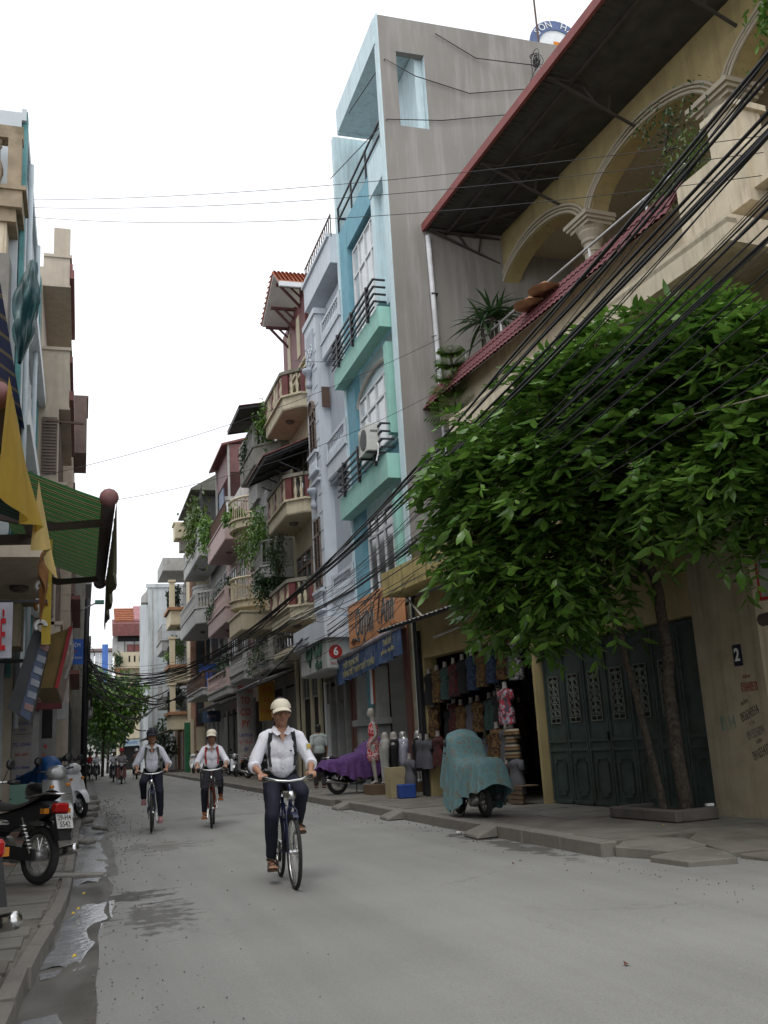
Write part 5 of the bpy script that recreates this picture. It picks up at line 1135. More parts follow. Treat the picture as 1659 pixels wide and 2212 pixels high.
# dark teal tarpaulin bundle
def tb(u, v):
    a = u * 2 * PI; r = .26 * math.sin(PI * (.08 + .9 * v)) + .05; k = 1 + .9 * fnoise((math.cos(a) * 2.5, math.sin(a) * 2.5, v * 3), 1.2)
    return (-1.28 + r * .6 * k * math.cos(a) + .2 * (1 - v), 19.5 + r * 1.3 * k * math.sin(a), 11.3 - 2.2 * v)
MB().grid(tb, 40, 30).own('tarpaulin', mat('dark_teal_tarp', (0.008, 0.05, 0.055), .4, var=.5, scale=2, spec=.5), 'crumpled dark teal tarpaulin bundled under the left roof ledge', 'tarpaulin', loc=(-1.28, 19.5, 10), recalc=False, smooth=True)
# signs
hs_ = thing('shop_sign', 'pale lilac square sign with cut-off red letters HE at the left edge', 'sign', (-2.0, 15.0, 2.62))
part(MB().box(0, 1.03, -.05, 0, .15, .95), 'board', mat('sign_lilac', (0.42, 0.42, 0.50), .6), hs_); text_mesh('GHẺ', .6, 'lettering', mat('sign_letter_red', (.5, .01, .02), .5), hs_, (.95, -.06, .45), (R_(90), 0, 0), .24, ext=.004, bold=.012, align='RIGHT')
part(MB().box(0, 1.5, -.02, .02, .95, .99), 'support', mIron, hs_)
MBr = R_(90)
ns = thing('neon_sign', 'dark slanting sign panel with pale blue and pink blocks of lettering', 'sign', (-.9, 17.0, 1.9))
part(MB().prism([(-.24, .27), (.12, 0), (.39, 1.37), (.14, 1.56)], 0, .5, 'y'), 'panel', mat('sign_dark_grey', (.06, .065, .07), .5), ns)
part(MB().prism([(-.05, .16), (.10, .05), (.36, 1.34), (.25, 1.40)], -.02, -.001, 'y'), 'blue_strip', mat('sign_steel_blue', (.09, .12, .20), .5), ns)
for i in range(6):
    t = .08 + i * .155; x = .0 + .28 * t; z = .12 + 1.24 * t; part(MB().prism([(x - .01, z + .03), (x + .12, z - .03), (x + .14, z + .07), (x + .01, z + .13)], -.035, -.021, 'y'), 'letter_block', mat('letter_pale' if 0 < i < 5 else 'letter_pink', (.30, .33, .38) if 0 < i < 5 else (.33, .2, .2), .5), ns)
wb = thing('sign_box', 'large ochre wooden-sided sign box with a pinkish shiny face edged in red', 'sign', (-.65, 19.2, 2.62))
part(MB().prism([(-.21, .0), (.19, 0), (.43, 1.1), (.08, .98)], 0, 5.2, 'y'), 'box', mat('ochre_wood', (.24, .16, .05), .6, var=.3), wb)
part(MB().prism([(.20, .0), (.225, .0), (.465, 1.1), (.44, 1.1)], -.04, 5.3, 'y'), 'face', mat('pink_sign_face', (.36, .25, .23), .25), wb)
part(MB().prism([(.17, -.02), (.235, -.02), (.475, 1.12), (.41, 1.12)], -.07, -.041, 'y'), 'red_edge', mat('edge_red', (.4, .02, .03), .5), wb)
part(MB().tube([(.44, .5, .85), (.42, 1.2, .6), (.33, 1.6, .3)], .03, 5), 'silver_stroke', mWhite, wb)
part(MB().box(-.9, -.2, .2, .3, .5, .56), 'bracket', mIron, wb)
fs = thing('shop_sign', 'dark red hanging sign reading Fashion Shoes in faint letters', 'sign', (-1.36, 30.0, 2.75))
part(MB().box(0, .82, -.12, 0, 0, 1.05), 'box', mat('sign_maroon', (.10, .012, .015), .5), fs)
for (t_, z) in (('Fashion', .66), ('Shoes', .28)): text_mesh(t_, .26, 'lettering', mat('dull_letter', (.3, .2, .2), .6), fs, (.41, -.13, z), (R_(90), 0, 0), .8, ext=.003)
mSW = mat('sign_offwhite', (.36, .33, .31), .6); mLB = mat('letter_blue', (.04, .05, .28), .6); mLR = mat('letter_red', (.42, .05, .02), .6)
ss = thing('standing_sign', 'tall white standing sign with four rows of blue lettering on the left pavement', 'sign', (-1.42, 22.9, .75))
part(MB().box(0, .42, -.06, 0, .15, 1.5), 'board', mSW, ss)
for (t_, s, z, m_) in (('SỬA CHỮA', .085, 1.38, mLB), ('TI VI', .07, 1.24, mLB), ('TỦ LẠNH', .1, .93, mLB), ('MÁY GIẶT', .07, .72, mLR), ('BẢO HÀNH', .07, .45, mLB), ('ĐT 8269', .07, .28, mLB)): text_mesh(t_, s, 'lettering', m_, ss, (.21, -.065, z), (R_(90), 0, 0), .85, ext=.002, bold=.002)
part(MB().box(.02, .4, -.065, -.061, 1.15, 1.16), 'rule', mIron, ss)
s2 = thing('standing_sign', 'grey pillar sign with a red star and two red words further along', 'sign', (-1.36, 33.0, .3))
part(MB().box(0, .62, -.2, 0, 0, 2.7), 'pillar', mat('sign_pillar_grey', (.26, .25, .24), .7), s2); part(MB().box(.12, .5, -.21, -.2, 1.7, 2.6), 'dark_window', mDark, s2)
for (t_, s, z) in (('✦', .2, 1.45), ('HỒNG', .2, 1.12), ('NGÂN', .2, .7)): text_mesh(t_, s, 'lettering', mLR, s2, (.31, -.215, z), (R_(90), 0, 0), .8, ext=.002, bold=.003)
tcab = thing('cabinet', 'mint green metal cabinet standing on the left pavement under the blue-lettered sign', 'cabinet', (-1.45, 21.8, .1))
part(MB().box(0, .48, -.3, 0, 0, .78), 'body', mat('mint_cabinet', (.20, .36, .30), .5, var=.06), tcab, bevel=.01); part(MB().box(.06, .14, -.31, -.3, .5, .52), 'handle', mIron, tcab)
bs2 = thing('shop_sign', 'small blue square sign with white lettering high on the far left', 'sign', (-.58, 41.0, 5.0))
part(MB().box(0, .62, -.06, 0, 0, 1.0), 'board', mBlue, bs2)
for (t_, s, z) in (('TIỆM', .2, .75), ('◆', .12, .5), ('NAM ĐỊNH', .11, .25)): text_mesh(t_, s, 'lettering', mWhite if s != .12 else mLR, bs2, (.31, -.065, z), (R_(90), 0, 0), .9, ext=.002)
tp = thing('poster_board', 'tilted whitish poster board hanging in folds on the far left wall', 'board', (-.85, 36.5, 3.3))
part(MB().grid(lambda u, v: (-.35 + .72 * u + .05 * v, -.12 - .03 * math.sin(u * 9), 1.35 - 1.3 * v), 12, 4), 'sheet', mat('poster_white', (.36, .33, .32), .5), tp, recalc=False); part(MB().box(-.3, .4, -.3, 0, -.6, .0), 'awning_box', mGreyW, tp)
b = MB().box(-.38, .12, -.06, 0, 5.2, 6.4); 
dk = thing('utility_pole', 'dark concrete utility pole wrapped in cables at the far left', 'pole', (.10, 43.5, 0))
part(MB().tube([(0, 0, 0), (.05, 0, 5.5), (.08, 0, 8.0)], [.14, .12, .1], 8), 'shaft', mIron, dk, smooth=True)
b = MB()
for i in range(26):
    a = rnd.uniform(0, 6.28); z = rnd.uniform(3.6, 6.2); r1 = rnd.uniform(.2, .45)
    b.torus((.05 + rnd.uniform(-.1, .25), rnd.uniform(-.2, .2), z), r1, .012, rnd.choice('xy'), 12, 4, a0=a, a1=a + 4)
q = part(b, 'cable_tangle', mIron, dk); q['kind'] = 'stuff'
# ================================================================== TREES AND PLANTS
mLeafT = mat_leaf('tree_leaf', (0.045, 0.115, 0.016), (0.15, 0.28, 0.045))
mLeafD = mat_leaf('dark_leaf', (0.02, 0.05, 0.018), (0.045, 0.09, 0.03))
mLeafY = mat_leaf('yellowgreen_leaf', (0.06, 0.11, 0.02), (0.12, 0.17, 0.035))
mBark = mat('bark', (0.06, 0.048, 0.038), 0.95, var=.4, scale=12, bump=.8, bscale=26, fine=.4)
def leaf_geo(b, M, L, w, droop=.25, m=0):
    k = len(b.v)
    for p in ((0, 0, 0), (L * .3, w * .5, -.02 * L), (L * .65, w * .42, -droop * L * .45), (L, 0, -droop * L), (L * .65, -w * .42, -droop * L * .45), (L * .3, -w * .5, -.02 * L), (L * .35, 0, .03 * L), (L * .68, 0, -droop * L * .35)):
        b.v.append(tuple(M @ Vector(p)))
    for f in ((0, 6, 1), (1, 6, 7, 2), (2, 7, 3), (0, 5, 6), (5, 4, 7, 6), (4, 3, 7)): b.f.append(tuple(k + i for i in f)); b.m.append(m)
translucent_done = None
leafM = [None] * 3
for i in range(3):
    b = MB(); leaf_geo(b, Matrix(), 1, .36, .2 + .12 * i); leafM[i] = b.mesh('leaf', mLeafT, smooth=True)
tr = thing('street_tree', 'leafy green street tree on a low curb in front of the dark green doors', 'tree', (7.28, 11.25, .14))
T0 = Vector((7.28, 11.25, .14))
# trunks and limbs
rt = random.Random(11)
limbs = []
def limb(pts, r, name='limb', n=8):
    P = [Vector(p) for p in pts]; Q = []
    for i in range(len(P) - 1):
        for k in range(4): Q.append(P[i].lerp(P[i + 1], k / 4) + Vector((rt.uniform(-.02, .02), rt.uniform(-.02, .02), 0)))
    Q.append(P[-1]); rr = [r[0] + (r[1] - r[0]) * i / (len(Q) - 1) for i in range(len(Q))]
    b = MB().tube([q - T0 for q in Q], rr, n); return b.build(name, mBark, tr, smooth=True)
limb([(7.32, 11.2, .1), (7.30, 11.22, 1.3), (7.32, 11.2, 2.4), (7.22, 11.1, 3.2), (7.0, 11.05, 3.7)], (.095, .06), 'trunk', 10)
limb([(7.12, 11.35, .1), (7.02, 11.4, 1.0), (6.85, 11.4, 2.0), (6.7, 11.35, 2.8), (6.3, 11.3, 3.8)], (.055, .04), 'trunk', 8)
LB_ = [([(6.85, 11.05, 3.7), (6.3, 11.2, 4.3), (5.4, 11.6, 4.8), (4.6, 12.1, 4.9)], (.06, .015)), ([(6.85, 11.05, 3.7), (7.2, 10.4, 4.6), (7.3, 9.6, 5.4), (7.0, 8.9, 5.7)], (.06, .015)), ([(6.3, 11.3, 3.8), (5.9, 11.6, 4.9), (5.7, 12, 5.4)], (.045, .012)), ([(6.85, 11.05, 3.7), (6.9, 11.2, 5), (6.8, 11.3, 5.9)], (.05, .012)), ([(7, 11.1, 3.3), (7.0, 10.2, 3.8), (6.8, 9.2, 4.2), (6.7, 8.5, 4.3)], (.05, .012)), ([(7, 11.1, 3.2), (6.4, 11.2, 3.25), (5.6, 11.4, 3.3)], (.03, .01)), ([(6.6, 11.35, 2.8), (6.1, 11.8, 3.1), (5.6, 12.4, 3.2)], (.03, .01)), ([(6.3, 11.2, 4.3), (5.6, 10.6, 4.9), (5.2, 10.0, 5.4)], (.04, .01))]
for p, r in LB_: limb(p, r)
# crown: drooping compound sprays of leaflets spread over clumps
cl = []   # clump centres (x,y,z,r)
def inside(p):
    # union of soft ellipsoids traced from the real crown outline
    E = [((5.75, 11.6, 4.45), (1.1, 1.5, 1.15)), ((6.8, 11.0, 5.05), (1.45, 1.9, 1.2)), ((5.95, 11.8, 3.45), (.85, 1.2, .7)), ((7.3, 9.4, 4.95), (1.35, 1.7, 1.2)), ((7.0, 9.2, 3.95), (1.1, 1.3, .55))]
    return max(1 - sum(((p[i] - c[i]) / r[i]) ** 2 for i in range(3)) for c, r in E)
while len(cl) < 400:
    p = (rt.uniform(3.9, 9.2), rt.uniform(7.4, 14.2), rt.uniform(2.5, 7.4)); v = inside(p)
    nz = noise.noise(Vector(p) * .95)
    if v < -.12 + .5 * max(0, -nz) - .25 * max(0, nz) or (v > .6 and rt.random() < .65) or (nz < -.22 and rt.random() < .8): continue
    if p[0] > (7.35 if p[2] < 5 else 8.2): continue
    if p[2] < 3.3 and p[0] > 6.5 and rt.random() < .7: continue
    cl.append((Vector(p), v))
stuff = MB(); twig = MB(); near = []
camp = Vector((0, 0, 1.3))
for c, v in cl:
    ns = rt.randint(6, 9)
    out = (c - Vector((6.4, 11.2, 4.4))).normalized()
    for s in range(ns):
        d = (out * .5 + Vector((rt.uniform(-1, 1), rt.uniform(-1, 1), rt.uniform(-.35, .45)))).normalized()
        L = rt.uniform(.38, .62); base = c + Vector((rt.uniform(-.2, .2), rt.uniform(-.2, .2), rt.uniform(-.15, .15)))
        pts = [base + d * L * t + Vector((0, 0, -.5 * L * t * t)) for t in (0, .33, .66, 1)]
        twig.tube(pts, [.006, .005, .004, .003], 3, cap=False)
        nl = 6
        for k in range(nl * 2 + 1):
            t = (k // 2 + 1) / (nl + .3); side = 1 if k % 2 else -1
            if k == nl * 2: t = 1; side = 0
            p = base + d * L * t + Vector((0, 0, -.5 * L * t * t))
            ax = (d + Vector((0, 0, -.55 * t))).normalized(); sd_ = ax.cross(Vector((0, 0, 1))).normalized()
            ld = (ax * (.55 if side else 1) + sd_ * side * .8 + Vector((rt.uniform(-.3, .3), rt.uniform(-.3, .3), -.4 + rt.uniform(-.45, .35)))).normalized()
            ly = ld.cross(Vector((rt.uniform(-.8, .8), rt.uniform(-.8, .8), 1))).normalized(); lz = ld.cross(ly)
            M = Matrix((ld, -ly, -lz)).transposed() if False else Matrix((ld, ly, ld.cross(ly))).transposed()
            ll = rt.uniform(.11, .25) * (.8 + .3 * (t if side else 1))
            near.append((p, M, ll, (p - camp).length + v * 6))
near.sort(key=lambda q: q[3])
fol = bpy.data.objects.new('crown', None); 
cr_ = MB()
for (p, M, ll, d_) in near[300:]:
    leaf_geo(cr_, Matrix.Translation(p - T0) @ M.to_4x4(), ll, ll * .38, .3)
co = cr_.build('crown', mLeafT, tr, smooth=True, recalc=False); co['kind'] = 'stuff'
for i, (p, M, ll, d_) in enumerate(near[:300]):
    o = inst(leafM[i % 3], 'leaf', co); o.matrix_basis = Matrix.Translation(p - T0) @ M.to_4x4() @ Matrix.Scale(ll, 4)
tw = twig; tw.v = [tuple(Vector(v) - T0) for v in tw.v]; q = tw.build('twigs', mat('twig_brown', (.06, .06, .03), .9), tr, recalc=False); q['kind'] = 'stuff'
# planter curb
pc = thing('tree_curb', 'low rough concrete curb box around the foot of the street tree', 'planter', (7.2, 11.35, .14), R_(-85))
for (x0, x1, y0, y1) in ((-.85, .55, -.36, -.24), (-.85, -.73, -.24, .3), (.43, .55, -.24, .3)): part(MB().box(x0, x1, y0, y1, 0, .15), 'curb_block', mat('curb_dark', (.10, .09, .08), .9, var=.3), pc, bevel=.02)
part(MB().box(-.73, .43, -.24, .3, 0, .1), 'soil', mat('soil', (.05, .04, .03)), pc); MB().cbox((7.5, 10.95, .31), (.1, .05, .03)).own('scrap', mLitW, 'white scrap lying on the tree curb', 'litter', 'scraps of litter')
MB().lathe([(.03, 0), (.045, .12), (.05, .3)], (7.13, 10.6, .14), 8)

def far_tree(x, y, h, r, label, m=mLeafT, trunk=.12, n=900, ls=.35, z0=None, asp=1.0, group=None):
    t = thing('street_tree', label, 'tree', (x, y, 0), 0, group)
    zc = h * .62; part(MB().tube([(0, 0, 0), (.1, 0, h * .3), (0, .1, h * .7)], [trunk, trunk * .8, trunk * .3], 7), 'trunk', mBark, t, smooth=True)
    b = MB(); q = random.Random(int(x * 31 + y))
    lobes = [(Vector((q.uniform(-r * .6, r * .6), q.uniform(-r * .6, r * .6), zc + q.uniform(-h * .28, h * .28))), q.uniform(.3, .55) * r) for _ in range(9)]
    for i in range(n):
        c, rr = q.choice(lobes); d = Vector((q.gauss(0, 1), q.gauss(0, 1), q.gauss(0, 1))).normalized() * rr * (q.random() ** .33); p = c + d
        M = Euler((q.uniform(-.7, .7), q.uniform(0, 1.0), q.uniform(0, 6.28))).to_matrix().to_4x4()
        leaf_geo(b, Matrix.Translation(p) @ M, ls * q.uniform(.6, 1.2), ls * .5, .3)
    o = part(b, 'crown', m, t, recalc=False); o['kind'] = 'stuff'
    return t
far_tree(1.5, 76, 9.4, 3.3, 'broad green tree at the far end, nearest on the left side of the street', n=3600, ls=.42, group='trees closing the far end of the street')
far_tree(2.2, 90, 8.5, 3.0, 'dense green tree in the middle of the far group', m=mLeafD, n=2600, ls=.5, group='trees closing the far end of the street')
far_tree(3.6, 112, 6.5, 3.0, 'low darker tree farthest back in the far group', m=mLeafD, n=2000, ls=.6, group='trees closing the far end of the street')
far_tree(-.3, 100, 9.5, 3.2, 'tall tree leaning out behind the far left houses', m=mLeafD, n=2400, ls=.55, group='trees closing the far end of the street')
far_tree(6.0, 78, 4.2, 1.4, 'small tree in front of the ochre-trimmed house on the far right', m=mLeafD, n=700, ls=.3, group='trees closing the far end of the street')

def bush(x, y, z, rx, ry, rz, label, m=mLeafD, n=500, ls=.12, pot=None, name='potted_plant', group='plants on the balconies', hang=0.0, droop=.3, cat='plant'):
    t = thing(name, label, cat, (x, y, z), 0, group); b = MB(); q = random.Random(int(x * 77 + y * 13 + z))
    lob = [(Vector((q.uniform(-rx, rx) * .7, q.uniform(-ry, ry) * .7, q.uniform(-rz, rz) * .7 + rz * .8)), q.uniform(.35, .6)) for _ in range(7)]
    for i in range(n):
        c, k = q.choice(lob); d = Vector((q.gauss(0, 1) * rx, q.gauss(0, 1) * ry, q.gauss(0, 1) * rz)) * k * .55; p = c + d; p.z -= hang * q.random() ** 2
        M = Euler((q.uniform(-.8, .8), q.uniform(-.2, 1.2), q.uniform(0, 6.28))).to_matrix().to_4x4()
        leaf_geo(b, Matrix.Translation(p) @ M, ls * q.uniform(.6, 1.3), ls * .45, droop)
    o = part(b, 'foliage', m, t, recalc=False); o['kind'] = 'stuff'
    st = MB()
    for c, k in lob[:5]: st.tube([(0, 0, 0), tuple(c * .5 + Vector((.02, 0, 0))), tuple(c)], [.02, .015, .008], 4)
    part(st, 'stems', mBark, t)
    if pot: part(MB().lathe([(pot * .6, -.02), (pot, pot * 1.5), (pot * 1.1, pot * 1.5), (pot * 1.1, pot * 1.7), (pot * .9, pot * 1.7)], n=12), 'pot', mat('pot_grey', (.35, .34, .33), .7), t, smooth=True)
    return t
# plants along the right-hand balconies
bush(6.7, 36.6, 13.4, .5, 1.6, .8, 'green shrub spilling over the top terrace of the ivy house', mLeafT, 1100, .2, hang=.6)
bush(6.5, 38.5, 13.2, .4, .8, .5, 'small shrub at the far end of the same top terrace', mLeafD, 500, .18, hang=.8)
bush(6.6, 43.3, 11.2, .5, .8, .5, 'broad-leaved plant on the upper half-round balcony', mLeafT, 400, .3, pot=.2)
bush(6.6, 38.0, 9.2, .8, 1.7, 1.0, 'large dark bush filling the middle balcony of the ivy house', mLeafT, 1500, .16, hang=.8)
bush(6.6, 36.6, 6.9, .7, 1.5, .9, 'tall dark climber below the white balcony of the ivy house', mLeafD, 1400, .16, hang=.6)
bush(6.9, 35.0, 7.6, .35, .7, .8, 'thin leafy climber beside the blue-grey pilaster', mLeafD, 500, .13)
bush(6.7, 50.5, 8.2, .6, 2.2, .9, 'dark shrub row on the pink middle balcony', mLeafD, 1100, .2)
bush(6.5, 57.0, 13.5, .7, 2.2, 1.4, 'hanging palm-like greenery by the caged top storey', mLeafY, 1500, .3, hang=1.2)
bush(6.6, 52.0, 12.6, .6, 1.6, 1.0, 'dark greenery on the upper pink balcony', mLeafT, 800, .25, hang=.8)
bush(6.1, 69.5, 11.6, .5, .8, .8, 'plant behind the topmost black railing with ochre trim', mLeafD, 500, .22)
bush(6.1, 69.5, 7.8, .6, .8, .9, 'leafy plant behind the middle black railing with ochre trim', mLeafT, 600, .22)
bush(6.1, 69.5, 4.6, .6, .8, .7, 'plant trailing from the lowest ochre-trimmed balcony', mLeafD, 500, .22)
bush(6.7, 48, 4.9, .6, 3, .6, 'tangled dry creeper along the low canopy of the pink house', mLeafD, 900, .16, hang=.8)
bush(6.8, 38, 4.6, .5, 2, .4, 'sparse creeper on the low canopy of the ivy house', mLeafD, 700, .14, hang=.6)
bush(3.2, 99.0, 9.8, .5, .4, .9, 'small plant on the corner of the far yellow house', mLeafD, 300, .25)
# plants on the villa
def loc_yb(x, y, z): return Matrix.LocRotScale(yb.location, yb.rotation_euler, None) @ Vector((x, y, z))
def dracaena(p, label, n=46, L=.75, h=.9):
    t = thing('potted_plant', label, 'plant', tuple(p), 0, 'plants on the villa'); q = random.Random(5)
    part(MB().tube([(0, 0, 0), (.05, 0, h)], .03, 6).tube([(.12, .1, 0), (.22, .1, h * .8)], .03, 6).tube([(-.15, 0, 0), (-.2, .05, h * .7)], .03, 6), 'stems', mBark, t)
    for (cx, cz) in ((.05, h), (.22, h * .8), (-.2, h * .7)):
        for i in range(n):
            b = MB(); a = q.uniform(0, 6.28); el = q.uniform(-.4, 1.2); ld = Vector((math.cos(a) * math.cos(el), math.sin(a) * math.cos(el), math.sin(el)))
            me = DR; o = inst(me, 'leaf', t, (cx, 0, cz), (0, -el, a), (L * q.uniform(.7, 1.1),) * 3)
    return t
b = MB(); 
for i in range(6):
    t0, t1 = i / 6, (i + 1) / 6; f = lambda t: (t, 0, -.55 * t * t); w = lambda t: .05 * math.sin(PI * (.12 + .86 * t))
    k = len(b.v); a0, a1 = f(t0), f(t1); b.v += [(a0[0], -w(t0), a0[2]), (a0[0], w(t0), a0[2]), (a1[0], w(t1), a1[2]), (a1[0], -w(t1), a1[2])]; b.f.append((k, k + 1, k + 2, k + 3)); b.m.append(0)
DR = b.mesh('leaf', mLeafD, smooth=True)
dracaena(loc_yb(2.75, 1.95, 10.0), 'spiky-leaved dracaena rising behind the lower end of the tiled parapet', 32, .8, 1.0)
# tiered fir-like plant at the parapet end
t = thing('potted_plant', 'tiered fir-like potted plant at the end of the tiled parapet by the drain pipe', 'plant', tuple(loc_yb(1.5, 1.5, 8.5)), 0, 'plants on the villa'); q = random.Random(3)
part(MB().tube([(0, 0, 0), (0, 0, 2.0)], .03, 6), 'stem', mBark, t); fb = MB()
for i, z in enumerate((.2, .55, .9, 1.25, 1.6, 1.9)):
    R1 = .75 - .09 * i
    for k in range(9):
        a = k * 6.28 / 9 + i; 
        for s in range(10):
            u = s / 10
            for sd2 in (-1, 1):
                p = Vector((math.cos(a) * R1 * u, math.sin(a) * R1 * u, z + .12 * u)); M = Euler((0, .2, a + sd2 * .9)).to_matrix().to_4x4(); leaf_geo(fb, Matrix.Translation(p) @ M, .17, .05, .2)
o = part(fb, 'foliage', mLeafT, t, recalc=False); o['kind'] = 'stuff'
p_ = loc_yb(9.9, 1.9, 10.0); bush(p_.x, p_.y, p_.z, .4, .9, .8, 'yellow-green leafy shrub trailing behind the parapet below the large arch', mLeafY, 1000, .10, group='plants on the villa')
p_ = loc_yb(9.0, 2.2, 11.2); bush(p_.x, p_.y, p_.z, .4, 1.0, .5, 'sparse flowering bougainvillea twigs in front of the large arch', mLeafD, 260, .09, group='plants on the villa')
p_ = loc_yb(12.0, 2.6, 11.0); bush(p_.x, p_.y, p_.z, .6, 1.0, .9, 'dense bush behind the big capital at the right edge', mLeafT, 900, .14, group='plants on the villa')
p_ = loc_yb(2.9, -.35, 5.0); bush(p_.x, p_.y, p_.z, .2, .25, .25, 'little plant in a white pot on the stained yellow ledge', mLeafD, 120, .12, pot=.2, group='plants on the villa')
# ================================================================== OVERHEAD CABLES (each cable a thing)
mCab = mat('cable_black', (0.018, 0.018, 0.02), 0.5, var=.1)
CAB = 'overhead cables running along the street'
def catenary(a, b, sag, n=26):
    a = Vector(a); b = Vector(b); return [a.lerp(b, i / n) + Vector((0, 0, -4 * sag * (i / n) * (1 - i / n))) for i in range(n + 1)]
def cable(pts, r, label, group=CAB, m=mCab, cat='cable', n=5):
    c = pts[0]; MB().tube([Vector(p) - Vector(c) for p in pts], r, n).build('cable', m, recalc=False, smooth=True).location = c
    o = C.objects[-1] if False else bpy.context.scene.objects[-1]
    return o
rc = random.Random(21)
def cab(pts, r, label=None, group=CAB, m=mCab):
    c = Vector(pts[0]); b = MB().tube([Vector(p) - c for p in pts], r, 5); o = b.build('cable', m, recalc=False, smooth=True); o.location = c
    return tag(o, label, 'cable', group)
def street_cable(x0, y0, z0, x1, y1, z1, xe, ye, ze, s0, s1, r, label, wob=.05):
    """from off-frame near right to a mid hook on the facades, then to the far-left pole"""
    P = catenary((x0, y0, z0), (x1, y1, z1), s0, 22)[:-1] + catenary((x1, y1, z1), (xe, ye, ze), s1, 26)
    P = [p + Vector((0, 0, wob * fnoise((p.y * .4, x0 * 9, z0 * 7)))) for p in P]
    return cab(P, r, label)
# heavy upper bundle
LBL = 'thick black cable of the upper bundle sweeping from top right to the far pole'
specs = []
for i in range(9):
    specs.append((4.9 + rc.uniform(-.12, .12), 2.5, 6.05 + i * .09 - .3, rc.choice((.010, .013, .017))))
for (x0, y0, z0, r) in specs:
    street_cable(x0, y0, z0, 5.2 + rc.uniform(-.06, .06), 24, 5.12 + rc.uniform(-.07, .07), .25 + rc.uniform(-.05, .05), 43.5, 5.3 + rc.uniform(-.4, .1), .25, 1.2 + rc.uniform(-.08, .08), r, LBL)
LBL2 = 'medium black cable of the lower group passing before the tree and orange sign'
for i in range(9):
    street_cable(5.0 + rc.uniform(-.15, .15), 2.5, 5.0 + i * .085, 5.6 + rc.uniform(-.1, .1), 27, 4.75 + rc.uniform(-.16, .12), .25, 43.5, 4.9 + rc.uniform(-.5, .2), .5 + rc.uniform(-.06, .1), .9 + rc.uniform(-.15, .1), rc.choice((.006, .009, .012)), LBL2)
LBL3 = 'thin cable of the steep group rising at the right edge of the street tree'
for i in range(12):
    street_cable(4.9 + rc.uniform(-.2, .2), 2.5, 4.0 + i * .24, 6.2 + rc.uniform(-.3, .2), 26 + rc.uniform(-2, 3), 5.1 + rc.uniform(-.3, .5), .3, 43.5, 5.0 + rc.uniform(-.5, .4), .5, 1.0 + rc.uniform(-.2, .3), rc.choice((.0035, .005, .0065)), LBL3)
LBL4 = 'slack cable hanging along the shop fronts beyond the orange sign'
for i in range(6):
    cab(catenary((6.9, 22.5, 4.9 + rc.uniform(-.2, .3)), (6.3, 36, 4.4 + rc.uniform(-.2, .5)), .25 + rc.random() * .3) + catenary((6.3, 36, 4.5), (5.8, 60, 5.5), .8)[1:], .012, LBL4)
cab(catenary((6.6, 30, 4.6), (5.9, 40, 3.6), .3), .03, 'thick grey cable drooping below the corner sign with the red number 6')
# cross-street wires
WR = 'thin wires crossing above the street'
def wire(a, b, sag, label, r=.006): cab(catenary(a, b, sag, 30), r, label, WR)
wire((-1.5, 23.2, 14.9), (9.0, 9.8, 9.2), .25, 'topmost of three parallel thin wires crossing the cement wall')
wire((-1.5, 23.3, 14.75), (9.0, 9.9, 9.0), .3, 'middle one of three parallel thin wires crossing the cement wall')
wire((-1.5, 23.4, 14.55), (9.0, 10.0, 8.7), .4, 'lowest of three parallel thin wires crossing the cement wall')
wire((-1.4, 19.5, 6.6), (8.0, 20, 10.5), .35, 'thin wire rising from the left awning to the yellow villa')
wire((-1.4, 21, 6.4), (8.3, 21, 9.6), .6, 'second faint wire below the rising one')
wire((6.6, 30.2, 14.0), (8.6, 21.8, 11.4), .3, 'wire strung from the maroon balcony to the drain pipe', .01)
def lwire(p, label): cab([Vector(q) for q in p], .014, label, WR)
lwire([(7.3, 24.2, 19.4), (7.75, 21.95, 19.6), (8.6, 21.95, 19.2), (10.2, 21.95, 18.9), (12.0, 21.9, 19.3), (12.2, 21.5, 19.9)], 'wavy upper wire stuck across the top of the cement wall')
lwire([(7.0, 25.5, 18.0), (7.7, 21.95, 17.7), (9.3, 21.95, 17.9), (11.5, 21.9, 18.4), (12.2, 21.5, 19.5)], 'wavy lower wire stuck across the top of the cement wall')
lwire([(9.3, 21.95, 20.7), (10.5, 21.95, 20.1), (12.2, 21.5, 19.8)], 'short wire running up to the top edge of the cement wall')
k = MB()
for i in range(14): k.torus((12.2 + rc.uniform(-.1, .1), 21.6, 19.9 + rc.uniform(-.25, .25)), rc.uniform(.06, .25), .012, rc.choice('xy'), 10, 4, a0=rc.random() * 6, a1=rc.random() * 6 + 4)
k.own('cable_tangle', mCab, 'small knot of wires hanging at the edge of the villa roof', 'cable')
cab([Vector(p) for p in ((6.3, 3.0, 3.55), (6.2, 9.5, 4.7), (5.0, 13.5, 3.9))] , .008, 'pale thin wire slanting down through the tree crown', WR, mat('pale_wire', (.3, .27, .22), .6))
cab([Vector(p) for p in ((7.0, 21.3, 4.75), (6.6, 18.6, 3.7))], .025, 'pale pole stay slanting down from the ledge onto the tin awning', WR, mat('pale_pole', (.45, .42, .36), .6))
for i in range(9):
    a = (rc.uniform(5.8, 7.1), rc.uniform(17, 23), rc.uniform(3.9, 4.9)); b_ = (rc.uniform(5.6, 7.1), a[1] + rc.uniform(3, 9), rc.uniform(3.6, 4.8)); cab(catenary(a, b_, rc.uniform(.1, .5), 10), .008, 'fine loose wire looping beside the orange sign')
for i in range(8):
    a = (.1, 43.5, rc.uniform(4.2, 6)); b_ = (rc.uniform(3.5, 6.5), rc.uniform(60, 85), rc.uniform(2.8, 6.5)); cab(catenary(a, b_, rc.uniform(.5, 1.8), 16), rc.choice((.02, .03, .04)), 'cable fanning out from the far pole across the end of the street')
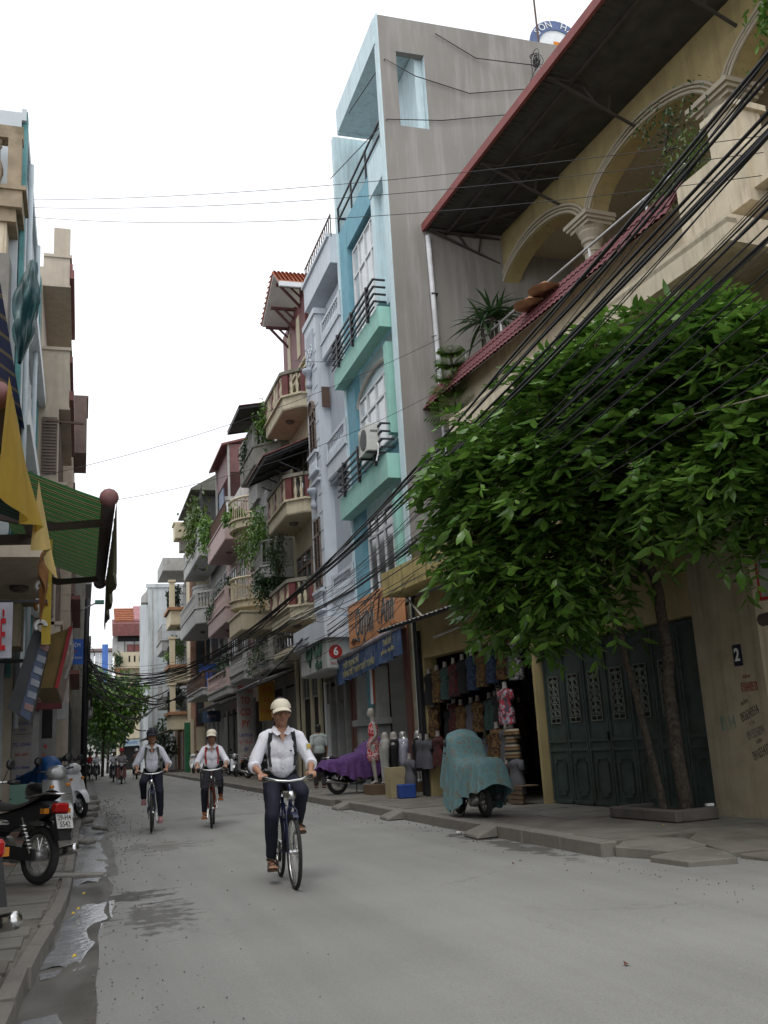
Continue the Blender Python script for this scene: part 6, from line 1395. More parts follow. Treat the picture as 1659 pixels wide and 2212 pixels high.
for i in range(4):
    cab(catenary((.1, 43.5, 5.4 - i * .3), (6.2, 58, 4.5 + i * .3), .8 + .2 * i, 16), .025, 'cable sagging from the far pole over to the right-hand shops')
# ================================================================== VEHICLES
mTyre = mat('tyre_rubber', (0.022, 0.022, 0.022), 0.85, bump=.3, bscale=80); mChrome = mat('chrome', (0.55, 0.55, 0.55), 0.22, metal=1.0, var=.05, bump=0); mAlu = mat('dull_alloy', (0.35, 0.35, 0.34), .4, metal=.7)
mBlk = mat('black_plastic', (0.02, 0.02, 0.022), 0.35, spec=.5); mBlkM = mat('black_vinyl', (0.018, 0.018, 0.018), 0.5); mSilver = mat('silver_paint', (0.38, 0.39, 0.40), 0.28, metal=.6, var=.05, bump=0); mWhP = mat('white_gloss_paint', (0.62, 0.63, 0.64), .2, var=.04, bump=0)
mRedL = mat('tail_light_red', (0.35, 0.01, 0.01), .2); mLamp = mat('headlamp_glass', (0.5, 0.52, 0.53), .1)
def mesh_cache(key, fn):
    if key not in BAL: BAL[key] = fn()
    return BAL[key]
def moto_wheel(par, x, R=.28, w=.045, spokes=True, alloy=False):
    t = MB().torus((0, 0, 0), R - w, w, 'y', 36, 10, flat=.95); o = t.build('wheel', mTyre, par, smooth=True, recalc=False); o.location = (x, 0, R)
    MB().torus((0, 0, 0), R - w * 1.9, .018, 'y', 36, 6, flat=1.6).build('rim', mAlu, o, smooth=True, recalc=False)
    MB().lathe([(.05, -.06), (.055, 0), (.05, .06)], n=14, axis='y').build('hub', mAlu, o, smooth=True)
    s = MB(); n = 36 if not alloy else 5
    for i in range(n):
        a = 2 * PI * i / n; 
        if alloy: s.bar((.04 * math.cos(a), 0, .04 * math.sin(a)), ((R - w * 1.9) * math.cos(a + .25), 0, (R - w * 1.9) * math.sin(a + .25)), .03, .045)
        else: s.tube([(.045 * math.cos(a + .4 * (-1) ** i), .03 * (-1) ** i, .045 * math.sin(a + .4 * (-1) ** i)), ((R - w * 1.9) * math.cos(a), 0, (R - w * 1.9) * math.sin(a))], .0022, 3, cap=False)
    q = s.build('spokes', mChrome, o); q['kind'] = 'stuff' if not alloy else 'stuff'
    return o
def motorbike(label, loc, rz, body=None, plate=None, lean=0.06, detail=True, name='motorbike', group='motorbikes parked on the left pavement'):
    body = body or mBlk; t = thing(name, label, 'motorbike', loc, rz, group); t.rotation_euler = (lean, 0, rz)
    P = lambda b, n, m, **k: b.build(n, m, t, **k)
    moto_wheel(t, -.6); moto_wheel(t, .62)
    # seat
    P(MB().grid(lambda u, v: (-.72 + .85 * u, (v - .5) * (.24 + .06 * math.sin(PI * u)), .80 - .05 * math.sin(PI * u) + .10 * (1 - u) ** 2 - .06 * abs(2 * v - 1) ** 3), 14, 8).grid(lambda u, v: (-.72 + .85 * u, (v - .5) * (.24 + .06 * math.sin(PI * u)), .70 + .08 * (1 - u) ** 2), 14, 8), 'seat', mBlkM, smooth=True)
    # tail fairing and side covers
    P(MB().prism([(-.85, .74), (-.80, .66), (-.2, .50), (.05, .52), (.1, .66), (-.3, .72), (-.7, .8)], -.105, .105, 'y'), 'side_cover', body, bevel=.02)
    P(MB().cbox((-.87, 0, .725), (.1, .16, .10)), 'tail_light', mRedL, bevel=.02)
    P(MB().cbox((-.80, .13, .70), (.06, .06, .05)).cbox((-.80, -.13, .70), (.06, .06, .05)), 'indicator', mat('orange_lens', (.5, .18, .02), .2))
    b = MB(); b.tube([(-.45, .1, .83), (-.8, .11, .87), (-.92, .07, .86), (-.92, -.07, .86), (-.8, -.11, .87), (-.45, -.1, .83)], .011, 6); P(b, 'grab_rail', mChrome, smooth=True)
    P(MB().grid(lambda u, v: (-.6 + .335 * math.cos(R_(20 + 130 * u)) * -1 * -1 if False else -.6 - .335 * math.cos(R_(150 - 125 * u)) , (v - .5) * .13, .28 + .335 * math.sin(R_(150 - 125 * u))), 14, 3), 'rear_mudguard', mBlk, recalc=False)
    P(MB().grid(lambda u, v: (.62 + .335 * math.cos(R_(20 + 125 * u)), (v - .5) * .13 * (1 - .3 * abs(2 * u - 1)), .28 + .335 * math.sin(R_(20 + 125 * u))), 14, 4), 'front_mudguard', body, recalc=False)
    P(MB().prism([(-.98, .42), (-.92, .42), (-.86, .66), (-.9, .68)], -.07, .07, 'y'), 'mudflap', mBlk)
    if plate:
        pm = MB().box(-.005, 0, -.095, .095, -.07, .07).build('number_plate', mat('plate_white', (.50, .50, .49), .5), t); pm.location = (-.945, 0, .60); pm.rotation_euler = (0, R_(18), 0)
        for (s_, z) in zip(plate, (.033, -.033)): text_mesh(s_, .075, 'plate_number', mInk, pm, (-.007, 0, z), (R_(90), 0, R_(-90)), .85, ext=.001, bold=.001)
    # frame, engine, chain case, exhaust
    b = MB(); b.tube([(-.35, 0, .66), (0, 0, .48), (.25, 0, .52), (.42, 0, .82)], .04, 8); b.tube([(-.6, .07, .28), (-.05, .06, .34)], .018, 6); b.tube([(-.6, -.07, .28), (-.05, -.06, .34)], .018, 6); P(b, 'frame', mIron, smooth=True)
    for s in (-1, 1):
        b = MB(); b.tube([(-.58, s * .1, .3), (-.42, s * .1, .64)], .014, 6); b.torus((-.5, s * .1, .47), .0, .03, 'z', 8, 6); 
        for k in range(7): b.lathe([(.034, 0), (.034, .012)], (-.56 + .02 * k, s * .1, .35 + .035 * k), 8)
        P(b, 'shock_absorber', mChrome)
    P(MB().lathe([(.1, -.1), (.13, -.08), (.13, .08), (.1, .1)], (.02, 0, .33), 14, axis='y').lathe([(.06, 0), (.075, .02), (.06, .05), (.075, .08), (.06, .11), (.07, .16)], (.2, 0, .35), 10, axis='x'), 'engine', mAlu, smooth=True)
    P(MB().prism([(-.62, .23), (-.62, .34), (.02, .40), (.06, .3), (.0, .25)], .075, .105, 'y'), 'chain_case', mBlk)
    b = MB(); b.tube([(.15, -.06, .26), (0, -.12, .2), (-.3, -.14, .22), (-.42, -.14, .25)], .02, 8); b.tube([(-.4, -.14, .25), (-.48, -.14, .26), (-.95, -.15, .34), (-.97, -.15, .345)], [.025, .045, .05, .03], 12); P(b, 'exhaust', mChrome, smooth=True)
    # leg shield, fork, head
    P(MB().grid(lambda u, v: (.5 - .14 * u + .05 * abs(2 * v - 1), (v - .5) * .46, .30 + .52 * u), 8, 8), 'leg_shield', body, smooth=True, recalc=False)
    for s in (-1, 1): P(MB().tube([(.62, s * .07, .28), (.44, s * .06, .8)], .02, 8), 'fork', mAlu, smooth=True)
    b = MB(); b.lathe([(.02, -.12), (.09, -.1), (.12, -.02), (.12, .04), (.1, .07)], (.5, 0, .92), 14, axis='x'); P(b, 'headlamp_cowl', body, smooth=True); P(MB().lathe([(.085, 0), (.09, .03), (.04, .05)], (.56, 0, .92), 14, axis='x'), 'headlamp', mLamp, smooth=True)
    b = MB(); b.tube([(.33, .34, 1.0), (.4, .2, 1.0), (.44, 0, .97), (.4, -.2, 1.0), (.33, -.34, 1.0)], .013, 6); P(b, 'handlebar', mChrome, smooth=True)
    for s in (-1, 1):
        P(MB().tube([(.33, s * .23, 1.0), (.30, s * .36, 1.0)], .02, 8), 'grip', mBlk, smooth=True)
        P(MB().tube([(.38, s * .2, 1.0), (.36, s * .25, 1.15)], .006, 5).lathe([(.03, -.012), (.06, 0), (.03, .006)], (.36, s * .27, 1.19), 12, axis='x'), 'mirror', mBlk, smooth=True)
    P(MB().tube([(0, .12, .3), (.02, .2, .02)], .012, 6).tube([(0, .22, .22), (0, .12, .22)], .015, 6).tube([(0, -.22, .22), (0, -.12, .22)], .015, 6), 'stand', mIron)
    return t
LM = 'motorbikes parked on the left pavement'
m1 = motorbike('black motorbike parked on the left with a white number plate facing the road', (-.77, 11.24, .12), math.atan2(.8, -.65), plate=('29-H4', '5542'))
m2 = motorbike('nearest black motorbike cut off by the left edge with a grey silencer', (-1.06, 6.8, .12), math.atan2(.78, -.62))
# cream basket hat on the near seat
MB().lathe([(.12, 0), (.15, .02), (.15, .18), (.13, .2)], n=14).own('basket', mat('woven_beige', (.30, .22, .15), .9), 'beige woven basket resting on the seat of the plated black motorbike', 'basket', loc=(0, 0, 0)).location = (-1.02, 11.75, .93)
def scooter(label, loc, rz, body, lean=.08, group=LM, seat=mBlkM, floorm=mBlk):
    t = thing('scooter', label, 'scooter', loc, rz, group); t.rotation_euler = (lean, 0, rz); P = lambda b, n, m, **k: b.build(n, m, t, **k)
    moto_wheel(t, -.58, .25, .055, alloy=True); moto_wheel(t, .6, .25, .055, alloy=True)
    def rear(u, v):
        a = v * 2 * PI; x = -.92 + 1.0 * u; w = .15 * (math.sin(PI * min(1, .18 + .8 * u)) ** .5); zc = .60 + .10 * (1 - u); h = .16 - .04 * u
        return (x, w * math.cos(a), zc + h * math.sin(a))
    P(MB().grid(rear, 16, 16), 'rear_body', body, smooth=True, recalc=False)
    P(MB().grid(lambda u, v: (-.78 + .8 * u, (v - .5) * .27, .84 - .06 * u - .05 * abs(2 * v - 1) ** 3 + .02 * math.sin(6 * u)), 12, 6).box(-.76, 0, -.11, .11, .72, .77), 'seat', seat, smooth=True, recalc=False)
    P(MB().cbox((-.94, 0, .70), (.08, .2, .08)), 'tail_light', mRedL, bevel=.02)
    P(MB().box(0, .38, -.15, .15, .26, .33), 'floorboard', floorm, bevel=.03)
    P(MB().grid(lambda u, v: (.46 - .17 * u + .10 * (1 - abs(2 * v - 1) ** 2), (v - .5) * (.40 + .08 * math.sin(PI * u)), .32 + .60 * u), 10, 10), 'front_shield', body, smooth=True, recalc=False)
    P(MB().grid(lambda u, v: (.44 - .17 * u + .06 * (1 - abs(2 * v - 1) ** 2), (v - .5) * .40, .34 + .55 * u), 6, 6), 'inner_shield', mBlk, recalc=False)
    P(MB().grid(lambda u, v: (.6 + .31 * math.cos(R_(10 + 150 * u)), (v - .5) * .16 * (.5 + .5 * math.sin(PI * u)), .26 + .31 * math.sin(R_(10 + 150 * u))), 14, 5), 'front_mudguard', body, smooth=True, recalc=False)
    P(MB().lathe([(.03, -.1), (.11, -.08), (.15, 0), (.13, .06), (.08, .1)], (.36, 0, 1.0), 14, axis='x', sc=(1.2, .8)), 'headlamp_cowl', body, smooth=True)
    P(MB().lathe([(.10, 0), (.1, .03), (.03, .06)], (.42, 0, 1.0), 14, axis='x', sc=(1.1, .8)), 'headlamp', mLamp, smooth=True)
    for s in (-1, 1):
        P(MB().cbox((.50, s * .13, .8), (.04, .07, .05)), 'indicator', mat('orange_lens', (.5, .18, .02), .2), bevel=.01); P(MB().tube([(.34, s * .1, 1.03), (.28, s * .30, 1.05)], .016, 6), 'grip', mBlk, smooth=True)
        P(MB().tube([(.3, s * .24, 1.05), (.27, s * .22, 1.18)], .007, 5).lathe([(.03, -.01), (.07, 0), (.03, .008)], (.27, s * .24, 1.21), 12, axis='x'), 'mirror', mBlk, smooth=True)
    P(MB().tube([(.6, .08, .25), (.42, .06, .5)], .02, 6).tube([(.6, -.08, .25), (.42, -.06, .5)], .02, 6), 'fork', mAlu, smooth=True)
    b = MB(); b.tube([(-.3, -.14, .24), (-.85, -.16, .32)], [.04, .055], 10); P(b, 'exhaust', mIron, smooth=True); P(MB().lathe([(.1, -.1), (.12, 0), (.1, .1)], (-.35, .06, .28), 12, axis='y'), 'engine', mAlu, smooth=True)
    P(MB().tube([(-.1, .1, .28), (-.12, .22, .02)], .012, 6), 'stand', mIron)
    return t
scooter('silver scooter facing the viewer beside the mint cabinet, left pavement', (-.42, 17.3, .12), R_(-70), mSilver)
scooter('white scooter with black trim parked past the silver one on the left', (-.25, 22.6, .12), R_(-62), mWhP)
scooter('grey scooter mostly hidden behind the white scooter', (-.45, 25.2, .12), R_(-100), mSilver)
motorbike('dark motorbike parked under the blue tarpaulin side, farthest of the left row', (-.4, 28.0, .12), R_(-80))
# draped cloth cover: grid over a profile along the bike length
def cover(label, loc, rz, m, prof, hem, width=.42, name='bike_cover', nu=46, nv=30, group=None, ruff=.03, cat='cover', x0=-1.04, LX=2.0):
    """prof(u)->top height; hem(u)->lower edge height"""
    def f(u, v):
        s = 2 * v - 1; top = prof(u); h = hem(u) + .03 * math.sin(u * 40 + s * 3); a = min(1, abs(s) / .28); side = max(0, (abs(s) - .28) / .72)
        z = top - .06 * a * a - (top - .06 - h) * side; w = width * (.50 * a + .20 * side ** .6) * (.8 + .3 * math.sin(PI * u))
        fold = ruff * side * math.sin(u * 55 + 3 * fnoise((u * 6, s, 0)))
        return (x0 + LX * u + .03 * fnoise((u * 5, v * 4, 1)), math.copysign(w + fold, s) if abs(s) > 1e-6 else 0, z + .02 * fnoise((u * 7, v * 7, 2)))
    t = MB().grid(f, nu, nv).build(name, m, smooth=True, recalc=False); t.location = loc; t.rotation_euler = (0, 0, rz); return tag(t, label, cat, group)
def sw(pts):
    def g(u):
        for a, b in zip(pts, pts[1:]):
            if a[0] <= u <= b[0]: t = (u - a[0]) / (b[0] - a[0]); t = t * t * (3 - 2 * t); return a[1] + (b[1] - a[1]) * t
        return pts[-1][1]
    return g
mTarp = mat('blue_tarp', (0.02, 0.10, 0.30), .5, var=.2)
cover('bright blue tarpaulin thrown over a motorbike behind the silver scooter', (-.95, 22.6, .12), R_(-60), mTarp, sw([(0, .4), (.06, .8), (.4, .95), (.65, 1.05), (.85, 1.3), (.95, 1.2), (1, .5)]), sw([(0, .35), (.5, .2), (1, .3)]))
# right pavement
RM = 'motorbikes parked on the right pavement'
mPur = mat_pattern('purple_cloth', [(0.07, 0.025, 0.115), (0.10, 0.04, 0.16), (0.055, 0.02, 0.09)], 9)
pm_loc = (6.45, 23.55, .145)
motorbike('motorbike under the crumpled purple cover on the right pavement', pm_loc, R_(14), group=RM, lean=-.05)
cover('crumpled purple cloth cover draped over a motorbike on the right pavement', (6.42, 23.55, .145), R_(14), mPur, sw([(0, .66), (.05, .82), (.2, .84), (.5, .95), (.68, 1.2), (.80, 1.3), (.95, 1.05), (1, .75)]), sw([(0, .62), (.12, .5), (.35, .36), (.6, .34), (.8, .42), (1, .7)]), group='cloth covers over parked motorbikes', width=.5)
mTealC = mat_pattern('teal_cloth', [(0.11, 0.20, 0.215), (0.125, 0.235, 0.245), (0.155, 0.17, 0.15), (0.115, 0.21, 0.22)], 7, thresh=None)
sc_ = scooter('scooter with a red mudguard under a teal floral cover before the clothes stall', (5.66, 14.3, .145), R_(90), mBlk, group=RM, lean=-.04)
cover('pale teal floral cloth draped over the scooter before the clothes stall', (5.66, 14.3, .145), R_(90), mTealC, sw([(0, .5), (.06, .84), (.15, .9), (.35, .87), (.52, .9), (.66, 1.24), (.78, 1.33), (.88, 1.26), (.96, 1.05), (1, .6)]), sw([(0, .40), (.2, .34), (.45, .12), (.65, .08), (.8, .2), (1, .5)]), group='cloth covers over parked motorbikes', width=.52, ruff=.035, x0=-1.06, LX=1.72).scale = (.92, .92, .96)
sc_.scale = (.9, .9, .9)
far_r = [((6.5, 36.5), 100, mBlk, 'black motorbike standing past the walking man, nearest the viewer of its row'), ((6.9, 37.6), 80, mBlk, 'black motorbike leaning close behind the first of its row'), ((7.0, 41.5), -60, mBlk, 'dark motorbike under the yellow hanging sign'), ((6.9, 46.0), -110, mSilver, 'silver-grey motorbike by the photocopy sign'), ((6.6, 56.0), -110, mWhP, 'pale scooter parked before the green door, right one'), ((6.5, 60.0), -110, mWhP, 'pale scooter parked before the green door, left one'), ((6.9, 50.5), -80, mBlk, 'dark motorbike half hidden beyond the photocopy sign')]
for (p, a, m_, lb) in far_r:
    (scooter if m_ is mWhP else motorbike)(lb, (p[0], p[1], .14), R_(a), m_, group='motorbikes parked on the far right pavement')

# ---------------------------------------------------------------- bicycles
mBikeB = mat('bike_blue', (0.008, 0.014, 0.05), .3, spec=.6); mBikeR = mat('bike_red', (0.25, 0.03, 0.02), .35)
def bicycle(label, loc, rz, fm, basket=False, steer=0.0, crank=0.0, bars=0.0, lean=0.0):
    t = thing('bicycle', label, 'bicycle', loc, rz, 'bicycles being ridden towards the viewer'); t.rotation_euler = (lean, 0, rz); P = lambda b, n, m, **k: b.build(n, m, t, **k)
    R = .335
    for x in (-.5, .55):
        o = P(MB().torus((0, 0, 0), R - .019, .019, 'y', 44, 8), 'wheel', mTyre, smooth=True, recalc=False); o.location = (x, 0, R)
        if x > 0: o.rotation_euler = (0, 0, steer)
        MB().torus((0, 0, 0), R - .045, .010, 'y', 44, 6, flat=1.4).build('rim', mChrome, o, smooth=True, recalc=False)
        MB().lathe([(.02, -.045), (.026, 0), (.02, .045)], n=10, axis='y').build('hub', mChrome, o)
        s = MB()
        for i in range(32):
            a = 2 * PI * i / 32; s.tube([(.02 * math.cos(a + 1.2), .025 * (-1) ** i, .02 * math.sin(a + 1.2)), ((R - .05) * math.cos(a), 0, (R - .05) * math.sin(a))], .0016, 3, cap=False)
        s.build('spokes', mChrome, o)['kind'] = 'stuff'
        g = MB().grid(lambda u, v: ((R + .025) * math.cos(R_(62 + 105 * u)) if x > 0 else -(R + .025) * math.cos(R_(-25 + 165 * u)), (v - .5) * .05, (R + .025) * math.sin(R_((62 + 105 * u) if x > 0 else (-25 + 165 * u)))), 16, 2); g.build('mudguard', fm, o, recalc=False)
    b = MB(); b.tube([(.42, 0, .80), (-.02, 0, .29)], .019, 8); b.tube([(.40, 0, .86), (.36, 0, .97)], .017, 8); b.tube([(-.02, 0, .29), (-.2, 0, .80)], .017, 8); b.tube([(.40, 0, .72), (-.13, 0, .60)], .016, 8)
    for s in (-1, 1): b.tube([(-.5, s * .06, R), (-.02, s * .03, .29)], .009, 6); b.tube([(-.5, s * .06, R), (-.17, s * .02, .74)], .008, 6)
    P(b, 'frame', fm, smooth=True)
    for s in (-1, 1): P(MB().tube([(.55, s * .055, R), (.46, s * .05, .70), (.42, 0, .76)], .011, 6), 'fork', fm, smooth=True)
    P(MB().tube([(-.2, 0, .80), (-.22, 0, .88)], .013, 6), 'seat_post', mChrome); P(MB().grid(lambda u, v: (-.36 + .27 * u, (v - .5) * (.2 - .14 * u), .90 - .02 * abs(2 * v - 1) ** 2), 8, 6).box(-.34, -.12, -.06, .06, .86, .89), 'saddle', mBlkM, smooth=True, recalc=False)
    b = MB(); b.tube([(.18, .26, 1.0), (.3, .225, 1.01), (.40, .11, .98), (.38, 0, .97), (.40, -.11, .98), (.3, -.225, 1.01), (.18, -.26, 1.0)], .0125, 7); P(b, 'handlebar', mChrome, smooth=True)
    for s in (-1, 1):
        P(MB().tube([(.30, s * .225, 1.01), (.17, s * .265, 1.0)], .018, 8), 'grip', mBlk, smooth=True); P(MB().tube([(.36, s * .15, .99), (.27, s * .24, .975)], .006, 5), 'brake_lever', mChrome)
        ca = crank + (0 if s > 0 else PI); cx, cz = -.02 + .165 * math.cos(ca), .29 + .165 * math.sin(ca)
        P(MB().bar((-.02, s * .075, .29), (cx, s * .085, cz), .014, .022), 'crank', mChrome); P(MB().cbox((cx, s * .14, cz), (.09, .1, .022)), 'pedal', mBlk)
    P(MB().lathe([(.09, -.004), (.09, .004)], (-.02, -.06, .29), 18, axis='y').tube([(-.02, -.06, .38), (-.5, -.06, .37)], .006, 4).tube([(-.02, -.06, .20), (-.5, -.06, .30)], .006, 4), 'chain', mIron)
    P(MB().lathe([(.02, -.04), (.045, 0), (.045, .02)], (.47, 0, .84), 10, axis='x').tube([(.4, 0, .84), (.46, 0, .84)], .01, 5), 'headlamp', mChrome, smooth=True)
    P(MB().box(-.72, -.3, -.06, -.05, .70, .71).box(-.72, -.3, .05, .06, .70, .71).box(-.72, -.70, -.06, .06, .70, .712), 'carrier', mIron)
    if basket:
        q = P(MB().box(.46, .72, -.17, .17, .70, .71), 'basket', mIron)
        me = cube_mesh('wire', mIron, .014, .014, .27)
        for i in range(9):
            yy = -.17 + .34 * i / 8; 
            for xx in (.46, .74): inst(me, 'wire', q, (xx, yy, .83))
        for i in range(6):
            for yy in (-.17, .17): inst(me, 'wire', q, (.46 + .28 * i / 5, yy, .83))
        for z in (.76, .82, .88, .96):
            b = MB()
            for (a_, c_) in (((.46, -.175), (.745, -.175)), ((.745, -.175), (.745, .175)), ((.745, .175), (.46, .175)), ((.46, .175), (.46, -.175))): b.bar((a_[0], a_[1], z), (c_[0], c_[1], z), .008 if z < .9 else .016, .008)
            b.build('wire_ring', mIron, q)
    return t
H1 = R_(-93.5)
B1 = bicycle('dark blue bicycle ridden by the young man in front', (1.955, 10.0, .012), H1, mBikeB, crank=R_(97), steer=R_(2))
B2 = bicycle('chrome bicycle ridden by the cyclist in the navy cap on the left', (1.22, 18.45, .012), R_(-95), mBikeB, crank=R_(-75))
B3 = bicycle('red bicycle with a wire basket ridden by the cyclist on the right', (2.27, 18.35, .012), R_(-99), mBikeR, basket=True, crank=R_(115))
# ================================================================== PEOPLE
def cap_(b, p0, p1, r0, r1, n=12):
    p0 = Vector(p0); p1 = Vector(p1); d = (p1 - p0); L = d.length; d = d / max(L, 1e-6)
    pts = []; rr = []
    for t in (90, 60, 30): pts.append(p0 - d * r0 * math.sin(R_(t)) * .999); rr.append(max(.0015, r0 * math.cos(R_(t))))
    pts += [p0, p1]; rr += [r0, r1]
    for t in (30, 60, 90): pts.append(p1 + d * r1 * math.sin(R_(t)) * .999); rr.append(max(.0015, r1 * math.cos(R_(t))))
    b.tube(pts, rr, n)
def chain(b, pts, rr):
    for i in range(len(pts) - 1): cap_(b, pts[i], pts[i + 1], rr[i], rr[i + 1])
def ell(b, c, r, rot=(0, 0, 0), n=14):
    k = len(b.v); M = Matrix.Translation(c) @ Euler(rot).to_matrix().to_4x4(); N = 10
    for i in range(N + 1):
        ph = PI * (i / N) * .998 + .003
        for j in range(n):
            t = 2 * PI * j / n; b.v.append(tuple(M @ Vector((r[0] * math.sin(ph) * math.cos(t), r[1] * math.sin(ph) * math.sin(t), r[2] * math.cos(ph)))))
    for i in range(N):
        for j in range(n):
            j2 = (j + 1) % n; b.f.append((k + i * n + j, k + (i + 1) * n + j, k + (i + 1) * n + j2, k + i * n + j2)); b.m.append(0)
    b.f.append(tuple(k + j for j in range(n))); b.f.append(tuple(k + N * n + j for j in reversed(range(n)))); b.m += [0, 0]
def remesh(b, name, m, par, vox=.01, smooth=4, wrinkle=0.0, ws=14):
    me = b.mesh(name, m); bm = bmesh.new(); bm.from_mesh(me); bmesh.ops.recalc_face_normals(bm, faces=bm.faces); bm.to_mesh(me); bm.free()
    o = bpy.data.objects.new(name, me); C.objects.link(o)
    q = o.modifiers.new('r', 'REMESH'); q.mode = 'VOXEL'; q.voxel_size = vox; q.use_smooth_shade = True
    if smooth: s = o.modifiers.new('s', 'SMOOTH'); s.factor = .5; s.iterations = smooth
    me2 = bpy.data.meshes.new_from_object(o.evaluated_get(bpy.context.evaluated_depsgraph_get())); bpy.data.objects.remove(o)
    me2.name = name
    if wrinkle:
        ns = [v.normal.copy() for v in me2.vertices]
        for v, nn in zip(me2.vertices, ns):
            c = v.co; w = noise.noise(Vector((c.x * ws, c.y * ws, c.z * ws * .55))) + .5 * noise.noise(Vector((c.x * ws * 2.3 + 5, c.y * ws * 2.3, c.z * ws * 1.2)))
            v.co = c + nn * w * wrinkle
    me2.polygons.foreach_set('use_smooth', [True] * len(me2.polygons))
    if not me2.materials: me2.materials.append(m)
    return inst(me2, name, par)
mSkin = mat('skin', (0.34, 0.18, 0.115), .55, var=.08, bump=.02); mSkin2 = mat('skin_pale', (0.36, 0.19, 0.125), .55, var=.08, bump=.02)
mShirtW = mat('white_school_shirt', (0.70, 0.70, 0.77), .85, var=.05, bump=.1, bscale=150); mNavy = mat('navy_trousers', (0.012, 0.014, 0.028), .85, var=.2)
mHair = mat('black_hair', (0.010, 0.009, 0.009), .6); mCapC = mat('cream_cap', (0.62, 0.57, 0.46), .85, var=.06); mCapN = mat('navy_cap', (0.012, 0.014, 0.025), .8); mSand = mat('brown_leather', (0.055, 0.032, 0.02), .6)
mStrapB = mat('black_strap', (0.015, 0.017, 0.02), .7); mStrapR = mat('red_strap', (0.30, 0.03, 0.025), .7); mStrapG = mat('olive_strap', (0.10, 0.12, 0.09), .7); mShoeP = mat('pink_shoe', (0.45, 0.22, 0.24), .6); mShoeO = mat('orange_sandal', (0.45, 0.16, 0.04), .6)
def head(B, c, tilt=0.0, s=1.0):
    """skin of the head, face towards +x; c = centre between the ears"""
    c = Vector(c); E = lambda o, r, rot=(0, 0, 0): ell(B, c + Vector(o) * s, tuple(q * s for q in r), rot)
    E((0, 0, .03), (.095, .077, .105)); E((.022, 0, -.045), (.068, .060, .075)); E((.042, 0, -.085), (.038, .038, .035)); E((-.02, 0, -.02), (.08, .072, .09))
    cap_(B, c + Vector((.088, 0, .005)) * s, c + Vector((.108, 0, -.030)) * s, .009 * s, .014 * s); E((.098, .012, -.034), (.011, .009, .008)); E((.098, -.012, -.034), (.011, .009, .008))
    for y in (-1, 1): E((-.005, y * .078, -.012), (.018, .010, .032), (0, 0, 0)); E((.080, y * .034, .012), (.018, .026, .010)); E((.068, y * .042, -.03), (.022, .022, .02))
    E((.088, 0, -.062), (.013, .025, .007)); E((.084, 0, -.073), (.013, .021, .008))
    cap_(B, c + Vector((-.02, 0, -.06)) * s, c + Vector((-.035, 0, -.17)) * s, .05 * s, .056 * s)
def face_bits(par, c, s=1.0):
    c = Vector(c)
    for y in (-1, 1):
        o = MB(); ell(o, (0, 0, 0), (.008 * s, .015 * s, .0065 * s), n=10); q = o.build('eye', mat('eye_white', (.5, .47, .44), .3), par, smooth=True); q.location = c + Vector((.088, y * .033, -.004)) * s
        o = MB(); ell(o, (.0045 * s, 0, 0), (.0055 * s, .0065 * s, .0062 * s), n=8); o.build('iris', mHair, q, smooth=True)
        o = MB(); ell(o, tuple(c + Vector((.092, y * .034, .021)) * s), (.005 * s, .021 * s, .0042 * s)); o.build('eyebrow', mHair, par, smooth=True)
    o = MB(); ell(o, tuple(c + Vector((.0985, 0, -.066)) * s), (.005 * s, .023 * s, .0055 * s)); o.build('mouth', mat('lips', (.26, .10, .08), .5), par, smooth=True)
def hair(par, c, s=1.0, long=0.0):
    b = MB(); c = Vector(c); ell(b, tuple(c + Vector((-.018, 0, .045)) * s), (.098 * s, .085 * s, .098 * s)); ell(b, tuple(c + Vector((-.045, 0, -.02)) * s), (.062 * s, .080 * s, .085 * s))
    for y in (-1, 1): cap_(b, c + Vector((.02, y * .074, .03)) * s, c + Vector((.012, y * .074, -.01 - long)) * s, .014 * s, .008 * s)
    if long: ell(b, tuple(c + Vector((-.075, 0, -.06 - long * .5)) * s), (.03 * s, .05 * s, (.05 + long) * s))
    return remesh(b, 'hair', mHair, par, .008 * s, 2, .002, 60)
def capp(par, c, m, s=1.0, brim=mCapC):
    c = Vector(c); b = MB()
    def dome(u, v): a = 2 * PI * u; p = PI / 2 * v; r = math.cos(p); k = 1 + .015 * math.sin(6 * a) ; return tuple(c + Vector((-.005 + .107 * r * math.cos(a) * k, .092 * r * math.sin(a) * k, .035 + .098 * math.sin(p))) * s)
    b.grid(dome, 30, 10)
    q = b.build('cap', m, par, smooth=True)
    b = MB()
    def br(u, v): a = R_(-62 + 124 * u); R0 = .100; R1 = .100 + .08 * v; return tuple(c + Vector((-.005 + (R0 + (R1 - R0)) * math.cos(a) * 1.04 - 0 + .012 * v, (.090 + .004 * v) * math.sin(a) * 1.02, .040 - .030 * v - .022 * (abs(2 * u - 1) ** 2) * (1) + .004)) * s)
    b.grid(br, 16, 5).grid(lambda u, v: tuple(Vector(br(u, v)) - Vector((0, 0, .005))), 16, 5)
    b.build('cap_brim', brim, q, smooth=True); 
    o = MB(); ell(o, tuple(c + Vector((-.005, 0, .134)) * s), (.008 * s, .008 * s, .005 * s)); o.build('cap_button', m, q)
    for a in range(6):
        t = [dome(a / 6 + .04, v) for v in (.0, .25, .5, .75, .97)]; MB().tube(t, .0018, 4).build('cap_seam', mat('cap_seam', (.4, .36, .28)), q)
    return q
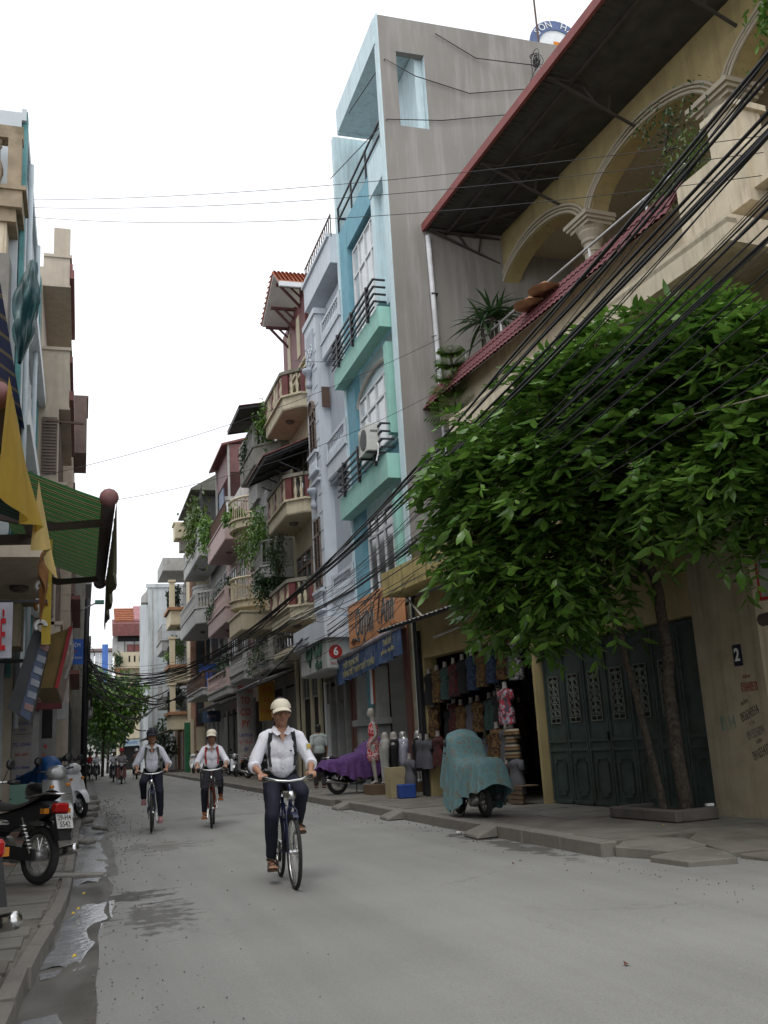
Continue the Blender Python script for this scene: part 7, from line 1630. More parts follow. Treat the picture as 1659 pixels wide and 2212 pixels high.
def hand(B, wrist, elbow, grip, side, s=1.0):
    """hand closed on a grip that runs along local y; B gets skin capsules"""
    w = Vector(wrist); g = Vector(grip); d = (g - w).normalized(); 
    up = Vector((0, 0, 1)); lat = Vector((0, 1, 0)); 
    knu = g + Vector((.012, 0, .026)) * s
    for i, (o, L) in enumerate(((-.033, .9), (-.011, 1.0), (.011, .97), (.032, .8))):
        k0 = w.lerp(knu, .35) + lat * o * .7 * s; k1 = knu + lat * o * s; k2 = k1 + Vector((.024 * L, 0, -.012)) * s; k3 = k2 + Vector((.004, 0, -.026 * L)) * s; k4 = k3 + Vector((-.016 * L, 0, -.010)) * s
        cap_(B, k0, k1, .013 * s, .0115 * s, 8); cap_(B, k1, k2, .0105 * s, .009 * s, 8); cap_(B, k2, k3, .009 * s, .0085 * s, 8); cap_(B, k3, k4, .0085 * s, .0075 * s, 8)
    t0 = w.lerp(knu, .4) + lat * (-side) * .025 * s; t1 = t0 + (lat * (-side) * .028 + Vector((.018, 0, -.01))) * s; t2 = t1 + Vector((.02, side * .008, -.022)) * s
    cap_(B, t0, t1, .014 * s, .0115 * s, 8); cap_(B, t1, t2, .0115 * s, .009 * s, 8)
def foot(B, ank, toe, s=1.0, bare=True):
    a = Vector(ank); t = Vector(toe); d = (t - a); d.z = 0; d.normalize(); lat = Vector((-d.y, d.x, 0)); gz = t.z
    heel = a - d * .035 * s; heel.z = gz + .025 * s
    cap_(B, a, heel, .036 * s, .034 * s); ball = a + d * .14 * s; ball.z = gz + .018 * s; cap_(B, a + Vector((0, 0, -.02)), ball, .038 * s, .024 * s); cap_(B, heel, ball, .03 * s, .022 * s); ell(B, tuple(ball), (.045 * s, .045 * s, .018 * s))
    for i, o in enumerate((-.036, -.018, -.002, .014, .033)):
        L = (.036, .042, .045, .046, .05)[i]; cap_(B, ball + lat * o * s, ball + lat * o * 1.12 * s + d * L * s + Vector((0, 0, -.004)), .0095 * s, (.0075 + .003 * (i == 4)) * s, 8)
    return heel, ball, d, lat
def rider(label, bike, crank, s=1.0, shirt=mShirtW, strap=mStrapB, cap=(mCapC, mCapC), near=True, lean=.06, shoe='sandal', girl=False, head_up=0.0, skin=mSkin, badge=False, sit=.0, shoemat=None, sleeve=.62):
    t = thing('person', label, 'person', tuple(bike.location), bike.rotation_euler[2], 'cyclists'); t.rotation_euler = bike.rotation_euler
    vx = .0085 if near else .013
    hip = Vector((-.24, 0, .985 + sit)); ch = hip + Vector((.07 + lean, 0, .27)) * s; sh = hip + Vector((.06 + lean * 1.4, 0, .43)) * s; hd = hip + Vector((.12 + lean * 1.5, 0, .655)) * s
    shw = .175 * s * (.88 if girl else 1)
    sk = MB(); J = {}
    for sd in (1, -1):
        a = crank + (0 if sd > 0 else PI); ped = Vector((-.02 + .165 * math.cos(a), sd * .145, .29 + .165 * math.sin(a)))
        ank = ped + Vector((-.07, 0, .095)); hj = hip + Vector((.0, sd * .09, -.03)) * s
        # knee by two-bone solution in the leg plane, bending forward
        L1, L2 = .44 * s, .43 * s; dv = ank - hj; D = min(dv.length, (L1 + L2) * .998); u = dv.normalized(); aa = (L1 * L1 - L2 * L2 + D * D) / (2 * D); hh = math.sqrt(max(0, L1 * L1 - aa * aa)); pf = Vector((1, sd * .12, 0)); pf = (pf - u * pf.dot(u)).normalized(); kn = hj + u * aa + pf * hh
        J['leg', sd] = (hj, kn, ank, ped)
        shj = sh + Vector((0, sd * shw, -.03)); grip = Vector((.225, sd * .248, 1.01)); wr = grip + Vector((-.065, sd * .0, .035)); 
        L1, L2 = .29 * s, .26 * s; dv = wr - shj; D = min(dv.length, (L1 + L2) * .995); u = dv.normalized(); aa = (L1 * L1 - L2 * L2 + D * D) / (2 * D); hh = math.sqrt(max(0, L1 * L1 - aa * aa)); pf = Vector((-.7, sd * .55, -.55)); pf = (pf - u * pf.dot(u)).normalized(); el = shj + u * aa + pf * hh
        J['arm', sd] = (shj, el, wr, grip)
    # ---- skin: one continuous body
    s0 = s; s = s * 1.13; head(sk, hd, s=s); s = s0
    cap_(sk, hd + Vector((-.03, 0, -.15)) * s, ch, .055 * s, .10 * s); chain(sk, [ch, hip], [.11 * s, .11 * s])
    for sd in (1, -1):
        shj, el, wr, grip = J['arm', sd]; chain(sk, [sh + Vector((0, sd * .05, 0)), shj, el, el.lerp(wr, .35), wr], [.05 * s, .045 * s, .036 * s, .037 * s, .024 * s]); hand(sk, wr, el, grip, sd, s)
        hj, kn, ank, ped = J['leg', sd]; chain(sk, [hip + Vector((0, sd * .05, 0)), hj, kn, kn.lerp(ank, .35), ank], [.08 * s, .075 * s, .045 * s, .048 * s, .032 * s]); J['foot', sd] = foot(sk, ank, ped + Vector((.08, 0, .018)), s)
    remesh(sk, 'body', skin, t, vx * .82, 1)
    face_bits(t, hd, s * 1.13)
    hair(t, hd, s * 1.13, .05 if girl else 0)
    if cap: capp(t, hd, cap[0], s * 1.13, cap[1])
    # ---- shirt
    b = MB(); w = 1.0 if not girl else .9
    ell(b, tuple(ch + Vector((0, 0, .03))), (.115 * s, .165 * s * w, .17 * s)); ell(b, tuple(ch + Vector((.005, 0, -.1)) * s), (.092 * s, .15 * s * w, .17 * s)); ell(b, tuple(hip + Vector((.015, 0, .09)) * s), (.10 * s, .145 * s * w, .12 * s))
    cap_(b, sh + Vector((-.005, shw * .55, .0)), sh + Vector((-.005, -shw * .55, 0)), .072 * s, .072 * s); cap_(b, sh + Vector((0, 0, .03)), ch, .065 * s, .12 * s)
    for sd in (1, -1):
        shj, el, wr, grip = J['arm', sd]; q = el.lerp(wr, sleeve - .5) if sleeve > .5 else shj.lerp(el, sleeve * 2)
        chain(b, [sh + Vector((0, sd * shw * .6, -.005)), shj, el, q], [.072 * s, .069 * s, .062 * s, .056 * s]) if sleeve > .5 else chain(b, [shj, q], [.07 * s, .066 * s])
        ell(b, tuple(q), (.052 * s, .052 * s, .052 * s))
    shr = remesh(b, 'shirt', shirt, t, vx, 3, .009, 11)
    # rolled cuffs, collar, placket
    for sd in (1, -1):
        shj, el, wr, grip = J['arm', sd]
        if sleeve > .5:
            q = el.lerp(wr, sleeve - .5); d = (wr - el).normalized(); MB().tube([q - d * .03, q + d * .045], [.061 * s, .058 * s], 14).build('cuff', shirt, t, smooth=False)
        c = MB(); nb = hd + Vector((-.03, 0, -.155)) * s
        p = [nb + Vector((.085, sd * .012, -.055)) * s, nb + Vector((.055, sd * .062, .012)) * s, nb + Vector((-.02, sd * .075, .03)) * s, nb + Vector((-.06, sd * .03, .035)) * s]
        lo = [nb + Vector((.115, sd * .055, -.075)) * s, nb + Vector((.075, sd * .100, -.035)) * s, nb + Vector((-.02, sd * .105, -.012)) * s, nb + Vector((-.085, sd * .04, 0)) * s]
        c.grid(lambda u, v: (lambda i, f: tuple((p[i].lerp(p[i + 1], f)).lerp(lo[i].lerp(lo[i + 1], f), v)))(min(2, int(u * 3)), u * 3 - min(2, int(u * 3))), 9, 3); c.build('collar', shirt, t, smooth=True, recalc=False)
    # bare V of the chest
    nb = hd + Vector((-.03, 0, -.155)) * s
    c = MB(); c.grid(lambda u, v: tuple(nb + Vector((.062 + .062 * v, (u - .5) * .10 * (1 - v) , -.0 - .15 * v)) * s), 6, 6); c.build('neck_opening', skin, t, smooth=True, recalc=False)
    fx = lambda z: (hip.x + .155 * s + .10 * s * z / .4 if False else None)
    # front details placed on the shirt surface by ray casts in its own space
    bpy.context.view_layer.update()
    def surf(y, z, off=.004):
        ok, loc, nor, idx = shr.ray_cast(Vector((1.2, y, z)), Vector((-1, 0, 0)))
        return (loc + Vector((off, 0, 0))) if ok else Vector((ch.x + .15, y, z))
    z0, z1 = hip.z + .02, sh.z - .06
    pts = [surf(0, z0 + (z1 - z0) * i / 8) for i in range(9)]
    MB().grid(lambda u, v: tuple(pts[int(round(u * 8))] + Vector((0, (v - .5) * .028, 0))), 8, 1).build('placket', shirt, t, recalc=False)
    for i in range(1, 6): o = MB(); ell(o, tuple(pts[i] + Vector((.003, 0, 0))), (.003, .006, .006), n=8); o.build('button', mat('button', (.55, .55, .6), .3), t)
    o = MB(); 
    if near: p = surf(.085 * s, ch.z + .0); o.cbox(tuple(p + Vector((.002, 0, 0))), (.004, .022, .012)); o.build('logo', mNavy, t)
    for sd in (1, -1):
        y = sd * .115 * s * (.9 if girl else 1); q = [surf(y * (1.0 + .12 * math.sin(PI * i / 7)), hip.z + .12 + (sh.z + .02 - hip.z - .12) * i / 7, .008) for i in range(8)]; q.append(sh + Vector((-.01, y, .078 * s))); q.append(sh + Vector((-.1, y, .03)))
        MB().grid(lambda u, v: tuple(q[int(round(u * 9))] + Vector((0, (v - .5) * .042, 0))), 9, 1).build('backpack_strap', strap, t, recalc=False)
    if badge:
        shj, el, wr, grip = J['arm', 1]; p = shj.lerp(el, .45) + Vector((.055, .038, .012)); MB().cbox(tuple(p), (.006, .055, .075), 0, Euler((0, 0, R_(35))).to_matrix()).build('badge', mat('badge_white', (.5, .5, .45)), t); MB().cbox(tuple(p + Vector((.003, .003, .012))), (.006, .038, .035), 0, Euler((0, 0, R_(35))).to_matrix()).build('badge_emblem', mat('badge_yellow', (.6, .42, .05)), t)
    # ---- trousers
    b = MB(); ell(b, tuple(hip + Vector((.0, 0, -.01)) * s), (.135 * s, .165 * s, .115 * s)); cap_(b, hip + Vector((.01, 0, .05)), hip, .118 * s, .12 * s)
    for sd in (1, -1):
        hj, kn, ank, ped = J['leg', sd]; chain(b, [hip + Vector((0, sd * .06, -.02)), hj + Vector((0, sd * .0, 0)), kn, kn.lerp(ank, .4), kn.lerp(ank, .9)], [.10 * s, .098 * s, .070 * s, .064 * s, .052 * s])
    remesh(b, 'trousers', mNavy, t, vx, 3, .008, 9)
    c = MB(); c.tube([hip + Vector((0.01, 0, .045)), hip + Vector((.012, 0, .085))], [.128 * s, .126 * s], 24); [c.v.__setitem__(i, (v[0], v[1] * 1.28, v[2])) for i, v in enumerate(c.v)]; q = c.build('belt', mBlkM, t); MB().cbox((hip.x + .142 * s, 0, hip.z + .065), (.012, .05, .034)).build('buckle', mChrome, q)
    for sd in (1, -1):
        heel, ball, d, lat = J['foot', sd]; gz = heel.z - .03
        sm = shoemat or mSand
        so = MB(); out = [heel - d * .045 + lat * .03, heel - d * .045 - lat * .03, heel + d * .08 - lat * .035, ball - lat * .05, ball + d * .06 - lat * .04, ball + d * .075, ball + d * .06 + lat * .05, ball + lat * .052, heel + d * .08 + lat * .04]
        so.prism([(p.x, p.y) for p in out], gz - .012, gz + .008, 'z'); q = so.build('sandal' if shoe == 'sandal' else 'shoe', sm, t)
        if shoe == 'sandal':
            for (p, w_) in ((ball + d * .01, .055), (ball - d * .045, .05)):
                pts = [p + lat * (w_ * math.cos(PI * k / 8)) + Vector((0, 0, .005 + .042 * math.sin(PI * k / 8))) for k in range(9)]; MB().grid(lambda u, v: tuple(pts[int(round(u * 8))] + d * (v - .5) * .026), 8, 1).build('sandal_strap', sm, q, recalc=False)
            a_ = ball + lat * .04 + Vector((0, 0, .02)); e_ = heel + d * .07 - lat * .035 + Vector((0, 0, .06)); MB().tube([a_, (a_ + e_) / 2 + Vector((0, 0, .02)), e_], .009, 6).build('sandal_strap', sm, q)
            hj, kn, ank, ped = J['leg', sd]; MB().torus((ank.x, ank.y, ank.z + .0), .041 * s, .010, 'z', 16, 6).build('sandal_strap', sm, q)
        else:
            sb = MB(); cap_(sb, heel + Vector((0, 0, .02)), ball + Vector((0, 0, .012)), .04, .04); cap_(sb, ball, ball + d * .045, .042, .03); remesh(sb, 'shoe_upper', sm, q, .01, 3)
    # ---- backpack body behind
    return t, J, hip, sh, hd, ch
def backpack(label, t, ch, m, s=1.0):
    b = thing('backpack', label, 'backpack', tuple(t.location), 0); b.rotation_euler = t.rotation_euler
    q = MB().cbox(tuple(ch + Vector((-.20, 0, .02))), (.14, .26 * s, .38)); q.build('pack', m, b, bevel=.04); MB().cbox(tuple(ch + Vector((-.285, 0, -.05))), (.05, .2, .2)).build('pocket', m, b, bevel=.02)
    return b
r1 = rider('young man in cream cap and white shirt riding the dark blue bicycle in front', B1, R_(97), 1.0, badge=True, near=True, lean=.03)
backpack('black backpack on the back of the front rider', r1[0], r1[5], mStrapB)
r2 = rider('cyclist in a dark navy cap and white shirt with greenish straps on the left', B2, R_(-75), .98, shirt=mat('white_shirt_cool', (0.66, 0.68, 0.76), .85, var=.08), strap=mStrapG, cap=(mCapN, mCapN), near=False, shoe='shoe', shoemat=mShoeP, girl=True, sleeve=.55, lean=.09)
backpack('olive backpack of the rider in the navy cap', r2[0], r2[5], mStrapG, .9)
r3 = rider('cyclist in a cream cap with red straps riding behind a basket on the right', B3, R_(115), .93, strap=mStrapR, cap=(mCapC, mCapC), near=False, shoe='sandal', shoemat=mShoeO, girl=True, sleeve=.6, sit=-.03, lean=.02)
backpack('red backpack of the rider with the basket bicycle', r3[0], r3[5], mStrapR, .9)

def stander(label, loc, rz, shirt, trous, s=1.0, skin=mSkin, hairy=True, walk=.12, vox=.014, group=None, hat=None, longsl=False, arms=(.0, .0)):
    """standing or walking figure, face towards +x"""
    t = thing('person', label, 'person', loc, rz, group); sk = MB(); H = Vector
    hip = H((0, 0, .93)) * s; ch = H((.01, 0, 1.24)) * s; sh = H((0, 0, 1.42)) * s; hd = H((.03, 0, 1.61)) * s
    head(sk, hd, s=s); cap_(sk, hd + H((-.03, 0, -.15)) * s, ch, .055 * s, .1 * s); chain(sk, [ch, hip], [.1 * s, .1 * s]); A = {}
    for sd in (1, -1):
        st = walk * sd; hj = hip + H((0, sd * .09, -.03)) * s; kn = hip + H((.05 + st * .6, sd * .095, -.45)) * s; an = H((st * 1.0, sd * .09 * s, .09)); shj = sh + H((0, sd * .185, -.03)) * s; el = shj + H((-.04 - st * .5 + arms[0], sd * .05, -.28)) * s; wr = el + H((.08 - st * .3 + arms[1], sd * .0, -.23)) * s
        chain(sk, [sh, shj, el, wr], [.05 * s, .045 * s, .036 * s, .024 * s]); cap_(sk, wr, wr + H((.02, 0, -.08)), .028 * s, .02 * s)
        for k in range(4): cap_(sk, wr + H((.0 + .018 * k - .02, 0, -.08)), wr + H((.02 * k - .01, -sd * .012, -.155 + .006 * abs(k - 1.5))), .010, .008, 8)
        cap_(sk, wr + H((.03, -sd * .01, -.03)), wr + H((.05, -sd * .02, -.1)), .012, .009, 8)
        chain(sk, [hip, hj, kn, an], [.09 * s, .08 * s, .05 * s, .034 * s]); A[sd] = (hj, kn, an, shj, el, wr, foot(sk, an, H((an.x + .08, an.y, .0)), s))
    remesh(sk, 'body', skin, t, vox * .8, 1); face_bits(t, hd, s)
    if hairy: hair(t, hd, s)
    b = MB(); ell(b, tuple(ch), (.13 * s, .18 * s, .22 * s)); ell(b, tuple(hip + H((0, 0, .1)) * s), (.135 * s, .175 * s, .2 * s)); cap_(b, sh + H((0, .1, 0)), sh + H((0, -.1, 0)), .075 * s, .075 * s)
    for sd in (1, -1):
        hj, kn, an, shj, el, wr, _ = A[sd]; chain(b, [sh + H((0, sd * .1, 0)), shj, el if longsl else shj.lerp(el, .75)] + ([el.lerp(wr, .8)] if longsl else []), [.07 * s, .068 * s, .06 * s, .052 * s][:4 if longsl else 3])
    remesh(b, 'shirt', shirt, t, vox, 3, .005, 12); b = MB(); ell(b, tuple(hip), (.125 * s, .16 * s, .12 * s))
    for sd in (1, -1): hj, kn, an, *_r = A[sd]; chain(b, [hip, hj, kn, an + H((0, 0, .02))], [.11 * s, .1 * s, .078 * s, .07 * s])
    remesh(b, 'trousers', trous, t, vox, 3, .005, 9)
    for sd in (1, -1):
        heel, ball, d, lat = A[sd][6]; sb = MB(); cap_(sb, heel, ball, .036, .036); cap_(sb, ball, ball + d * .05, .04, .028); remesh(sb, 'shoe', mBlkM, t, .014, 2)
    if hat: q = MB().lathe([(.2, .0), (.13, .02), (.11, .05), (.105, .12), (.05, .145)], tuple(hd + H((0, 0, .03)) * s), 18); q.build('hat', hat, t, smooth=True)
    return t, hd
stander('man in a pale loose shirt walking away along the right pavement', (6.42, 27.6, .145), R_(88), mat('pale_grey_shirt', (.36, .40, .39), .9, var=.06), mat('dark_trousers', (.03, .028, .028), .9), 1.0, longsl=False)
# far riders on motorbikes / bicycles
def far_rider(label, loc, rz, shirt, hatm, bodym, blab, group='distant riders at the end of the street'):
    bk = motorbike(blab, loc, rz, bodym, lean=0, group='vehicles ridden far down the street')
    t = thing('person', label, 'person', loc, rz, group); sk = MB(); H = Vector; hd = H((.0, 0, 1.55)); head(sk, hd); cap_(sk, (-.05, 0, 1.4), (-.15, 0, .95), .09, .11)
    for sd in (1, -1): chain(sk, [H((-.05, 0, 1.35)), H((-.05, sd * .17, 1.34)), H((.05, sd * .25, 1.12)), H((.3, sd * .26, 1.05))], [.05, .045, .04, .03]); chain(sk, [H((-.2, sd * .08, .88)), H((.2, sd * .14, .75)), H((.05, sd * .15, .32)), H((.18, sd * .15, .27))], [.09, .06, .04, .035])
    remesh(sk, 'body', mSkin, t, .02, 1); b = MB(); ell(b, (-.08, 0, 1.2), (.14, .19, .26)); 
    for sd in (1, -1): chain(b, [H((-.05, sd * .14, 1.34)), H((.05, sd * .25, 1.12)), H((.18, sd * .26, 1.08))], [.07, .06, .05])
    remesh(b, 'shirt', shirt, t, .02, 3); b = MB()
    for sd in (1, -1): chain(b, [H((-.2, sd * .08, .88)), H((.2, sd * .14, .75)), H((.06, sd * .15, .36))], [.12, .085, .07])
    remesh(b, 'trousers', mNavy, t, .02, 3)
    q = MB().lathe([(.17, .0), (.12, .02), (.11, .06), (.10, .12), (.04, .15)], (0, 0, 1.6), 16); q.build('hat', hatm, t, smooth=True); face_bits(t, hd)
    return t
far_rider('distant rider in a red hat and grey shirt coming down the middle of the street', (1.95, 52, .01), R_(-92), mat('grey_shirt', (.30, .29, .31), .9), mat('red_hat', (.42, .03, .05), .8), mTinRed, 'motorbike of the distant rider in the red hat')
far_rider('distant rider in pale clothes just left of the red-hatted one', (1.72, 57, .01), R_(-92), mShirtW, mat('white_helmet', (.5, .5, .52), .4), mBlk, 'motorbike just behind the red-hatted rider')
far_rider('distant rider in a brown shirt and pale helmet riding away', (3.1, 60, .01), R_(88), mat('brown_shirt', (.20, .13, .11), .9), mat('white_helmet', (.5, .5, .52), .4), mBlk, 'motorbike ridden away by the brown-shirted rider')
far_rider('tiny rider in a white shirt far down by the trees', (.95, 66, .01), R_(-90), mShirtW, mHair, mBlk, 'tiny motorbike far down by the trees')
far_rider('tiny rider in red beside the white-shirted one by the trees', (.55, 68, .01), R_(-90), mStrapR, mHair, mBlk, 'second tiny motorbike by the trees')

# ================================================================== CLOTHES STALL
pats = [mat_pattern('print_brown', [(.05, .02, .01), (.16, .09, .03), (.03, .015, .01)], 14), mat_pattern('print_black_white', [(.015, .015, .018), (.2, .2, .2), (.02, .02, .02)], 22), mat_pattern('print_blue', [(.015, .02, .05), (.03, .06, .12), (.01, .015, .03)], 16), mat_pattern('print_red', [(.10, .012, .012), (.02, .015, .015), (.16, .06, .05)], 18), mat_pattern('print_green', [(.02, .05, .045), (.04, .08, .07), (.02, .03, .03)], 18), mat('plain_black_cloth', (.018, .017, .02), .9), mat('plain_grey_cloth', (.10, .10, .115), .9), mat_pattern('print_ochre', [(.14, .075, .02), (.05, .03, .015), (.2, .13, .05)], 12), mat_pattern('print_floral', [(.04, .05, .07), (.42, .03, .05), (.30, .32, .38), (.10, .1, .13)], 11), mat('plain_white_cloth', (.42, .42, .48), .9), mat('plain_blue_cloth', (.015, .07, .18), .9), mat_stripe('zigzag', [(.3, (.02, .015, .015)), (.2, (.2, .14, .06)), (.25, (.12, .05, .02)), (.25, (.25, .22, .16))], .13, axis=2)]
mPlas = mat('mannequin_plastic', (.34, .31, .28), .5)
def garment(par_label, x, y, z, m, w=.36, h=.62, rz=0.0, neck=True, group='garments hung on the clothes stall', flare=.0, name='dress_form', cat='garment'):
    p = loc_yb(x, y, z); t = thing(name, par_label, cat, tuple(p), R_(-85.14) + rz, group)
    def f(u, v):
        a = 2 * PI * u; zz = h * (1 - v); 
        prof = (.36 + .64 * min(1, v / .12)) if v < .12 else (1 - .22 * math.sin(PI * min(1, (v - .12) / .5)) + flare * max(0, v - .5))
        return (w / 2 * prof * math.cos(a) * (1 + .04 * math.sin(7 * a) * v), .12 * prof * math.sin(a) * (1 + .08 * math.sin(9 * a) * v), zz)
    part(MB().grid(f, 20, 14), 'cloth', m, t, smooth=True, recalc=False)
    for s in (-1, 1): part(MB().tube([(s * w * .42, 0, h * .93), (s * w * .54, 0, h * .66)], [.06, .05], 8), 'sleeve', m, t, smooth=True)
    if neck: part(MB().lathe([(.07, h * .9), (.045, h + .02), (.04, h + .10), (.043, h + .11)], (0, 0, 0), 10), 'neck', mPlas, t, smooth=True)
    return t
CN = ['brown print', 'black and white print', 'dark blue print', 'dark red print', 'deep green print', 'plain black', 'plain grey', 'ochre print', 'red-and-white floral print', 'plain white', 'plain blue', 'brown zigzag striped']
rs_ = random.Random(4)
top = [5, 7, 4, 3, 5, 2, 7, 2, 0, 1]
PN = ['first', 'second', 'third', 'fourth', 'fifth', 'sixth', 'seventh', 'eighth', 'ninth', 'tenth']
for i in range(10):
    x = 2.15 + i * .41; garment('%s dress hung %s from left in the stall top row' % (CN[top[i]], PN[i]), x, .05 - .0, 2.0 + i * .035, pats[top[i]], h=.66)
garment('black and white patterned dress ending the top row, partly under leaves', 6.2, -.12, 2.22, pats[1], h=.68); garment('dark red top hung highest of all, among the leaves', 6.05, -.02, 2.75, pats[3], h=.5)
side = [(1.72, .15, 5, 1.35, .62, 'plain black dress with a white neck on the left post, second row'), (2.1, .12, 0, 1.35, .6, 'brown print dress in the second row by the left post'), (2.5, .3, 5, 1.3, .6, 'plain black dress third from the left in the second row'), (2.95, .7, 4, 1.2, .62, 'deep green dress deeper inside the stall, second row'), (3.5, .9, 3, 1.3, .62, 'dark red scarfed dress deep inside the stall'), (1.62, .0, 6, .72, .6, 'dark grey dress in the third row on the left'), (2.05, -.05, 6, .70, .6, 'slate dress beside it in the third row on the left'), (2.5, .0, 3, .75, .6, 'red-trimmed pale print dress in the third row on the left'), (3.1, .3, 5, .6, .7, 'black dress low inside the stall'), (3.7, .5, 5, .5, .7, 'another black dress low in the middle of the stall'), (4.3, .6, 5, 1.2, .7, 'plain black dress deep in the middle of the stall'), (4.9, .2, 5, 1.45, .6, 'plain dark dress in the right group, second row'), (5.35, .1, 7, 1.5, .58, 'ochre and black dress with a pale collar, right group'), (5.85, -.18, 8, 1.48, .62, 'red white and grey floral blouse on the right of the stall'), (5.0, .05, 0, .88, .55, 'brown patterned dress in the third row, right group'), (5.45, .0, 6, .85, .55, 'grey speckled dress in the third row, right group'), (5.95, -.18, 11, .87, .55, 'brown and ochre striped dress at the right, third row'), (1.75, -.35, 6, .3, .62, 'checked coarse grey dress low on the left above the blue tub'), (4.75, -.05, 9, .28, .52, 'plain white garment low beside the scooter cover'), (5.15, -.1, 10, .26, .55, 'plain blue garment low right of the white one'), (5.6, -.12, 3, .25, .55, 'dark red print garment in the lowest row'), (6.05, -.2, 6, .3, .6, 'plain grey pleated dress at the lowest right of the stall')]
for (x, y, k_, z, h, lb) in side: garment(lb, x, y, z, pats[k_], h=h, w=.38 if k_ != 8 else .42)
for r_, (zz, y_) in enumerate(((1.38, .32), (.72, .4))):
    for i in range(6):
        k_ = rs_.choice((0, 1, 2, 3, 4, 5, 6, 7)); garment('%s dress packed %s in the %s inner row of the stall' % (CN[k_], PN[i], ['upper', 'lower'][r_]), 2.75 + i * .37, y_ + rs_.uniform(-.06, .06), zz + rs_.uniform(-.04, .04), pats[k_], h=.6, w=.4)
# crate, blue tub, blue stool, cream box
def loc4(x, y, z=.14): return tuple(loc_yb(x, y, z))
for i, (x, y, z, k_) in enumerate(((2.4, 1.0, 1.3, 5), (2.9, 1.2, .6, 2), (3.3, 1.1, 1.9, 1), (3.9, 1.2, 1.25, 3), (4.4, 1.1, 1.9, 5), (4.9, 1.0, .7, 5), (5.3, .9, 1.3, 2), (3.0, 1.3, 1.95, 7), (4.1, 1.0, .55, 4), (5.6, .8, 1.95, 5), (2.2, 1.1, .6, 3), (4.7, 1.3, 1.35, 0))):
    garment('%s dress in the dark back of the stall, %s row' % (CN[k_], 'low' if z < 1 else ('high' if z > 1.6 else 'middle')), x, y, z, pats[k_], h=.66)
cr8 = thing('crate', 'small weathered wooden slat crate at the right end of the stall', 'crate', loc4(6.25, -.2), R_(-85)); 
for k in range(4): part(MB().box(-.25, .25, -.18, -.165, .02 + k * .075, .08 + k * .075), 'slat', mat('crate_wood', (.13, .09, .055), .9), cr8)
for k in range(4): part(MB().box(-.26, -.245, -.18, .15, .02 + k * .075, .08 + k * .075), 'slat', mat('crate_wood', (.13, .09, .055), .9), cr8)
part(MB().box(-.25, .25, -.16, .15, .3, .315), 'lid', mat('crate_wood', (.13, .09, .055), .9), cr8)
MB().prism([(-.17, -.15), (.17, -.15), (.17, .15), (-.17, .15)], 0, .28, 'z').own('tub', mat('tub_blue', (.02, .06, .26), .5), 'square blue plastic tub under the checked dress', 'tub', loc=(0, 0, 0), bevel=.02).location = loc4(1.95, -.55)
MB().box(-.13, .13, -.13, .13, .2, .22).box(-.12, -.09, -.12, -.09, 0, .2).box(.09, .12, -.12, -.09, 0, .2).box(-.12, -.09, .09, .12, 0, .2).box(.09, .12, .09, .12, 0, .2).own('stool', mat('tub_blue', (.02, .06, .26), .5), 'low blue plastic stool behind the teal-covered scooter', 'stool', loc=(0, 0, 0)).location = loc4(5.35, -.45)
MB().box(-.2, .2, -.2, .2, 0, .62).own('display_box', mat('cream_box', (.36, .30, .17), .8), 'plain cream display box beside the mannequins', 'box', loc=(0, 0, 0)).location = loc4(1.45, -.55)
for i in range(5): pass
# platform and mannequins
MB().box(-.75, .6, -.35, .35, 0, .22).own('platform', mat('platform_brown', (.12, .08, .05), .8), 'low brown platform carrying the shop mannequins', 'platform', loc=(0, 0, 0)).location = (7.05, 22.35, .14)
def mannequin(label, loc, rz, top, bot, full=False, s=1.0, shiny=False, grp='mannequins on the low platform'):
    pm = mat('mannequin_silver', (.45, .45, .44), .25, metal=.5) if shiny else mPlas
    t = thing('mannequin', label, 'mannequin', loc, rz, grp); b = MB(); H = Vector
    for sd in (1, -1): chain(b, [H((0, sd * .05, .92)), H((.03, sd * .085, .85)), H((.03, sd * .08, .48)), H((-.01, sd * .07, .09))], [.09, .085, .05, .03]); cap_(b, (-.02, sd * .07, .06), (.1, sd * .075, .02), .03, .022)
    ell(b, (0, 0, .92), (.1, .145, .14)); cap_(b, (0, 0, .98), (0, 0, 1.08), .095, .085)
    if full:
        ell(b, (0, 0, 1.22), (.1, .14, .17)); cap_(b, (0, .14, 1.37), (0, -.14, 1.37), .045, .045); cap_(b, (0, 0, 1.35), (.02, 0, 1.5), .045, .04); head(b, (.03, 0, 1.62), s=.9)
        for sd in (1, -1): chain(b, [H((0, sd * .16, 1.36)), H((-.03, sd * .21, 1.1)), H((.12, sd * .17, .92))], [.04, .033, .022]); [cap_(b, (.12, sd * (.17 - .012 * k), .92), (.16 + .004 * k, sd * (.16 - .014 * k), .85), .009, .007, 8) for k in range(4)]
    remesh(b, 'figure', pm, t, .014, 2)
    if top:
        b = MB(); ell(b, (0, 0, 1.2), (.125, .165, .22)); cap_(b, (0, .13, 1.36), (0, -.13, 1.36), .055, .055); ell(b, (0, 0, .92), (.13, .175, .2)); chain(b, [H((0, 0, .9)), H((0.02, 0, .62))], [.15, .16]); o = remesh(b, 'dress', top, t, .014, 2, .004, 14)
    if bot:
        b = MB(); ell(b, (0, 0, .90), (.12, .165, .14)); L = bot[1]
        for sd in (1, -1): chain(b, [H((0, sd * .06, .88)), H((.03, sd * .085, .8)), H((.03, sd * .08, .48)), H((0, sd * .075, L))], [.10, .10, .075, .085 if L < .3 else .07])
        remesh(b, 'trousers', bot[0], t, .014, 2, .003)
    return t
z_ = .36
mannequin('full mannequin with pale hair in a red and white patterned dress', (6.55, 22.5, z_), R_(172), mat_pattern('red_white_dress', [(.45, .02, .03), (.5, .42, .42), (.42, .02, .03)], 15), None, True)
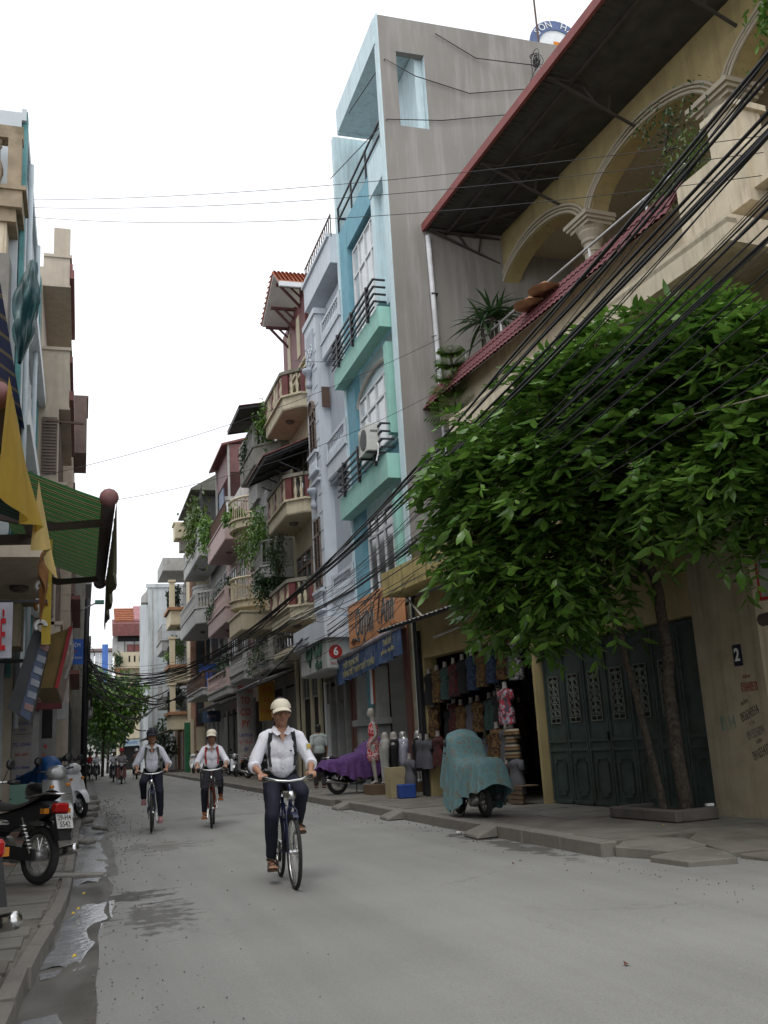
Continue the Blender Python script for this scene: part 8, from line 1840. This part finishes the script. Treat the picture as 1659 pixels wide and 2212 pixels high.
mannequin('headless leg mannequin in pale flared trousers', (6.75, 22.25, z_), R_(185), None, (mat('pale_trousers', (.34, .34, .32), .9), .06))
mannequin('headless leg mannequin in black flared trousers', (6.95, 22.2, z_), R_(185), None, (pats[5], .06))
mannequin('silver leg mannequin in white knee-length shorts', (7.15, 22.1, z_), R_(190), None, (mat('white_shorts', (.45, .45, .55), .9), .42), shiny=True)
mannequin('silver-topped leg mannequin in a black skirt nearest the stall', (7.4, 21.75, z_), R_(190), None, (pats[5], .3), shiny=True)
# ---------------------------------------------------------------- orange sign, awning with blue valance, small orange sign
mOrg = mat('orange_sign', (0.60, 0.27, 0.12), .65, var=.05); mLet = mat('letter_grey', (.07, .07, .075), .4); mLetE = mat('letter_edge', (.42, .40, .36), .5)
os_ = thing('shop_sign', 'big orange fashion shop sign with grey cursive lettering over a blue valance', 'sign', (7.25, 26.6, 3.98), R_(-90))
part(MB().box(0, 4.95, -.06, 0, -.1, 1.12), 'panel', mOrg, os_); part(MB().box(2.3, 2.315, -.066, -.06, -.1, 1.12).box(0, 4.95, -.065, -.06, .55, .56), 'panel_joint', mRust, os_)
for (tx, x, z, s, sx) in (('Quỳnh', 1.6, .5, 1.12, .56), ('Anh', 3.7, .56, 1.12, .6)):
    text_mesh(tx, s, 'lettering_edge', mLetE, os_, (x + .02, -.068, z - .02), (R_(90), 0, 0), sx, shear=.35, ext=.004, bold=.006); text_mesh(tx, s, 'lettering', mLet, os_, (x, -.078, z), (R_(90), 0, 0), sx, shear=.35, ext=.006, bold=-.004)
b = MB(); b.tube([(.75, -.085, .12), (.5, -.085, -.02), (.35, -.085, .04), (.55, -.085, .14), (1.1, -.085, .02)], .02, 6); part(b, 'letter_flourish', mLet, os_, smooth=True)
b = MB(); b.tube([(3.05, -.085, .25), (2.9, -.085, .35), (3.0, -.085, .55), (3.2, -.085, .95), (3.5, -.085, 1.02)], .018, 6); part(b, 'letter_flourish', mLet, os_, smooth=True)
text_mesh('Fashion', .24, 'lettering', mat('fashion_brown', (.16, .06, .03)), os_, (4.25, -.07, .05), (R_(90), 0, 0), .9, ext=.003, bold=.004)
av = thing('awning', 'rolled awning with a scalloped blue valance lettered in faded yellow', 'awning', (7.1, 27.5, 3.84), R_(-90))
b = MB()
part(MB().tube([(-.2, -.05, -.22), (6.2, -.05, .06)], .075, 8), 'roll', mat('roll_grey', (.24, .22, .24), .8, var=.3), av, smooth=True)
mVal = mat('valance_blue', (0.045, 0.08, 0.17), .85, var=.2, dirt=(.16, .15, .12), dirt_amt=.5, dscale=3)
def vv(u, v): return (.0 + 6.1 * u, -.08 + .045 * math.sin(u * 95) * v + .03 * math.sin(u * 31) * v, -.25 + .3 * u - (.62 + .05 * abs(math.sin(u * 34))) * v)
part(MB().grid(vv, 150, 5), 'valance', mVal, av, recalc=False)
mFY = mat('faded_yellow_letter', (.30, .27, .13), .9)
q = part(MB().box(-.2, -.15, -.1, -.05, -.3, -.1), 'bracket', mRust, av)
for (tx, s, x, z) in (('THỜI TRANG NỮ', .23, 1.8, -.42), ('HÀNG VIỆT NAM XUẤT KHẨU', .24, 2.5, -.62), ('Thiết kế', .2, 5.2, -.22), ('quần áo - váy đầm', .15, 5.2, -.42)): text_mesh(tx, s, 'lettering', mFY, av, (x, -.15, z), (R_(90), R_(-2.6), 0), .95, ext=.003, bold=.003)
sm = thing('shop_sign', 'small dark orange box sign hanging under the blue valance', 'sign', (7.3, 24.9, 2.3))
part(MB().box(0, 1.3, 0, .12, 0, 1.02), 'box', mat('dark_orange_box', (.30, .06, .02), .6), sm); part(MB().box(-.03, 0, -.01, .13, -.02, 1.04), 'white_edge', mWhite, sm)
for (tx, s, z) in (('Anh', .42, .68), ('Fashion', .2, .38), ('Thời trang nữ', .12, .14)): text_mesh(tx, s, 'lettering', mInk, sm, (.65, -.006, z), (R_(90), 0, 0), .9, shear=.2, ext=.002, bold=.003)
# vertical photocopy sign, yellow sign, small blue plate (far right side)
ph = thing('shop_sign', 'narrow white vertical sign with red letters PHO TO CO PY', 'sign', (6.75, 45.0, .75))
part(MB().box(0, .75, 0, .1, 0, 3.6), 'panel', mSW, ph)
for i, tx in enumerate(('PHO', 'TO', 'CO', 'PY')): text_mesh(tx, .42, 'lettering', mLR, ph, (.37, -.01, 3.25 - i * .52), (R_(90), 0, 0), .75, ext=.003, bold=.008)
for i, tx in enumerate(('LAMINA', 'VI TÍNH', 'ÉP', 'IN')): text_mesh(tx, .22, 'lettering', mLB if i % 2 == 0 else mLR, ph, (.37, -.01, 1.2 - i * .32), (R_(90), 0, 0), .8, ext=.003)
ys = thing('shop_sign', 'small yellow-orange hanging sign with red vertical lettering', 'sign', (6.55, 38.0, 2.35)); part(MB().box(0, .62, 0, .08, 0, 1.5), 'panel', mat('sign_amber', (.42, .22, .02), .6), ys)
for i, tx in enumerate(('SỬA', 'XE', 'MÁY')): text_mesh(tx, .3, 'lettering', mLR, ys, (.31, -.01, 1.2 - i * .42), (R_(90), 0, 0), .8, ext=.003)
sp_ = thing('street_sign', 'small dark blue street plate on a thin post near the cream gable house', 'sign', (5.75, 50.0, 2.75)); part(MB().box(0, .9, 0, .04, 0, .55), 'plate', mat('plate_navy', (.03, .05, .10), .5), sp_); text_mesh('XUÂN', .2, 'lettering', mSW, sp_, (.45, -.01, .28), (R_(90), 0, 0), .8, ext=.002); part(MB().box(.42, .47, .04, .09, -2.65, .6), 'post', mStone, sp_)
